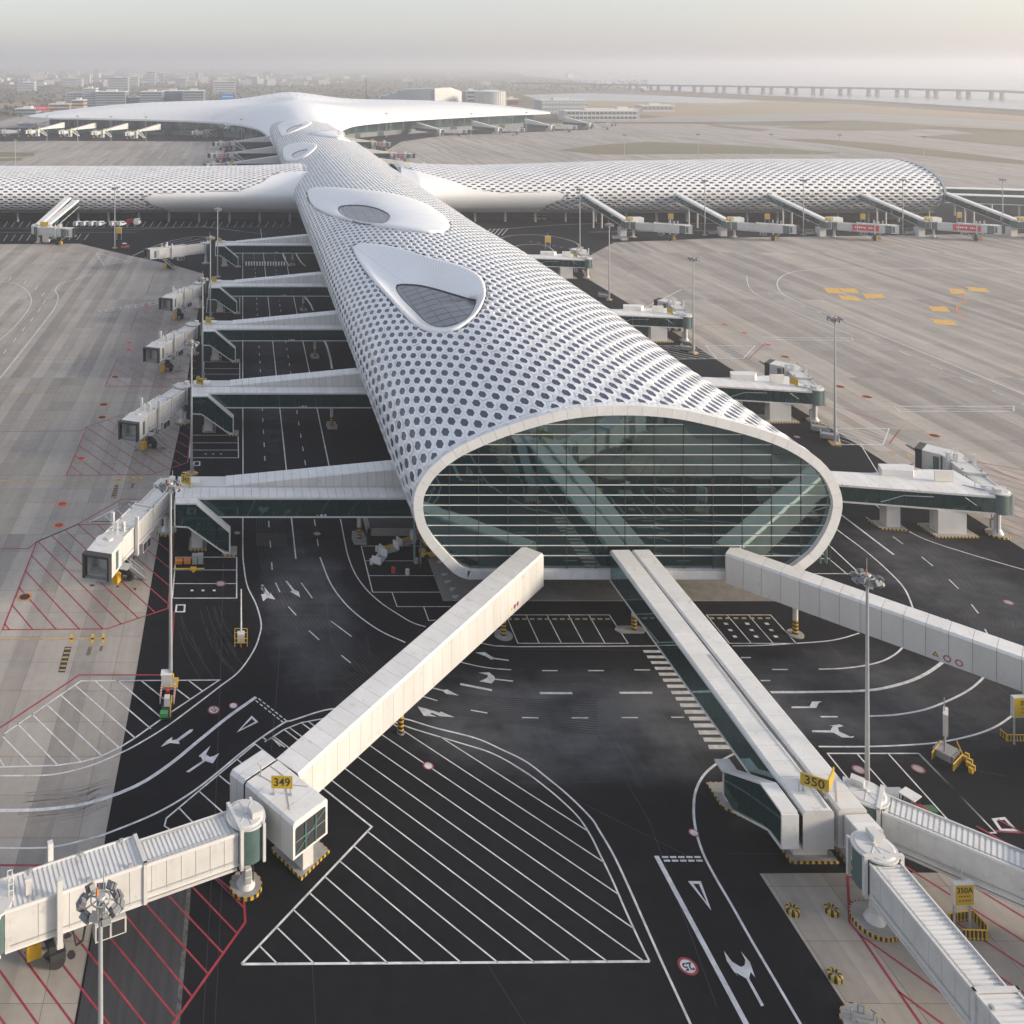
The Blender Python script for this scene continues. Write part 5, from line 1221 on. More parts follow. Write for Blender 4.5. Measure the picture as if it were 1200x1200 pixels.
def gate_sign(label, num, loc, rz, w=1.9, h=1.1, second=None, lift=.55, size=.82):
    """a yellow gate number board on two short posts, with a second board set at an angle behind"""
    t = empty('gate_sign', label, 'gate sign', loc, rz)
    b = MB(); b.bbox(-w / 2, w / 2, -.05, .05, lift, lift + h); b.build('board', M_SIGN, t)
    if num:
        tx = text_mesh(num, size, M_BLACK, parent=t, thick=.004, offset=.012); tx.location = (0, -.056, lift + h / 2); tx.rotation_euler = (rad(90), 0, 0)
    b = MB()
    for x in (-w * .4, w * .4): b.bbox(x - .05, x + .05, -.03, .05, 0, lift); b.bbox(x - .12, x + .12, -.12, .12, 0, .06)
    b.build('post', M_STEEL, t)
    if second is not None:
        b = MB(); c, s_ = math.cos(second), math.sin(second); b.box((w / 2 + c * w / 2, s_ * w / 2 + .06, lift + h / 2), (w, .1, h), second); b.build('board', M_SIGN, t)
    return t
def pedestal(parent, pad, block, h, top=None):
    """concrete pad with chequered rim and a wedge-shaped white pier on it (outlines counter-clockwise in world xy)"""
    b = MB(); b.prism(pad, 0.0, .22); p = b.build('pad', M_PAD, parent)
    b = MB(); stripes(b, pad if sum(pad[i][0] * pad[(i + 1) % len(pad)][1] - pad[(i + 1) % len(pad)][0] * pad[i][1] for i in range(len(pad))) > 0 else pad[::-1],   .015, .22, .26); b.build('hazard_stripes', [M_YEL, M_BLACK], p)
    b = MB(); b.prism(block, .22, h); b.build('pier_block', M_CLADB, parent)
def support(parent, x, y, h, pad=None, r=.3):
    b = MB(); b.cyl((x, y, .1), (x, y, h), r, r, 14); c = b.build('support_column', M_CLAD, parent)
    b = MB(); k = 8
    for i in range(k):
        b.cyl((x, y, .14 + i * .22), (x, y, .14 + (i + 1) * .22), r + .02, r + .02, 14, mi=i % 2, cap=False)
    b.build('hazard_band', [M_BLACK, M_YEL], c)
    b = MB(); b.prism(pad or circ(1.1, 20, (x, y)), 0, .14); b.build('kerb_pad', M_PAD, parent)

# ---- gate 349: walkway to the lower left and its node
bf = set(o.name for o in S.objects)
w349 = empty('walkway', 'white panelled walkway from the glazed front to the gate 349 node at lower left', 'walkway', (3.5, 82.5, 0))
r = Run((36.9, 120.0), (3.9, 85.3), 8.05, 6.3, 4.1, 3.25)
clad_run(w349, r, 2.95, 26, ch=.2)
b = MB(); q = [r.p(-.02, -1.47, r.bot(0)), r.p(-.02, 1.47, r.bot(0)), r.p(-.02, 1.47, 7.85), r.p(-.02, -1.47, 7.85)]; b.extr(q, (r.d[0] * .1, r.d[1] * .1, 0)); b.build('end_panel', M_CLADB, w349)
nA, nB = np.array([.1, 83.3]), np.array([4.1, 78.8]); nd = (nB - nA) / np.linalg.norm(nB - nA); nn = np.array([-nd[1], nd[0]])
c0 = nA + nn * 2.1; rN = Run(c0, c0 + nd * 6.02, 6.32, 6.32, 3.15, 3.15)
clad_run(w349, rN, 4.25, 4, ch=.22)
e = rN.L + .02
b = MB(); fr = [rN.p(e, s, z) for s, z in ((-2.1, 3.2), (2.1, 3.2), (2.1, 6.1), (1.85, 6.3), (-1.85, 6.3), (-2.1, 6.1))]; inn_ = [rN.p(e, s, z) for s, z in ((-1.85, 3.4), (1.85, 3.4), (1.85, 5.6), (1.7, 5.75), (-1.7, 5.75), (-1.85, 5.6))]
for k in range(6): b.add([fr[k], fr[(k + 1) % 6], inn_[(k + 1) % 6], inn_[k]], [(0, 1, 2, 3)])
b.build('window_frame', M_CLAD, w349)
for k in range(3):
    a, c = -1.85 + k * 1.2333 + .02, -1.85 + (k + 1) * 1.2333 - .02
    b = MB(); b.extr([rN.p(e - .05, a, 3.4), rN.p(e - .05, c, 3.4), rN.p(e - .05, c, 5.7), rN.p(e - .05, a, 5.7)], (-nd[0] * .04, -nd[1] * .04, 0)); b.build('glass_panel', M_LINKG, w349)
bm_ = MB()
for s_, w_b in ((-.62, .06), (.62, .06)): bm_.cyl(rN.p(e + .01, s_, 3.4), rN.p(e + .01, s_, 5.7), w_b, w_b, 4, cap=False)
bm_.cyl(rN.p(e + .01, -1.85, 3.5), rN.p(e + .01, 1.85, 5.6), .035, .035, 4, cap=False); bm_.cyl(rN.p(e + .01, -1.85, 4.55), rN.p(e + .01, 1.85, 4.55), .035, .035, 4, cap=False); bm_.build('glazing_bar', mat('mullion_green2', (.12, .24, .22), .4), w349)
rs = Run(c0 - nd * .22, c0 - nd * 2.0, 6.32, 6.2, 3.15, 3.1); clad_run(w349, rs, 4.25, 2, ch=.3)
b = MB(); q = [rs.p(rs.L, s, z) for s, z in ((-2.1, 3.15), (2.1, 3.15), (2.1, 5.9), (1.8, 6.18), (-1.8, 6.18), (-2.1, 5.9))]; b.extr(q, (-nd[0] * .08, -nd[1] * .08, 0)); b.build('end_panel', M_CLADB, w349)
def along(t, s, base=c0): q = base + nd * t + nn * s; return (float(q[0]), float(q[1]))
pedestal(w349, [(2.4, 83.6), (4.9, 80.5), (7.6, 83.4), (6.5, 84.8), (4.2, 85.6)], [(5.1, 81.3), (6.05, 82.0), (5.0, 83.5), (4.0, 82.7)], 3.1)
support(w349, G2(590, 745)[0], G2(590, 745)[1], 3.9); support(w349, G2(469.5, 859)[0], G2(469.5, 859)[1], 3.4, pad=circ(.4, 12, G2(469.5, 859)))
for k, (cc, m_) in enumerate(((M_YEL, 0), (M_RED, 1), (M_RED, 2))):                        # the three small warning marks on the wall
    t_ = 7.2 + k * .75 - .3; c_ = r.p(t_, 0, r.bot(t_) + .75); b = MB(); nb_ = 3 if k == 2 else 16
    pts = [(r.d * (.27 * math.cos(2 * PI * i / nb_ + PI / 2)), .27 * math.sin(2 * PI * i / nb_ + PI / 2)) for i in range(nb_)]
    o_ = r.n * (1.475 + .012); b.poly([(c_[0] + p[0][0] + o_[0], c_[1] + p[0][1] + o_[1], c_[2] + p[1]) for p in pts]); b.build('warning_mark', M_YEL if k == 2 else M_RED, w349)
b = MB(); b.tube([(1.5, 84.0, 6.3), (1.5, 84.0, 7.3), (1.2, 84.0, 7.5)], .05); b.tube([(1.2, 84.3, 6.34), (2.6, 83.2, 6.35), (5.6, 82.8, 6.35)], .025, 4); b.tube([(2.4, 85.2, 6.34), (3.6, 84.0, 6.35), (3.9, 80.2, 6.35)], .025, 4); b.build('roof_cable', M_STEEL, w349)
child_fix(w349, bf)
bf = set(o.name for o in S.objects)

# ---- gate 350: twin walkways straight out, node, stair
w350 = empty('walkway', 'twin white panelled walkways running straight out to the gate 350 node', 'walkway', (49, 82, 0))
rl_ = Run((48.1, 120.0), (49.05, 80.2), 8.0, 6.3, 4.0, 3.3); clad_run(w350, rl_, 2.7, 22, glass=('R',), ch=.2)
rr_ = Run((50.75, 120.0), (52.1, 80.4), 8.02, 6.32, 4.0, 3.3); clad_run(w350, rr_, 2.5, 22, ch=.2)
def endcap(parent, r, w, t, ch=.2, m=None):
    b = MB(); hw = w / 2; q = [r.p(t, s, z) for s, z in ((-hw, r.bot(t)), (hw, r.bot(t)), (hw, r.top(t) - ch), (hw - ch, r.top(t)), (-hw + ch, r.top(t)), (-hw, r.top(t) - ch))]; b.extr(q, (r.d[0] * .06, r.d[1] * .06, 0)); b.build('end_panel', m or M_CLADB, parent)
endcap(w350, rl_, 2.7, rl_.L); endcap(w350, rr_, 2.5, rr_.L)
rb = Run((52.35, 80.25), (52.45, 78.6), 5.95, 5.95, 2.8, 2.8); clad_run(w350, rb, 2.2, 2, ch=.06); endcap(w350, rb, 2.2, rb.L, .06)
rb2 = Run((53.3, 83.6), (54.4, 82.9), 6.0, 6.0, 2.8, 2.8); clad_run(w350, rb2, 2.2, 1, ch=.06)
# stair enclosure on the left, glass side facing left
prof = [(80.0, 6.2), (83.2, 6.2), (89.6, 2.5), (89.6, .2), (88.0, .15), (82.1, 3.2), (80.0, 3.3)]
xs0, xs1 = 45.75, 47.2
for i in range(len(prof)):
    (ya, za), (yc, zc) = prof[i], prof[(i + 1) % len(prof)]; l = math.hypot(yc - ya, zc - za); n = max(1, int(l / 1.3)); ny, nz = (zc - za) / l, -(yc - ya) / l
    for k in range(n):
        a = (ya + (yc - ya) * k / n + .012 * (yc - ya) / l, za + (zc - za) * k / n); c = (ya + (yc - ya) * (k + 1) / n - .012 * (yc - ya) / l, za + (zc - za) * (k + 1) / n)
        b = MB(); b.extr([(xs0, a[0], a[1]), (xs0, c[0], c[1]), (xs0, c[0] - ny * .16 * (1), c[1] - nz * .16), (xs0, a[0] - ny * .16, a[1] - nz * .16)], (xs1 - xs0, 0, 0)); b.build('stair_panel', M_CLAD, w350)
shr = lambda p, k: (p[0] + (84.3 - p[0]) * k * .35, p[1] + (3.6 - p[1]) * k)
yc_ = [80.0, 81.6, 83.2, 84.8, 86.4, 88.0, 89.6]
topz = lambda y: np.interp(y, [80, 83.2, 89.6], [6.05, 6.05, 2.35]); botz = lambda y: np.interp(y, [80, 82.1, 88, 89.6], [3.45, 3.35, .3, .3])
for a, c in zip(yc_[:-1], yc_[1:]):
    a_, c_ = a + .03, c - .03; b = MB(); b.extr([(xs0 + .08, a_, botz(a_)), (xs0 + .08, c_, botz(c_)), (xs0 + .08, c_, topz(c_)), (xs0 + .08, a_, topz(a_))], (.05, 0, 0)); b.build('glass_panel', M_LINKG, w350)
b = MB(); b.tube([(xs0 + .3, 80.3, 4.5), (xs0 + .3, 82.4, 4.4), (xs0 + .3, 88.6, 1.3)], .05); b.build('handrail', M_STEEL, w350)
b = MB(); b.bbox(xs0 + .25, xs1 - .05, 80.1, 82.2, 3.35, 3.5)
for k in range(14): b.bbox(xs0 + .25, xs1 - .05, 82.2 + k * .42, 82.62 + k * .42, 3.3 - k * .22, 3.42 - k * .22)
b.build('stair_steps', M_GREY, w350)
b = MB(); b.extr([(xs1, y, z) for y, z in prof[::-1]], (.06, 0, 0)); b.build('back_panel', M_DARKROOM, w350)
b = MB(); fp = [(45.9, 89.6, .2), (47.2, 89.6, .2), (47.2, 91.2, .2), (45.9, 91.2, .2)]; b.bbox(45.75, 47.2, 89.62, 91.3, 2.3, 2.5); b.build('canopy', M_CLAD, w350)
pedestal(w350, [(47.9, 82.2), (52.1, 82.2), (52.1, 85.4), (47.9, 85.4)], [(48.5, 82.9), (51.5, 82.9), (51.5, 84.6), (48.5, 84.6)], 3.0)
pedestal(w350, [(52.7, 81.2), (54.3, 81.2), (54.3, 84.4), (52.7, 84.4)], [(53.0, 82.2), (54.0, 82.2), (54.0, 83.8), (53.0, 83.8)], 3.0)
b = MB(); b.prism([(45.0, 88.4), (46.3, 87.2), (47.4, 87.4), (47.4, 91.4), (45.0, 91.4)], 0, .18); pd = b.build('pad', M_PAD, w350)
b = MB(); stripes(b, [(45.0, 88.4), (46.3, 87.2), (47.4, 87.4), (47.4, 91.4), (45.0, 91.4)], .02, .18, .26); b.build('hazard_stripes', [M_YEL, M_BLACK], pd)
x, y = G2(743, 738.5); support(w350, x, y, 3.9, pad=[(x - 1.9, y - .7), (x + .9, y - .7), (x + 1.5, y), (x + .9, y + .7), (x - 1.9, y + .7), (x - 2.4, y)])
b = MB(); b.tube([(48.6, 82.2, 6.4), (48.6, 82.2, 7.4), (48.4, 82.2, 7.5)], .05); b.tube([(49.9, 80.4, 6.36), (50.2, 84, 6.55), (49.9, 90, 6.8), (49.6, 100, 7.2)], .04, 4); b.tube([(51.2, 81, 6.38), (52.6, 83.4, 6.5)], .025, 4); b.build('roof_cable', M_STEEL, w350)
child_fix(w350, bf); bf = set(o.name for o in S.objects)

# ---- gate 351: walkway off to the right
w351 = empty('walkway', 'white panelled walkway leaving the glazed front toward the right edge', 'walkway', (82, 99, 0))
r = Run((62.1, 120.2), (101.5, 83.5), 8.0, 6.6, 3.75, 3.4); clad_run(w351, r, 3.0, 26, ch=.25)
b = MB(); q = [r.p(-.02, s, z) for s, z in ((-1.5, 4.25), (1.5, 4.25), (1.5, 7.8), (1.25, 8.0), (-1.25, 8.0), (-1.5, 7.8))]; b.extr(q, (r.d[0] * .1, r.d[1] * .1, 0)); b.build('end_panel', M_CLADB, w351)
x, y = G2(932, 743.5); support(w351, x, y, 4.0, pad=circ(.95, 20, (x, y)))
support(w351, 88.0, 95.2, 3.6)
for k in range(3):
    t_ = 21.6 + k * 1.05; c_ = r.p(t_, -1.515, r.bot(t_) + .62); b = MB(); nb_ = 3 if k == 0 else 18
    def wp(rr, off): return [(c_[0] - r.n[0] * off + r.d[0] * rr * math.cos(2 * PI * i / nb_ + PI / 2), c_[1] - r.n[1] * off + r.d[1] * rr * math.cos(2 * PI * i / nb_ + PI / 2), c_[2] + rr * math.sin(2 * PI * i / nb_ + PI / 2)) for i in range(nb_)]
    b.poly(wp(.36, .01), 0); b.poly(wp(.24, .02), 1); b.build('warning_mark', [M_BLACK if k == 0 else M_RED, M_YEL if k == 0 else M_WHITE], w351)
child_fix(w351, bf); bf = set(o.name for o in S.objects)

gate_sign('yellow 349 gate number board on the lower left node roof', '349', (3.3, 81.9, 6.34), rad(-2), w=1.85, h=1.05, size=.98)
gate_sign('yellow 350 gate number board on the twin walkway node roof', '350', (49.75, 81.9, 6.34), rad(-28), w=2.1, h=1.05, second=rad(75), size=1.05)
# ---- the three near jet bridges
def ang(a, b): return math.atan2(b[1] - a[1], b[0] - a[0])
jet_bridge('cream jet bridge of gate 349 reaching the left edge of the picture', (.15, 79.9), ang((.15, 79.9), (-17.6, 72.5)), L=20.3, zb=3.15, turn=rad(40), pad_r=1.38, stair=False)
jet_bridge('white jet bridge running toward the viewer from below the 350 sign', (51.45, 76.6), ang((51.45, 76.6), (51.9, 60)), L=26, zb=3.15, turn=rad(20), pad_r=1.75)
jet_bridge('white jet bridge leaving rightward from behind the 350 sign', (54.6, 82.3), ang((54.6, 82.3), (63.0, 75.4)), L=24, zb=3.15, turn=rad(20), pad_r=1.5)
bf = set(o.name for o in S.objects)

# ---- the five links on the left
LINK_YL = [135.7, 179.0, 222.4, 265.4, 326.0]
def left_link(label, y0):
    t = empty('link_walkway', label, 'walkway', (-10, y0, 0), 0, 'link walkways on the left side')
    return t
def build_left(t):
    """local frame: x 0 at the node, building at x 36; y 0 = near glass face; z from 4.5 to 7.55"""
    r = Run((0, 2.6), (36, 2.6), 7.55, 7.55, 3.05, 3.05)
    clad_run(t, Run((0, 1.6), (37, 1.6), 7.55, 7.55, 3.05, 3.05), 3.2, 30, walls=('L',), glass=('R',), ch=.14)
    rp = Run((7.2, 5.0), (37, 5.0), 7.75, 10.6, .9, 3.4)
    clad_run(t, rp, 3.3, 24, ch=.16)
    b = MB(); b.quad((-.02, 0, 4.5), (-.02, 3.2, 4.5), (-.02, 3.2, 7.4), (-.02, 0, 7.4)); b.build('end_panel', M_CLADB, t)
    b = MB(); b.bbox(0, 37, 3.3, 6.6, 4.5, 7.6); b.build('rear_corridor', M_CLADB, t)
    b = MB(); b.bbox(.3, 36, .4, 2.9, 4.62, 4.72); b.build('floor', M_GREY, t)
    prof = [(0, 7.45), (3.15, 7.45), (8.05, 3.3), (8.05, .25), (7.2, .2), (1.95, 3.9), (0, 4.0)]
    y0, y1 = -1.75, -.03
    for i in range(len(prof)):
        (xa, za), (xc, zc) = prof[i], prof[(i + 1) % len(prof)]; l = math.hypot(xc - xa, zc - za); nx, nz = -(zc - za) / l, (xc - xa) / l
        b = MB(); b.extr([(xa, y0, za), (xc, y0, zc), (xc - nx * .2, y0, zc - nz * .2), (xa - nx * .2, y0, za - nz * .2)], (0, y1 - y0, 0)); b.build('stair_panel', M_CLAD, t)
    tz = lambda x: np.interp(x, [0, 3.15, 8.05], [7.25, 7.25, 3.1]); bz = lambda x: np.interp(x, [0, 1.95, 7.2, 8.05], [4.2, 4.1, .4, .45])
    xs = [.15, 1.6, 3.15, 4.6, 6.1, 7.9]
    for a, c in zip(xs[:-1], xs[1:]):
        b = MB(); a_, c_ = a + .025, c - .025; b.extr([(a_, y0 + .1, bz(a_)), (c_, y0 + .1, bz(c_)), (c_, y0 + .1, tz(c_)), (a_, y0 + .1, tz(a_))], (0, .05, 0)); b.build('glass_panel', M_LINKG, t)
    b = MB()
    for k in range(14): b.bbox(2.0 + k * .4, 2.4 + k * .4, y0 + .25, y1 - .1, 4.0 - k * .27, 4.12 - k * .27)
    b.build('stair_steps', M_GREY, t)
    b = MB(); b.extr([(x, y1 - .06, z) for x, z in prof], (0, .05, 0)); b.build('back_panel', M_DARKROOM, t)
    pedestal(t, [(2.0, -.6), (4.6, -.6), (4.6, 3), (2.0, 3)], [(2.4, 0), (4.0, 0), (4.0, 2.4), (2.4, 2.4)], 4.4)
    b = MB(); b.bbox(6.9, 9.0, -2.0, .6, 0, .16); p = b.build('pad', M_PAD, t); b = MB(); stripes(b, [(6.9, -2.0), (9.0, -2.0), (9.0, .6), (6.9, .6)], .01, .16, .3); b.build('hazard_stripes', [M_YEL, M_BLACK], p)
    for x in (27.0,):
        b = MB(); b.cyl((x, 3, .1), (x, 3, 4.5), .32, .32, 12); c = b.build('support_column', M_CLAD, t)
        b = MB()
        for i in range(8): b.cyl((x, 3, .14 + i * .22), (x, 3, .14 + (i + 1) * .22), .34, .34, 12, mi=i % 2, cap=False)
        b.build('hazard_band', [M_BLACK, M_YEL], c)
        b = MB(); b.prism([(x - .9, 1.2), (x + .9, 1.2), (x + 1.1, 3.0), (x + .8, 5), (x - .8, 5), (x - 1.1, 3)], 0, .14); b.build('kerb_pad', M_PAD, t)
    for k, x in enumerate((20.6, 21.2, 21.75)):
        b = MB(); b.cyl((x, -.03, 4.85), (x, .0, 4.85), .2, .2, 3 if k == 0 else 14, smooth=False); b.build('warning_mark', M_YEL if k == 0 else M_WHITE, t)
    b = MB(); b.bbox(.4, 3.4, 3.6, 5.6, 7.55, 8.0); b.build('roof_box', M_CLAD, t)
    b = MB(); b.tube([(1.2, 4.6, 8.0), (1.2, 4.6, 9.1), (.8, 4.6, 9.1)], .05); b.build('camera_pole', M_CLAD, t)
names = ['nearest left link walkway with glass stair, beside the front of the building', 'second left link walkway from the glazed front', 'third left link walkway from the glazed front, middle of five', 'fourth left link walkway, next but one to the left pier', 'farthest left link walkway, in front of the left pier']
l0 = left_link(names[0], LINK_YL[0]); build_left(l0); kids = children_of()
for nm, y in zip(names[1:], LINK_YL[1:]):
    c = copy_tree(l0, kids); c.location = (-10, y, 0); c['label'] = nm
jn = ['nearest left jet bridge, its cab open toward the red hatching', 'second left jet bridge from the front', 'third left jet bridge from the front, middle of five', 'fourth left jet bridge beside the row of red stand lines', 'farthest left jet bridge, parked level in front of the left pier']
JL = [(-11.6, 140.6, (-18.2, 122.4), 17.0), (-12.0, 183.5, (-19.5, 166.5), 16.0), (-12.3, 227, (-20, 209), 16.5), (-12.8, 270, (-20.5, 253), 15.5), (-13.5, 330.5, (-32, 318.5), 18)]
for (x, y, e, L), nm in zip(JL, jn): jet_bridge(nm, (x, y), ang((x, y), e), L=L, zb=4.35, turn=rad(4) if y < 300 else rad(-8), teal=False, group='jet bridges on the left side')
for num, y, nm in zip(('347', '345', None, None, None), LINK_YL, ('yellow gate number board on the nearest left link', 'yellow gate number board on the second left link', 'yellow gate board on the third left link', 'yellow gate board on the fourth left link', 'yellow gate board on the farthest left link')):
    gate_sign(nm, num, (-8.6, y + 3.2, 7.6), rad(-38), w=1.8, h=1.25, lift=.4, size=.92)

# ---- the links on the right
def right_link(label, bx, by, lead=37.0):
    t = empty('link_walkway', label, 'walkway', (bx, by, 0), 0, 'link walkways on the right side'); return t
def build_right(t, lead=37.0):
    """local origin at the outer near corner; x runs to -lead at the building"""
    sl = 6.9 / 37.0; zb, zg, zt = 3.6, 6.0, 6.6; n = 22
    near = lambda x: -x * sl; far = lambda x: np.interp(x, [-lead, -14, -4, 0], [lead * sl + 3.4, 14 * sl + 4.6, 8.6, 8.2])
    for i in range(n):
        a, c = -lead + lead * i / n + .02, -lead + lead * (i + 1) / n - .02
        b = MB(); q = [(a, near(a), 0), (c, near(c), 0), (c, near(c) + .55, 0), (c, far(c), 0), (a, far(a), 0), (a, near(a) + .55, 0)]
        V_ = [(x, y, zt + (.0 if 0 < k < 1 else 0) - (.25 if k in (0, 1) else 0)) for k, (x, y, _) in enumerate(q)]; V_ = [(q[0][0], q[0][1], zt - .3), (q[1][0], q[1][1], zt - .3), (q[2][0], q[2][1], zt), (q[3][0], q[3][1], zt), (q[4][0], q[4][1], zt), (q[5][0], q[5][1], zt)]
        b.add(V_, [(0, 1, 2, 5), (5, 2, 3, 4)]); lo = [(x, y, z - .12) for x, y, z in V_]; b.add(V_ + lo, [(1, 0, 6, 7), (0, 5, 11, 6), (5, 4, 10, 11), (2, 1, 7, 8), (3, 2, 8, 9), (4, 3, 9, 10)]); b.build('roof_panel', M_CLAD, t)
    b = MB(); b.add([(-lead, near(-lead), zt - .42), (0, 0, zt - .42), (0, 0, zg), (-lead, near(-lead), zg)], [(0, 3, 2, 1)]); b.extr([(-lead, near(-lead), zb), (0, 0, zb), (0, .25, zb), (-lead, near(-lead) + .25, zb)], (0, 0, .2)); b.build('edge_beam', M_CLAD, t)
    for i in range(n):
        a, c = -lead + lead * i / n + .03, -lead + lead * (i + 1) / n - .03
        b = MB(); b.extr([(a, near(a) + .12, zb + .22), (c, near(c) + .12, zb + .22), (c, near(c) + .12, zt - .34), (a, near(a) + .12, zt - .34)], (0, .05, 0)); b.build('glass_panel', M_LINKG, t)
    b = MB(); b.prism([(-lead, near(-lead) + .3), (-.3, .3), (-.3, 7.8), (-4, 8.2), (-14, 14 * sl + 4.2), (-lead, lead * sl + 3.0)], zb, zb + .15); b.prism([(-lead, lead * sl + 3.0), (-14, 14 * sl + 4.2), (-4, 8.2), (-.3, 7.8), (-.3, 7.9), (-4, 8.35), (-14, 14 * sl + 4.35), (-lead, lead * sl + 3.15)], zb, zt - .2); b.build('rear_wall', M_CLADB, t)
    b = MB(); b.extr([(-.06, .2, zb), (-.06, 8, zb), (-.06, 8, zt - .15), (-.06, .2, zt - .15)], (.05, 0, 0)); b.build('end_panel', M_CLADB, t)
    b = MB(); b.tube([(-15, 2.9, zb + .5), (-12, 2.4, zb + 1.7), (-8, 1.5, zb + 1.9)], .07); b.tube([(-4, .6, zb + 2.2), (-2, .6, zb + .8)], .06); b.build('inner_handrail', M_STEEL, t)
    pedestal(t, [(-8.6, .2), (-2.2, .2), (-2.2, 4.4), (-8.6, 4.4)], [(-7.6, 1.2), (-3.6, .9), (-3.6, 3.2), (-7.6, 3.0)], zb)
    pedestal(t, [(-15.2, 2.8), (-11.3, 2.2), (-11.3, 5), (-15.2, 5.4)], [(-13.9, 3.2), (-12.0, 3.0), (-12.0, 4.6), (-13.9, 4.8)], zb)
    pedestal(t, [(-24, 4.5), (-21, 4.2), (-21, 7), (-24, 7.2)], [(-23.4, 5.0), (-21.6, 4.8), (-21.6, 6.4), (-23.4, 6.6)], zb)
    b = MB(); b.prism([(-12.6, 6.2), (-8.2, 5.6), (-6.8, 7.4), (-7.4, 8.1), (-11.8, 8.3)], zt - .1, zt + 1.0); b.build('roof_box', M_CLAD, t)
    b = MB(); b.bbox(-6.0, -3.2, 4.0, 4.25, zt + .1, zt + 1.7); b.build('roof_screen', M_CLADB, t)
    b = MB(); b.tube([(-2.6, 3.0, zt), (-1.2, 1.6, zt + .1), (-.6, 1.2, zt + .1)], .1); b.tube([(-2, 1.4, zt), (-2, 1.4, zt + 1.2)], .05); b.build('roof_cable', M_STEEL, t)
RL = [(111.0, 138.6), (110.8, 183.0), (110.6, 236.4), (111.3, 306.5)]
rn = ['nearest right link walkway, glass sided, just beside the oval front', 'second right link walkway from the oval front', 'third right link walkway, half hidden by the roof', 'farthest right link walkway before the right pier']
r0 = right_link(rn[0], *RL[0]); build_right(r0); kids = children_of()
for nm, (x, y) in zip(rn[1:], RL[1:]):
    c = copy_tree(r0, kids); c.location = (x, y, 0); c['label'] = nm
rj = ['nearest right jet bridge, its white cab raised behind the link roof', 'second right jet bridge, cab pointing away beside the tall mast', 'third right jet bridge, seen end on past the roof', 'farthest right jet bridge, low beside the right pier road']
for (x, y), nm in zip(RL, rj): jet_bridge(nm, (x + 1.2, y + 1.2), rad(78), L=12.5, zb=3.6, turn=rad(55), group='jet bridges on the right side')
for k, ((x, y), nm) in enumerate(zip(RL[1:], ('yellow gate board on the second right link roof', 'yellow gate board on the third right link roof', 'yellow gate board on the farthest right link roof'))): gate_sign(nm, None, (x - 2.2, y + 2.4, 6.65), rad(-60), w=1.7, h=1.3, lift=.2)

# ---- the jet bridges along the right pier
def pier_link(label, x, y): return empty('link_walkway', label, 'walkway', (x, y, 0), 0, 'sloping links along the right pier')
def build_pier_link(t):
    r = Run((-8.4, 30.0), (-.6, 1.2), 14.2, 6.9, 3.4, 3.2); clad_run(t, r, 3.3, 16, glass=('L', 'R'), ch=.5)
    b = MB(); b.bbox(-2.6, 1.9, -2.0, 2.2, 3.5, 6.6); b.build('node', M_CLADB, t)
    b = MB(); b.bbox(-2.7, -1.2, -2.1, 2.0, 3.7, 6.3); b.build('node_glass', M_TEAL, t)
    b = MB(); b.bbox(1.2, 6.6, 1.4, 4.6, 5.0, 7.4); b.build('roof_box', M_CLAD, t)
    b = MB(); b.bbox(-3.4, -.8, .6, 3.6, 0, 3.6); b.build('pier_block', M_CLADB, t)
    for x, y in ((-7.0, 20.5), (-3.6, 20.0)):
        b = MB(); b.cyl((x, y, 0), (x, y, 8.8), .35, .35, 8); b.build('support_column', M_CLAD, t)
    b = MB(); b.bbox(-1.4, 1.2, -.8, .2, 6.6, 7.9); b.build('gate_board', M_SIGN, t)
PX = [157.0, 198.0, 238.4, 278.8, 316.5]
pn = ['leftmost sloping link of the right pier, nearest the white collar', 'second sloping link from the left on the right pier', 'middle sloping link of the right pier', 'fourth sloping link from the left on the right pier', 'sloping link past the rounded end of the right pier']
p0 = pier_link(pn[0], PX[0], 382.5); build_pier_link(p0); kids = children_of()
for nm, x in zip(pn[1:], PX[1:]):
    c = copy_tree(p0, kids); c.location = (x, 382.5, 0); c['label'] = nm
pj = ['plain white jet bridge, leftmost along the right pier', 'plain white jet bridge, second from left along the right pier', 'jet bridge with red advert, third along the right pier', 'jet bridge with red advert, fourth along the right pier', 'jet bridge at the right edge past the pier end']
for k, (x, nm) in enumerate(zip(PX, pj)): jet_bridge(nm, (x + .8, 380.5), rad(-28), L=17.0, zb=3.5, turn=rad(12), group='jet bridges along the right pier', banner=k in (2, 3))
jet_bridge('lone cream jet bridge at the foot of the left pier', (-81.0, 369.0), rad(-22), L=11.5, zb=3.6, turn=rad(15))
bf = set(o.name for o in S.objects)
lp = empty('link_walkway', 'lone cream link coming down from the left pier', 'walkway', (-80, 372, 0))
r = Run((-76, 405.0), (-81.5, 370.5), 13.0, 7.0, 3.6, 3.4); clad_run(lp, r, 3.2, 14, glass=('L', 'R'), ch=.4)
r2 = Run((-72.4, 404), (-78.3, 371.5), 12.0, 7.0, 3.0, 3.4); clad_run(lp, r2, 3.2, 14, glass=('L', 'R'), ch=.4)
b = MB(); b.bbox(-83.5, -76, 368.5, 372, 3.6, 7); b.build('node', M_CLADB, lp)
b = MB(); b.bbox(-79.5, -77, 370, 373, 0, 3.6); b.build('pier_block', M_CLADB, lp)
b = MB(); b.bbox(-80, -76.8, 367.8, 368.6, 7, 8.4); b.build('gate_board', M_SIGN, lp)
child_fix(lp, bf); bf = set(o.name for o in S.objects)
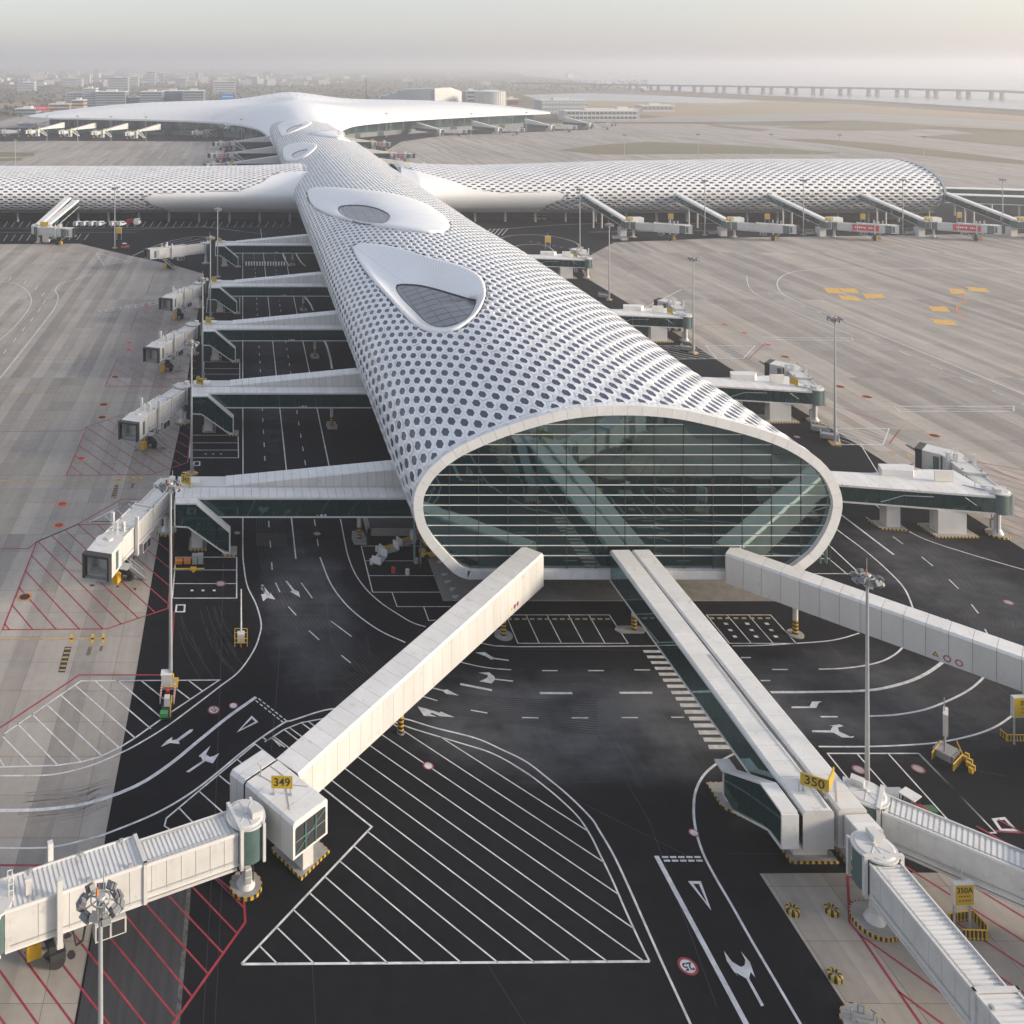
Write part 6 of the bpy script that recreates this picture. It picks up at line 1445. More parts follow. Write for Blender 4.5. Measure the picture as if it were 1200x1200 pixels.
# stub walkways off the end of the right pier
for nm, ya, yb, z in (('upper pale walkway off the rounded end of the right pier', 452, 452, 9.5), ('lower pale walkway off the rounded end of the right pier', 436, 428, 8.6)):
    w_ = empty('walkway', nm, 'walkway', (310, ya, 0)); r = Run((300, ya), (420, yb), z + 2.6, z - .5, 4.2, 4.0); clad_run(w_, r, 4.0, 20, glass=('R',), walls=('L',), ch=.3)
    for x in (330, 360, 390): b = MB(); b.cyl((x, ya, 0), (x, ya, 6), .4, .4, 8); b.build('support_column', M_CLAD, w_)
    child_fix(w_, bf); bf = set(o.name for o in S.objects)

# ---- links between pier and hall, and along the hall: smaller copies of the same kinds
def far_link(label, loc, rz, group): return empty('link_walkway', label, 'walkway', loc, rz, group)
def build_far(t):
    """local: node at 0, building at +x"""
    b = MB(); b.add([(0, -1.6, 7), (34, -1.6, 12), (34, 1.8, 12), (0, 1.8, 7), (0, -1.6, 6.4), (34, -1.6, 6.4), (34, 1.8, 6.4), (0, 1.8, 6.4)], [(0, 1, 2, 3), (0, 4, 5, 1), (3, 2, 6, 7), (0, 3, 7, 4)]); b.build('ramp', M_CLAD, t)
    b = MB(); b.bbox(0, 34, -1.5, 1.7, 3.6, 6.38); b.build('glass_side', M_LINKG, t)
    b = MB(); b.bbox(-3, 1, -2.4, 2.4, 3.4, 7.1); b.build('node', M_CLADB, t)
    b = MB(); b.extr([(0, -3, 7), (2, -3, 7), (9, -3, 1), (9, -3, 0), (7, -3, 0), (0, -3, 4)], (0, 1.4, 0)); b.build('stair', M_CLAD, t)
    b = MB(); b.extr([(.5, -3.05, 6.4), (1.8, -3.05, 6.4), (8.2, -3.05, 1.2), (7.2, -3.05, .7), (.5, -3.05, 4.4)], (0, .04, 0)); b.build('stair_glass', M_TEAL, t)
    b = MB(); b.bbox(-1.5, 1, -1, 1, 0, 3.4); b.build('pier_block', M_CLADB, t)
    b = MB(); b.bbox(-1, 1.2, -1.6, -1.2, 7.1, 8.5); b.build('gate_board', M_SIGN, t)
spots = []
for px, nm in ((450, 'right link behind the right pier, nearest the hall'), (458, 'middle right link behind the right pier'), (470, 'right link just behind the right pier')):
    pass
f0 = None; kids = None
def put_far(label, loc, rz, group):
    global f0, kids
    if f0 is None:
        f0 = far_link(label, loc, rz, group); build_far(f0); kids = children_of(); return f0
    c = copy_tree(f0, kids); c.location = loc; c.rotation_euler = (0, 0, rz); c['label'] = label; c['group'] = group; return c
BETW = [(606, 'front'), (676, 'middle'), (775, 'rear')]
for k, (y, w) in enumerate(BETW):
    put_far(f'link walkway on the left flank behind the left pier, {w} of three', (-8, y, 0), 0, 'links between the piers and the hall')
    jet_bridge(f'red and white jet bridge on the left flank behind the left pier, {w} of three', (-12, y + 1), rad(205), L=9.5, zb=3.5, turn=rad(0), group='jet bridges between pier and hall', banner=True)
    put_far(f'link walkway on the right flank behind the right pier, {w} of three', (106, y, 0), PI, 'links between the piers and the hall')
    jet_bridge(f'red and white jet bridge on the right flank behind the right pier, {w} of three', (108, y - 1), rad(-25), L=9.5, zb=3.5, turn=rad(0), group='jet bridges between pier and hall', banner=True)
HL = [(45, 162.5), (83, 163), (121, 164), (160, 165)]
for k, (px, py) in enumerate(HL):
    w = ('first', 'second', 'third', 'fourth')[k]; x, y, _ = G(px, py - 3)
    put_far(f'white link wedge along the left wing of the hall, {w} from the left', (x, y, 0), rad(55), 'links along the far hall')
    jet_bridge(f'small white jet bridge along the left wing of the hall, {w} from the left', (x - 2, y - 3), rad(232), L=9, zb=3.5, group='jet bridges along the far hall')
x, y, _ = G(15, 160); jet_bridge('small white jet bridge at the left tip of the hall', (x + 6, y), rad(190), L=16, zb=3.5, group='jet bridges along the far hall')
x, y, _ = G(236, 161); put_far('white link wedge under the hall roof beside the concourse', (x + 6, y + 6, 0), rad(35), 'links along the far hall'); jet_bridge('small white jet bridge under the hall roof beside the concourse', (x + 2, y), rad(215), L=10, zb=3.5, group='jet bridges along the far hall')
for k, (px, py, ex) in enumerate([(515, 160.5, 545), (583, 158.5, 612), (645, 155.5, 672), (690, 152.5, 712)]):
    w = ('first', 'second', 'third', 'fourth')[k]; x, y, _ = G(px, py - 1)
    put_far(f'pale link along the right wing of the hall, {w} from the left', (x, y, 0), rad(120), 'links along the far hall')
    jet_bridge(f'small white jet bridge along the right wing of the hall, {w} from the left', (x + 3, y - 2), rad(-8), L=19, zb=3.5, group='jet bridges along the far hall')
ORD = 'first second third fourth fifth sixth seventh eighth ninth tenth eleventh twelfth thirteenth fourteenth'.split()
# ------------------------------------------------------------------ lamp masts
def mast_meshes():
    H = 22.3; out = []
    b = MB(); b.cyl((0, 0, .25), (0, 0, H - .6), .23, .12, 12); out.append(('pole', b.mesh('pole', M_STEEL), None))
    b = MB(); b.box((0, 0, .15), (1.6, 1.6, .3)); b.cyl((0, 0, .3), (0, 0, .5), .55, .5, 12); out.append(('base', b.mesh('base', [M_PAD]), None))
    b = MB(); b.box((0, 0, .32), (1.7, 1.7, .05)); out.append(('base_plate', b.mesh('base_plate', M_YEL), 'base'))
    b = MB(); b.box((.0, -.33, 1.3), (.4, .25, 1.0)); out.append(('cable_door', b.mesh('cable_door', M_GREY), None))
    b = MB(); R = .9
    ring = [(R * math.cos(t), R * math.sin(t), H) for t in np.linspace(0, 2 * PI, 21)]; b.tube(ring, .06, 5)
    ring2 = [(R * .62 * math.cos(t), R * .62 * math.sin(t), H + .35) for t in np.linspace(0, 2 * PI, 15)]; b.tube(ring2, .05, 5)
    for k in range(6): t = k * PI / 3; b.tube([(0, 0, H + .4), (R * math.cos(t), R * math.sin(t), H)], .05, 4)
    out.append(('head_ring', b.mesh('head_ring', M_STEEL), None))
    b = MB(); b.cyl((0, 0, H - .6), (0, 0, H + .5), .28, .2, 10); b.cyl((0, 0, H + .5), (0, 0, H + .58), .32, .28, 10); out.append(('hub', b.mesh('hub', M_STEEL), 'head_ring'))
    b = MB(); b.tube([(.2, .1, H + .6), (.2, .1, H + 1.9)], .03, 4); out.append(('lightning_rod', b.mesh('lightning_rod', M_STEEL), 'head_ring'))
    b = MB(); b.cyl((-.2, 0, H + .6), (-.2, 0, H + 1.0), .07, .07, 8); out.append(('beacon', b.mesh('beacon', M_ORANGE), 'head_ring'))
    for k in range(11):
        t = 2 * PI * k / 11 + .2; cx, cy = 1.12 * math.cos(t), 1.12 * math.sin(t)
        M = Matrix.Translation((cx, cy, H - .02 + .22 * (k % 2))) @ Matrix.Rotation(t, 4, 'Z') @ Matrix.Rotation(rad(38 + 8 * (k % 3)), 4, 'Y')
        b = MB(); b.box((0, 0, 0), (.28, .5, .42), 0, 0, M); b.box((-.25, 0, 0), (.2, .34, .3), 0, 0, M); b.box((.15, 0, 0), (.02, .42, .35), 0, 1, M)
        b.tube([(1.0 * math.cos(t), 1.0 * math.sin(t), H), (cx, cy, H)], .05, 4); out.append(('floodlight', b.mesh('floodlight', [M_FLOOD, M_LAMPG]), 'head_ring'))
    return out
M_FLOOD = mat('floodlight_grey', (.17, .175, .18), .45)
MM = mast_meshes()
def mast(label, x, y, rz=0.0, s=1.0):
    t = empty('lamp_mast', label, 'lamp mast', (x, y, 0), rz, 'tall apron lamp masts'); last = {}; t.scale = (1, 1, s)
    for nm, me, sub in MM:
        o = bpy.data.objects.new(nm, me); link(o, last[sub] if sub else t)
        if not sub: last[nm] = o
for k, (px, py, lab, s) in enumerate([
    (200, 803, 'tall lamp mast in front of the nearest left jet bridge', 1.0), (1016.3, 962, 'tall lamp mast behind the 350 twin walkway node', 1.0), (978.5, 521, 'lamp mast on the right beside the nearest right link', 1.03), (812.5, 414, 'lamp mast beside the second right jet bridge', 1.02), (714, 352, 'lamp mast beside the third right link', 1.0), (679.5, 291, 'lamp mast by the turning loop left of the right pier jet bridges', 1.0),
    (826, 276, 'lamp mast between the first two right pier jet bridges', 1.0), (941.5, 275.5, 'lamp mast left of the middle right pier jet bridge', 1.0), (1058, 274.5, 'lamp mast between the two red advert jet bridges', 1.0), (1175, 274, 'lamp mast at the right edge by the last pier jet bridge', 1.0),
    (224.5, 556, 'lamp mast beside the second left link', 1.0), (237.5, 446, 'lamp mast beside the third left link', 1.0), (246.5, 374, 'lamp mast beside the fourth left link', 1.0), (255, 325, 'lamp mast beside the farthest left link', 1.0), (134.5, 291, 'lamp mast in front of the left pier', 1.02),
    (602, 197, 'lamp mast beyond the right pier near the concourse', 1.0), (732, 197, 'lamp mast on the far apron, second beyond the right pier', 1.0), (818, 196, 'lamp mast on the far apron, third beyond the right pier', 1.0), (904, 196, 'lamp mast on the far apron, fourth beyond the right pier', 1.0), (984, 197, 'lamp mast on the far apron, fifth beyond the right pier', 1.0), (1083, 200, 'lamp mast behind the rounded end of the right pier', 1.0),
    (453, 160, 'lamp mast at the right wing of the hall, nearest the concourse', 1.0), (552, 160.5, 'lamp mast at the right wing of the hall, middle', 1.0), (617, 158, 'lamp mast near the right tip of the hall', 1.0), (283, 170, 'lamp mast left of the concourse in front of the hall', 1.0),
    (55, 164.5, 'lamp mast at the left wing of the hall, first from the left', 1.0), (91, 164.5, 'lamp mast at the left wing of the hall, second from the left', 1.0), (130, 165.5, 'lamp mast at the left wing of the hall, third from the left', 1.0), (171, 166, 'lamp mast at the left wing of the hall, fourth from the left', 1.0), (18, 200, 'lamp mast just beyond the left pier', .9)]):
    x, y, _ = G(px, py); mast(lab, x, y, k * .7, s)
mast('lamp mast rising at the lower left with its floodlight ring near the viewer', -8.15, 53.3, .35, 1.0)

# ------------------------------------------------------------------ signs, fences, small equipment
def stand_sign(label, txt, loc, rz, w=1.7, h=1.8, z0=2.4, board_m=None):
    t = empty('stand_sign', label, 'stand sign', (loc[0], loc[1], 0), rz)
    b = MB(); b.bbox(-w / 2, w / 2, -.2, .2, z0, z0 + h); bx = b.build('sign_box', M_LGREY, t)
    b = MB(); b.bbox(-w / 2 + .06, w / 2 - .06, -.215, -.2, z0 + .06, z0 + h - .1); b.build('sign_face', M_SIGN, bx)
    if txt:
        tx = text_mesh(txt, .62, M_BLACK, parent=t, thick=.003, offset=.012); tx.location = (0, -.222, z0 + h * .70); tx.rotation_euler = (rad(90), 0, 0)
        b = MB(); random.seed(len(txt))
        for row in (.44, .24):                                     # two rows of small figures too fine to read
            x = -.5
            while x < .5: l = random.uniform(.06, .14); b.bbox(x, x + l, -.222, -.216, z0 + h * row - .05, z0 + h * row + .05); x += l + random.uniform(.05, .12)
        b.build('small_print', M_BLACK, t)
    for x in (-w * .4, w * .4):
        b = MB(); b.cyl((x, .05, .0), (x, .05, z0), .09, .09, 8); b.build('post', M_STEEL, t)
    b = MB(); b.cyl((0, .1, z0 + h), (0, .1, z0 + h + 1.3), .05, .05, 6); b.build('aerial', M_STEEL, t)
    return t
def barrier(label, pts, h=.75, cat='barrier', grp=None):
    t = empty('striped_barrier', label, cat, (pts[0][0], pts[0][1], 0), 0, grp); o = np.array(pts[0])
    P = [np.array(p) - o for p in pts]
    b = MB()
    for a, c in zip(P[:-1], P[1:]):
        l = np.linalg.norm(c - a); n = max(2, int(l / .16))
        for i in range(n):
            q = a + (c - a) * (i + .5) / n; b.box((q[0], q[1], h / 2), (.09, .09, h), math.atan2(*(c - a)[::-1]), i % 2)
    b.build('bars', [M_SIGN, M_BLACK], t)
    b = MB()
    for a, c in zip(P[:-1], P[1:]):
        for z in (.12, h): b.cyl((*a, z), (*c, z), .05, .05, 6)
    b.build('rail', M_YELM, t); return t
x, y, _ = G(1128, 1093); stand_sign('yellow 350A stand sign on posts inside a striped barrier', '350A', (x, y), rad(3), z0=2.35, h=1.75, w=1.65)
barrier('black and yellow striped barrier round the 350A sign posts', [G2(1112, 1082), G2(1140, 1078), G2(1157, 1096), G2(1157, 1102), G2(1128, 1101)], .8)
x, y, _ = G(1108, 885); stand_sign('yellow 350 stand sign seen edge on beside the parking bays', '350', (x, y), rad(52), z0=2.3, h=2.2, w=1.5)
b = MB(); b.box((0, 0, .35), (1.9, 1.6, .7)); 
for k in range(5): b.box((-.8 + k * .4, -.95, .4), (.18, .2, .7))
o = b.build('concrete_block', M_PAD); o.location = (x, y, 0); o.rotation_euler = (0, 0, rad(35)); tag(o, 'grey ballast block at the foot of the 350 stand sign', 'concrete block')
barrier('striped barrier left of the 350 stand sign', [G2(1092, 890), G2(1103, 876)], .7); barrier('striped barrier right of the 350 stand sign', [G2(1117, 904), G2(1128, 892), G2(1121, 876)], .7)
for k, (px, py) in enumerate(((1132, 890), (1136, 897), (1139, 904))):
    x, y, _ = G(px, py); b = MB(); b.box((0, 0, .25), (.9, .35, .5), rad(35), 0); b.box((0, 0, .25), (.3, .37, .51), rad(35), 1); o = b.build('barrier_block', [M_YELM, M_BLACK]); o.location = (x, y, 0)
    tag(o, ('upper', 'middle', 'lowest')[k] + ' yellow and black barrier block in the row beside the 350 stand sign', 'barrier block', 'barrier blocks beside the 350 sign')
x, y, _ = G(1200, 872); stand_sign('yellow stand sign cut by the right edge of the picture', '350B', (x, y), rad(4), z0=2.9, h=2.1, w=2.6)
barrier('pale barrier under the sign at the right edge', [G2(1172, 862), G2(1180, 869), G2(1230, 869), G2(1230, 860)], .7)
for k, (px, py, lab) in enumerate(((139.5, 281, 'small yellow stand sign in front of the left pier'), (642, 292, 'small yellow stand sign on the road behind the farthest right link'), (786, 264, 'small yellow stand sign behind the first right pier jet bridge'), (899, 264, 'small yellow stand sign behind the second right pier jet bridge'), (1011, 264, 'small yellow stand sign behind the third right pier jet bridge'), (1124, 262, 'small yellow stand sign behind the fourth right pier jet bridge'))):
    x, y, _ = G(px, py); stand_sign(lab, None, (x, y), 0, w=2.2, h=2.4, z0=2.6)
# chequered tyre rings on the concrete at lower right
def tyre_ring(label, px, py, r=.54):
    t = empty('hazard_ring', label, 'hazard ring', (*G2(px, py), 0), 0, 'chequered rings on the concrete'); b = MB(); n = 14
    for i in range(n):
        a0, a1 = 2 * PI * i / n, 2 * PI * (i + 1) / n; V_ = []
        for a in (a0, a1):
            for rr, z in ((r, 0), (r, .3), (r * .8, .4), (r * .5, .4), (r * .45, .25)): V_.append((rr * math.cos(a), rr * math.sin(a), z))
        b.add(V_, [(k, k + 5, k + 6, k + 1) for k in range(4)], i % 2)
    b.build('ring', [M_SIGN, M_BLACK], t); b = MB(); b.cyl((0, 0, 0), (0, 0, .24), r * .5, r * .5, 14); b.build('core', M_PAD, t)
tyre_ring('chequered ring at the concrete edge below the 350 node', 929, 1069); tyre_ring('chequered ring right of the first, below the 350 node', 974.5, 1069); tyre_ring('chequered ring lower down by the red line', 978.5, 1146)
t = empty('bollard_pad', 'round chequered pad with grey hoops at the bottom edge', 'bollard pad', (*G2(1013, 1203), 0)); b = MB(); b.cyl((0, 0, 0), (0, 0, .22), 1.55, 1.55, 28, smooth=False); b.build('pad', M_PAD, t)
b = MB(); stripes(b, circ(1.55, 26), .02, .22, .4); b.build('hazard_stripes', [M_YEL, M_BLACK], t)
for k in range(5):
    a = k * 2 * PI / 5; b = MB(); c_, s_ = math.cos(a), math.sin(a); b.tube([(.8 * c_ - .2 * s_, .8 * s_ + .2 * c_, .2), (.8 * c_ - .2 * s_, .8 * s_ + .2 * c_, .8), (.8 * c_ + .2 * s_, .8 * s_ - .2 * c_, .8), (.8 * c_ + .2 * s_, .8 * s_ - .2 * c_, .2)], .06, 6); b.build('hoop', M_STEEL, t)
# height barrier post with caged base on the left road
x, y, _ = G(282.5, 752); t = empty('barrier_post', 'white boom raised upright over a caged control box on the left road', 'barrier post', (x, y, 0)); b = MB(); b.bbox(-.45, .45, -.4, .4, .05, 1.1); b.build('control_box', M_LGREY, t)
b = MB(); b.cyl((0, .3, .9), (0, .3, 6.2), .12, .07, 8); b.build('boom', M_WHITE, t)
b = MB()
for a, c in (((-.75, -1), (-.75, 1)), ((.75, -1), (.75, 1)), ((-.75, -1), (.75, -1)), ((-.75, 1), (.75, 1))):
    for z in (.5, 1.0): b.cyl((*a, z), (*c, z), .04, .04, 5)
for a in ((-.75, -1), (.75, -1), (-.75, 1), (.75, 1), (0, -1)): b.cyl((*a, 0), (*a, 1), .045, .045, 5)
b.build('cage', M_YELM, t)
# wheel stops of the bays under the front
for k, px in enumerate(np.linspace(597, 712, 14)):
    x, y, _ = G(px, 726); b = MB(); b.prism([(x - .28, y - .09), (x + .28, y - .09), (x + .28, y + .09), (x - .28, y + .09)], 0, .12); o = b.build('wheel_stop', mat('worn_stop', (.42, .34, .18), .7, noise=.4, nscale=4)); tag(o, f'low tan wheel stop in the bays left of the twin walkways, {ORD[k]} from the left', 'wheel stop', 'wheel stops under the front, left bays')
for k, px in enumerate(np.linspace(834, 900, 8)):
    x, y, _ = G(px, 725); b = MB(); b.prism([(x - .28, y - .09), (x + .28, y - .09), (x + .28, y + .09), (x - .28, y + .09)], 0, .12); o = b.build('wheel_stop', MATS['worn_stop']); tag(o, f'low tan wheel stop in the bays right of the twin walkways, {ORD[k]} from the left', 'wheel stop', 'wheel stops under the front, right bays')
# crates and tow bar beside the nearest left stair
def crate(label, px, py, m, s=(1.15, 1.0, .85), lid=None):
    t = empty('storage_crate', label, 'crate', (*G2(px, py), 0)); b = MB(); b.box((0, 0, s[2] / 2 + .1), s); b.build('body', m, t); b = MB(); b.box((0, 0, s[2] + .13), (s[0] + .08, s[1] + .08, .06)); b.build('lid', lid or m, t)
    b = MB()
    for dx in (-.4, .4): b.box((dx, 0, .05), (.15, s[1], .1))
    b.build('skid', M_DARK, t)
crate('orange crate in the bay beside the nearest left stair, left one', 209.5, 660.5, M_ORANGE, (.95, .8, .4)); crate('orange crate in the bay beside the nearest left stair, right one', 219.5, 660, M_ORANGE, (.95, .8, .4))
crate('grey metal cabinet next to the orange crates, left one', 228.3, 661, M_GREY, (.7, .7, 1.2)); crate('grey metal cabinet next to the orange crates, right one', 235, 660.5, M_STEEL, (.7, .7, 1.2))
x, y, _ = G(225, 669.5); t = empty('tow_bar', 'yellow aircraft tow bar lying in the bay beside the orange crates', 'tow bar', (x, y, 0)); b = MB(); b.cyl((-2.6, 0, .35), (1.7, .05, .35), .09, .09, 8); b.build('bar', M_YELM, t); b = MB(); b.box((.2, 0, .35), (.8, .5, .35)); b.cyl((.2, -.35, .2), (.2, .35, .2), .2, .2, 10); b.build('axle', M_YELM, t)
# mast-foot equipment
x, y, _ = G(197.5, 799); t = empty('switch_cabinet', 'pale grey switch cabinet with yellow lamp at the tall left mast', 'cabinet', (x - .15, y - .9, 0)); b = MB(); b.box((0, 0, .8), (1.1, .9, 1.6)); b.build('body', M_LGREY, t); b = MB(); b.box((0, 0, 1.64), (1.25, 1.05, .08)); b.build('roof', M_CLAD, t); b = MB(); b.cyl((.7, 0, 1.1), (.7, 0, 1.5), .14, .14, 8); b.build('lamp', M_YELM, t)
x, y, _ = G(196.5, 818); t = empty('barrier_cage', 'red and white striped cage in front of the switch cabinet', 'barrier', (x, y, 0)); b = MB()
for s in (-.75, .75):
    for k in range(9): b.box((s, -.9 + k * .22, .45), (.12, .2, .9), 0, k % 2)
b.build('bars', [M_WHITE, M_REDM], t); b = MB(); b.cyl((0, .2, .1), (0, .2, .8), .22, .22, 10); b.build('extinguisher', M_REDM, t)
x, y, _ = G(195.5, 832); t = empty('power_cart', 'small cart with white box and green bin beside the tall left mast', 'cart', (x, y, 0)); b = MB(); b.box((0, .4, .7), (.6, .7, 1.0)); b.build('white_box', M_LGREY, t); b = MB(); b.box((-.2, -1.4, .45), (.8, .6, .6)); b.build('green_bin', M_GREENM, t); b = MB(); b.box((0, -.4, .25), (1.1, 2.6, .15)); b.build('bed', M_DARK, t)
for dx in (-.5, .5):
    for dy in (-1.2, .5): b = MB(); b.cyl((dx - .08, dy, .22), (dx + .08, dy, .22), .22, .22, 12); b.build('wheel', M_RUBBER, t)
b = MB(); b.tube([(.5, -1.5, .3), (.5, -1.5, 1.2), (.5, .6, 1.2), (.5, .6, .3)], .05); b.build('rail', M_YELM, t)
# tugs and vans
def tug(label, loc, rz, body, roof, group=None, sc=1.0):
    t = empty('baggage_tug', label, 'tug', (loc[0], loc[1], 0), rz, group); t.scale = (sc, sc, sc); b = MB(); b.bbox(-1.5, 1.5, -.75, .75, .35, .95); b.bbox(.3, 1.45, -.7, .7, .95, 1.2); b.build('body', body, t)
    b = MB(); b.bbox(-1.1, .5, -.78, .78, 2.0, 2.1); b.build('canopy', roof, t); b = MB()
    for dx in (-1.0, .4):
        for dy in (-.7, .7): b.cyl((dx, dy, .95), (dx, dy, 2.0), .05, .05, 6)
    b.build('canopy_post', M_DARK, t); b = MB(); b.bbox(-.8, -.3, -.5, .5, .95, 1.2); b.bbox(-.9, -.75, -.5, .5, 1.2, 1.75); b.build('seat', M_DARK, t)
    for dx in (-.95, .95):
        for s in (-1, 1): b = MB(); b.cyl((dx, s * .62, .38), (dx, s * .84, .38), .38, .38, 14); b.build('wheel', M_RUBBER, t)
def van(label, loc, rz, col, group, L=4.9, w=1.9, h=2.0):
    t = empty('parked_van', label, 'van', (loc[0], loc[1], 0), rz, group); b = MB()
    pr = [(-L / 2, .35), (L / 2, .35), (L / 2, .95), (L / 2 - .8, 1.1), (L / 2 - 1.5, h), (-L / 2 + .1, h), (-L / 2, 1.2)]; b.extr([(x, -w / 2, z) for x, z in pr], (0, w, 0)); b.build('body', col, t)
    b = MB(); b.extr([(L / 2 - .86, -w / 2 + .1, 1.16), (L / 2 - .86, w / 2 - .1, 1.16), (L / 2 - 1.47, w / 2 - .15, h - .08), (L / 2 - 1.47, -w / 2 + .15, h - .08)], (.03, 0, .02)); b.build('windscreen', M_PANE, t)
    b = MB()
    for s in (-1, 1): b.box((-.2, s * (w / 2 + .005), h - .45), (L * .55, .02, .5))
    b.build('side_window', M_PANE, t)
    for dx in (-L * .31, L * .31):
        for s in (-1, 1): b = MB(); b.cyl((dx, s * (w / 2 - .2), .36), (dx, s * (w / 2 + .02), .36), .36, .36, 12); b.build('wheel', M_RUBBER, t)
M_VANW = mat('van_white', (.75, .76, .77), .3); 
for k, px in enumerate((91.5, 100.5, 109.5, 118.5, 133.5, 142.5)):
    x, y, _ = G(px, 264.5); van('white van in the row by the left pier, ' + ('first', 'second', 'third', 'fourth', 'fifth', 'sixth')[k] + ' from the left', (x, y), rad(62), M_VANW, 'white vans by the left pier')
x, y, _ = G(153, 262); van('small red topped van at the right end of the van row', (x, y), rad(62), M_REDM, 'white vans by the left pier', 4.0); x, y, _ = G(161, 263); van('tall box van closing the van row on the right', (x, y), rad(80), M_VANW, 'white vans by the left pier', 4.6, 2.1, 2.6)
for k, px in enumerate((626, 631.5, 637)):
    x, y, _ = G(px, 257.5); tug('yellow tug under the right pier collar, ' + ('left', 'middle', 'right')[k] + ' of three', (x, y), rad(80), M_YELM, M_YELM, 'yellow tugs under the right pier')
x, y, _ = G(1070, 955); tug('red tug with white canopy behind the rightward jet bridge tunnel', (x, y), rad(-60), mat('dull_red_metal', (.26, .03, .03), .5), M_CLAD, sc=.85)
x, y, _ = G(1090, 953); crate('green bin beside the red tug', 1090, 958, mat('dull_green', (.03, .14, .05), .5), (.9, .7, .7)); crate('flat grey crate left of the red tug', 1048, 940, M_STEEL, (2.0, 1.4, .7))
x, y, _ = G(139, 291.5); tug('small red and white tug at the foot of the left pier mast', (x + 2.5, y), rad(10), M_REDM, M_CLAD)
# white trolleys and odd items in the lot left of the glazed front
def trolley(label, px, py, rz, m=None):
    t = empty('baggage_trolley', label, 'trolley', (*G2(px, py), 0), rz, 'white trolleys in the left lot'); b = MB(); b.bbox(-1.3, 1.3, -.6, .6, .3, .42); b.build('bed', M_GREY, t); b = MB(); b.bbox(-1.35, -1.15, -.65, .65, .42, 1.35); b.bbox(1.15, 1.35, -.65, .65, .42, 1.35); b.build('end_wall', M_CLAD, t); b = MB(); b.bbox(-1.2, 1.2, .5, .6, .42, .8); b.build('side_board', m or M_YELM, t)
    for dx in (-1, 1):
        for dy in (-.5, .5): b = MB(); b.cyl((dx, dy - .08, .2), (dx, dy + .08, .2), .2, .2, 10); b.build('wheel', M_RUBBER, t)
trolley('white ended trolley in the left lot, nearest the walkway support', 456, 648, rad(28)); trolley('white ended trolley in the left lot, second along the slanting row', 476, 639, rad(28)); trolley('white ended trolley in the left lot, closest to the building', 493, 631.5, rad(20)); trolley('white ended trolley standing crosswise at the row start', 445, 659, rad(60), M_CLAD)
tug('yellow tug half hidden by the oval rim', G2(505, 652), rad(10), M_YELM, M_YELM)
for k, (px, py, m, lab) in enumerate(((435.5, 661, M_LGREY, 'small white drum at the left lot edge'), (461, 671, M_REDM, 'small dark red drum on the left lot line'), (477.5, 673, M_LGREY, 'small white drum in the middle of the left lot'), (488, 660, M_STEEL, 'grey drum by the yellow tug'), (442, 646, M_LGREY, 'small white drum beside the slanting trolley row'))):
    x, y, _ = G(px, py); b = MB(); b.cyl((x, y, 0), (x, y, .7), .28, .28, 12); tag(b.build('small_drum', m), lab, 'drum')
# white stones / sandbags along the building edge
for k, (px, py) in enumerate(((520, 675), (524, 683.5), (529, 692), (533, 701), (515, 660))):
    x, y, _ = G(px, py); b = MB(); b.box((x, y, .15), (.55, .4, .3), k * .7); b.box((x + .4, y + .2, .12), (.4, .35, .24), k); tag(b.build('sandbag', mat('sandbag_grey', (.5, .5, .5), .9, noise=.3, nscale=4)), ('second nearest the building, pale sandbag beside the left lot', 'third pale sandbag down the strip beside the left lot', 'fourth pale sandbag down the strip beside the left lot', 'lowest pale sandbag on the strip beside the left lot', 'topmost pale sandbag on the strip beside the left lot')[k], 'sandbag', 'sandbags along the left lot')
# low dark ramp roofs beside the first left link column
x, y, _ = G(470, 628); t = empty('loading_dock', 'low dark loading dock with pale kerb behind the trolleys', 'loading dock', (x, y, 0)); b = MB(); b.bbox(-5, 5, 0, .3, 0, 1.0); b.bbox(-5, -4.5, 0, 9, 0, 1.0); b.build('kerb_wall', M_PAD, t); b = MB(); b.bbox(-4.5, 5, .3, 9, 0, .9); b.build('dock_floor', M_DARKROOM, t)
# caged dollies parked at the right-hand mast feet and along the pier road
def dolly(label, px, py, rz=0, dxy=(0, 0)):
    x, y, _ = G(px, py); t = empty('cage_dolly', label, 'dolly', (x + dxy[0], y + dxy[1], 0), rz, 'caged dollies along the right apron edge'); b = MB(); b.bbox(-1.5, 1.5, -.8, .8, .3, .45); b.build('bed', M_DARK, t); b = MB()
    for sx in (-1.45, 1.45):
        for sy in (-.75, .75): b.cyl((sx, sy, .4), (sx, sy, 1.7), .05, .05, 6)
    for z in (.9, 1.3, 1.7): b.tube([(-1.45, -.75, z), (1.45, -.75, z), (1.45, .75, z), (-1.45, .75, z), (-1.45, -.75, z)], .035, 5)
    b.build('cage', M_STEEL, t); b = MB(); b.bbox(-1.3, 1.3, -.6, .6, .45, 1.2); b.build('load', M_GREY, t)
    for sx in (-1, 1):
        for sy in (-.7, .7): b = MB(); b.cyl((sx, sy - .08, .2), (sx, sy + .08, .2), .2, .2, 10); b.build('wheel', M_RUBBER, t)
dolly('caged dolly left of the right mast foot, nearer one', 972, 516, rad(-30)); dolly('caged dolly left of the right mast foot, farther one', 961, 507, rad(-30)); dolly('caged dolly at the second right mast foot', 806, 412, rad(-35)); dolly('caged dolly at the third right mast foot, left one', 708, 350, rad(-35)); 
for k, px in enumerate((835, 843, 948, 957, 1066, 1075)):
    dolly('caged dolly on the pier road, ' + ('first', 'second', 'third', 'fourth', 'fifth', 'sixth')[k] + ' from the left', px, 275.5, 0)
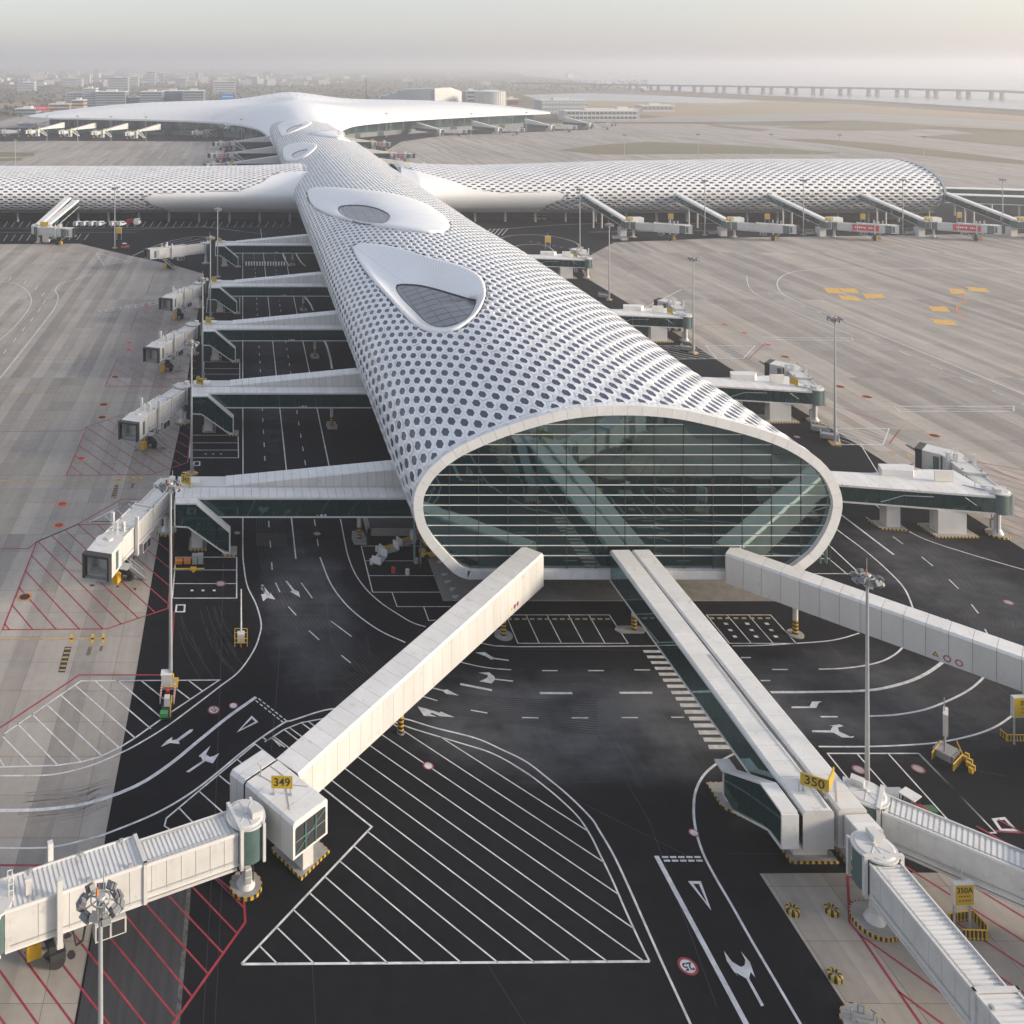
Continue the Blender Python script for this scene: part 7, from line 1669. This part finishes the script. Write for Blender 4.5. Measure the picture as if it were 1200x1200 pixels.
dolly('caged dolly on the turning loop by the first pier jet bridge, left one', 722, 281, 0); dolly('caged dolly on the turning loop by the first pier jet bridge, right one', 731, 282.5, rad(10))
# ------------------------------------------------------------------ far buildings, causeway bridge, distant town
def slab_building(name, label, px0, px1, py_top, Y, depth, wall_m, band_m, floors, vert=0, warm_side=None, group=None, cat='building'):
    x0, x1 = (px0 - XV) * Y / F_PX, (px1 - XV) * Y / F_PX; h = CAM_H - (py_top - YV) * Y / F_PX
    t = empty(name, label, cat, ((x0 + x1) / 2, Y, 0), 0, group); w = x1 - x0
    b = MB(); b.bbox(-w / 2, w / 2, 0, depth, 0, h); b.build('wall', wall_m, t)
    fh = h / floors
    for k in range(floors):
        b = MB(); b.bbox(-w / 2 + 1, w / 2 - 1, -.25, 0, fh * k + fh * .35, fh * k + fh * .85); b.build('window_band', band_m, t)
        b = MB(); b.bbox(w / 2, w / 2 + .25, 2, depth - 2, fh * k + fh * .35, fh * k + fh * .85); b.build('window_band', band_m, t)
    for k in range(vert):
        x = -w / 2 + w * (k + .5) / vert; b = MB(); b.bbox(x - .35, x + .35, -.45, -.25, 0, h); b.build('facade_fin', wall_m, t)
    b = MB(); b.bbox(-w / 2 - .5, w / 2 + .5, -.6, depth + .5, h, h + .9); b.build('roof', M_CLAD, t)
    b = MB(); b.bbox(-w * .2, w * .15, depth * .3, depth * .7, h + .9, h + 3.5); b.build('plant_room', M_CLADB, t)
    return t
M_BW = mat('far_wall_white', (.62, .62, .60), .7, noise=.15, nscale=.05); M_BG = mat('far_wall_grey', (.36, .41, .44), .5, noise=.15, nscale=.05); M_BD = mat('far_glass_dark', (.06, .09, .11), .3); M_BT = mat('far_wall_tan', (.55, .40, .22), .7, noise=.2, nscale=.08); M_BBL = mat('far_glass_blue', (.14, .19, .24), .3)
slab_building('office_block', 'pale office slab with vertical window strips, leftmost of the far blocks', 77, 97, 109.5, 1500, 30, M_BW, M_BBL, 7, 9)
slab_building('tower_block', 'tall white tower between the pale slab and the glass blocks', 97, 112.5, 104, 1490, 25, M_BW, M_BBL, 9, 5)
slab_building('glass_block', 'dark glass block right of the white tower', 112, 147, 108, 1480, 45, M_BG, M_BD, 7)
slab_building('low_hall', 'low dark sloping hall between the two glass blocks', 147, 164, 114.5, 1500, 45, M_BG, M_BD, 4)
slab_building('glass_block', 'dark glass block in the middle of the far left group', 164, 190, 108, 1480, 45, M_BG, M_BD, 7)
slab_building('glass_block', 'darkest glass block second from the right in the far left group', 190, 214, 107, 1520, 45, M_BBL, M_BD, 7)
slab_building('glass_block', 'glass block at the right end of the far left group', 214, 239, 107, 1470, 45, M_BG, M_BD, 7)
slab_building('tan_block', 'low tan building in front of the pale office slab', 57, 82, 122.5, 1330, 30, M_BT, M_BD, 3); slab_building('tan_block', 'stepped tan building beside the white tower base', 84, 98, 118, 1340, 30, M_BT, M_BD, 4)
slab_building('low_shed', 'long dark low shed left of the tan building', 17, 43, 128, 1300, 40, M_BG, M_BD, 2); slab_building('low_shed', 'small white shed beside the left tip of the hall', 20, 40, 145, 1060, 14, M_BW, M_BBL, 2)
def billboard(label, px0, px1, py0, py1, Y, m):
    a, c = atdepth(px0, py1, Y), atdepth(px1, py0, Y); t = empty('billboard', label, 'billboard', ((a[0] + c[0]) / 2, Y, 0)); w = c[0] - a[0]; b = MB(); b.bbox(-w / 2, w / 2, -.3, .3, a[2], c[2]); b.build('panel', m, t)
    random.seed(int(px0)); b = MB()
    for k in range(7): x = -w * .38 + k * w * .11; b.bbox(x, x + w * .07, -.36, -.31, a[2] + (c[2] - a[2]) * .45, a[2] + (c[2] - a[2]) * .62)
    b.build('advert_print', MATS['print_white'], t)
    for x in (-w * .35, w * .35): b = MB(); b.bbox(x - .5, x + .5, .3, 1.0, 0, a[2] + 1); b.build('post', M_STEEL, t)
billboard('red billboard left of the tan buildings', 42, 57, 124, 129.5, 1290, M_BANNER); billboard('blue billboard beside the hall roof peak', 259, 275, 110.5, 116.5, 1250, mat('billboard_blue', (.05, .25, .6), .5))
# hotel with raking roof, two visible faces
Y = 1300; k_ = Y / F_PX
t = empty('hotel_building', 'broad striped building with raking roof line behind the hall on the right', 'building', ((500 - XV) * k_, Y, 0)); X0, X1, X2 = [(p - 500) * k_ for p in (444, 506, 547)]
hz_ = lambda py: CAM_H - (py - YV) * k_
b = MB(); b.extr([(X0, 0, 0), (X1, -20, 0), (X1, -20, hz_(103.5)), (X0 + 36, -12, hz_(104.5)), (X0, 0, hz_(115))], (8, 60, 0)); b.build('wall', M_BG, t)
b = MB(); b.extr([(X1, -20.3, 0), (X2, 30, 0), (X2, 30, hz_(108)), (X1 + 26, 0, hz_(102.5)), (X1, -20.3, hz_(103.5))], (-2, 20, 0)); b.build('side_wall', M_BT if False else M_BW, t)
for f in range(9):
    z0 = f * 3.9 + 1.2; a = max(0, (z0 - hz_(115)) / (hz_(104.5) - hz_(115))) * 36 if z0 > hz_(115) else 0
    dx = X1 - X0; ys = lambda x: -20 * (x - X0) / dx
    if z0 + 2 < hz_(104): b = MB(); xa = X0 + a + 1; b.extr([(xa, ys(xa) - .3, z0), (X1 - 1, ys(X1 - 1) - .3, z0), (X1 - 1, ys(X1 - 1) - .3, z0 + 1.9), (xa, ys(xa) - .3, z0 + 1.9)], (0, .2, 0)); b.build('window_band', M_BBL, t)
    dx2 = X2 - X1; y2 = lambda x: -20.3 + 50.3 * (x - X1) / dx2
    zt = hz_(108)
    if z0 + 2 < zt: b = MB(); b.extr([(X1 + 1, y2(X1 + 1) - .35, z0), (X2 - 1, y2(X2 - 1) - .35, z0), (X2 - 1, y2(X2 - 1) - .35, z0 + 1.7), (X1 + 1, y2(X1 + 1) - .35, z0 + 1.7)], (0, .2, 0)); b.build('window_band', M_BD, t)
Y = 1270; k_ = Y / F_PX; t = empty('storage_tank', 'big round pale tank right of the striped building', 'tank', ((579 - XV) * k_, Y + 20, 0)); R = 18 * k_; h = CAM_H - (107.5 - YV) * k_
b = MB(); b.cyl((0, 0, 0), (0, 0, h), R, R, 48); b.build('drum', M_BW, t); b = MB(); b.cyl((0, 0, h), (0, 0, h + 2.2), R + .4, R * .3, 48); b.build('roof', M_CLAD, t)
b = MB()
for k in range(40): a = 2 * PI * k / 40; b.box(((R + .2) * math.cos(a), (R + .2) * math.sin(a), h / 2), (.5, .5, h), a)
b.build('stiffener', M_BW, t)
slab_building('annex_block', 'grey annex squeezed between the striped building and the tank', 547, 562, 107, 1330, 40, M_BG, M_BD, 6)
slab_building('red_shed', 'low reddish shed right of the tank', 594, 608, 116.5, 1300, 20, mat('shed_red', (.42, .16, .10), .7), M_BD, 2)
slab_building('hangar', 'long low grey hangar row right of the tank', 634, 690, 118, 1330, 30, M_BG, M_BW, 3, 14); slab_building('cargo_shed', 'white cargo shed behind the right tip of the hall', 662, 748, 130.5, 1180, 25, M_BW, M_BD, 2, 18); slab_building('cargo_shed', 'pale cargo shed far right of the tank', 752, 790, 124, 1400, 25, M_BW, M_BBL, 1, 8); slab_building('low_shed', 'flat grey shed with red stripe beside the cargo sheds', 715, 750, 128.5, 1230, 20, M_BG, mat('shed_red2', (.5, .12, .1), .6), 2)
Y = 1450; x = (429 - XV) * Y / F_PX; t = empty('radio_mast', 'thin radio mast rising behind the hall roof', 'radio mast', (x, Y, 0)); b = MB(); b.cyl((0, 0, 0), (0, 0, 52), .9, .35, 6); b.build('pole', M_DARK, t); b = MB(); b.box((0, 0, 44), (4, .5, .5)); b.box((0, 0, 38), (3, .5, .4)); b.build('crossarm', M_DARK, t)
# causeway bridge over the bay
t = empty('causeway_bridge', 'long grey causeway bridge on paired piers across the bay', 'bridge', (1300, 2100, 0)); bf = set(o.name for o in S.objects if o.parent != t)
foot = [(1250, 121), (1168, 116), (1129, 115), (1092, 114), (1057, 112.8), (1023, 112), (990, 111.2), (958, 110.6), (928, 110), (899, 109.5), (871, 109), (844, 108.5), (818, 108), (792, 107.6), (767, 107.2), (742, 106.8), (700, 106), (650, 105), (600, 104)]
PTS = [np.array(G2(*p)) for p in foot]; M_BRG = mat('bridge_concrete', (.30, .29, .27), .8, noise=.15, nscale=.03); M_DECK = mat('bridge_deck', (.22, .22, .21), .8)
zd = 17.0
for i, (p, q) in enumerate(zip(PTS[:-1], PTS[1:])):
    d_ = (q - p) / np.linalg.norm(q - p); n_ = np.array([-d_[1], d_[0]]) * 9; b = MB(); b.extr([(*(p + n_), zd - 3), (*(q + n_), zd - 3), (*(q - n_), zd - 3), (*(p - n_), zd - 3)], (0, 0, 3)); b.build('deck_span', M_BRG, t)
    b = MB(); b.extr([(*(p + n_ * 1.02), zd), (*(q + n_ * 1.02), zd), (*(q + n_ * .98), zd), (*(p + n_ * .98), zd)], (0, 0, 1.2)); b.extr([(*(p - n_ * 1.02), zd), (*(q - n_ * 1.02), zd), (*(q - n_ * .98), zd), (*(p - n_ * .98), zd)], (0, 0, 1.2)); b.build('parapet', M_DECK, t)
    for s in (-9, 9):
        c = p + d_ * s; b = MB(); b.box((c[0], c[1], 7), (5, 7, 14.4)); b.box((c[0], c[1], .2), (9, 12, 1.6)); b.build('bridge_pier', M_BRG, t)
child_fix(t, bf)
# distant town and trees in the haze
rng = random.Random(11)
city = MB()
for k in range(330):
    Y = rng.uniform(3000, 9000); px = rng.uniform(-80, 430) if rng.random() < .85 else rng.uniform(430, 760); x = (px - XV) * Y / F_PX; w = rng.uniform(14, 46) * (1 if Y < 5000 else 1.5); h = rng.choice([7, 9, 12, 16, 20, 26, 36]) * (1 if px < 330 else .55); h = min(h, 66)
    z_ = city; z_.box((x, Y, h / 2), (w, rng.uniform(12, 30), h), rng.uniform(-.3, .3), rng.choice([0, 1, 1, 1, 2, 3]))
    if rng.random() < .5: city.box((x + w * .2, Y, h + 1.5), (w * .3, 8, 3), 0, 0)
tag(city.build('distant_town', [M_BW, mat('town_grey', (.42, .44, .46), .7), mat('town_tan', (.50, .43, .36), .8), mat('far_wall_pink', (.48, .40, .37), .8)]), None, None, kind='stuff')  # town tones paled: part of the haze fade is put into these colours
blocks = [(72, 96, 92, 3000), (126, 150, 91, 2600), (152, 162, 90, 3100), (172, 182, 84, 3400), (205, 218, 92, 2900), (250, 276, 96, 2300), (20, 40, 97, 2500), (186, 192, 86, 3600), (336, 353, 92, 3300)]
for k, (a, c, p, Y) in enumerate(blocks):
    slab_building('distant_block', 'hazy town block on the horizon, ' + ('tenth', 'first', 'second', 'third', 'fourth', 'fifth', 'sixth', 'seventh', 'eighth')[k] + ' from the far left', a, c, p, Y, 30, (M_BW, MATS['town_grey'], M_BW)[k % 3], M_BBL, 5, group='hazy town blocks on the horizon')
trees = MB()
for k in range(2600):
    Y = rng.uniform(1250, 4200); px = rng.uniform(-60, 760); x = (px - XV) * Y / F_PX
    if abs(x - 50) < 300 and Y < 1420: continue
    yy = YV + F_PX * CAM_H / Y
    if px > 600 and yy > 108: continue
    s = rng.uniform(2.5, 6); base = len(trees.v); n = 6
    z0 = s * .15; lay = [(z0, .6), (z0 + s * .35, 1.0), (z0 + s * .75, .7), (z0 + s, .15)]; V_ = [(x + s * rr * .75 * math.cos(2 * PI * i / n + k) * rng.uniform(.75, 1.2), Y + s * rr * .75 * math.sin(2 * PI * i / n + k) * rng.uniform(.75, 1.2), z - .14 + rng.uniform(-.3, .3)) for z, rr in lay for i in range(n)]
    trees.add(V_, [(j * n + i, j * n + (i + 1) % n, (j + 1) * n + (i + 1) % n, (j + 1) * n + i) for j in range(3) for i in range(n)] + [tuple(range(3 * n, 4 * n))])
tag(trees.build('distant_trees', mat('far_foliage', (.09, .10, .065), .9, noise=.4, nscale=.2)), None, None, kind='stuff')
# ------------------------------------------------------------------ the air
hz_m = bpy.data.materials.new('haze_air'); hz_m.use_nodes = True; hn = hz_m.node_tree
for n in list(hn.nodes):
    if n.type != 'OUTPUT_MATERIAL': hn.nodes.remove(n)
pv_ = hn.nodes.new('ShaderNodeVolumePrincipled'); pv_.inputs['Color'].default_value = (.84, .85, .885, 1); pv_.inputs['Density'].default_value = HAZE_DENSITY; pv_.inputs['Anisotropy'].default_value = .45
hn.links.new(pv_.outputs[0], [n for n in hn.nodes if n.type == 'OUTPUT_MATERIAL'][0].inputs['Volume'])
hb = MB(); hb.bbox(-9500, 9500, -700, 22500, -1.2, 108); hz = hb.build('haze', hz_m, kind='stuff')
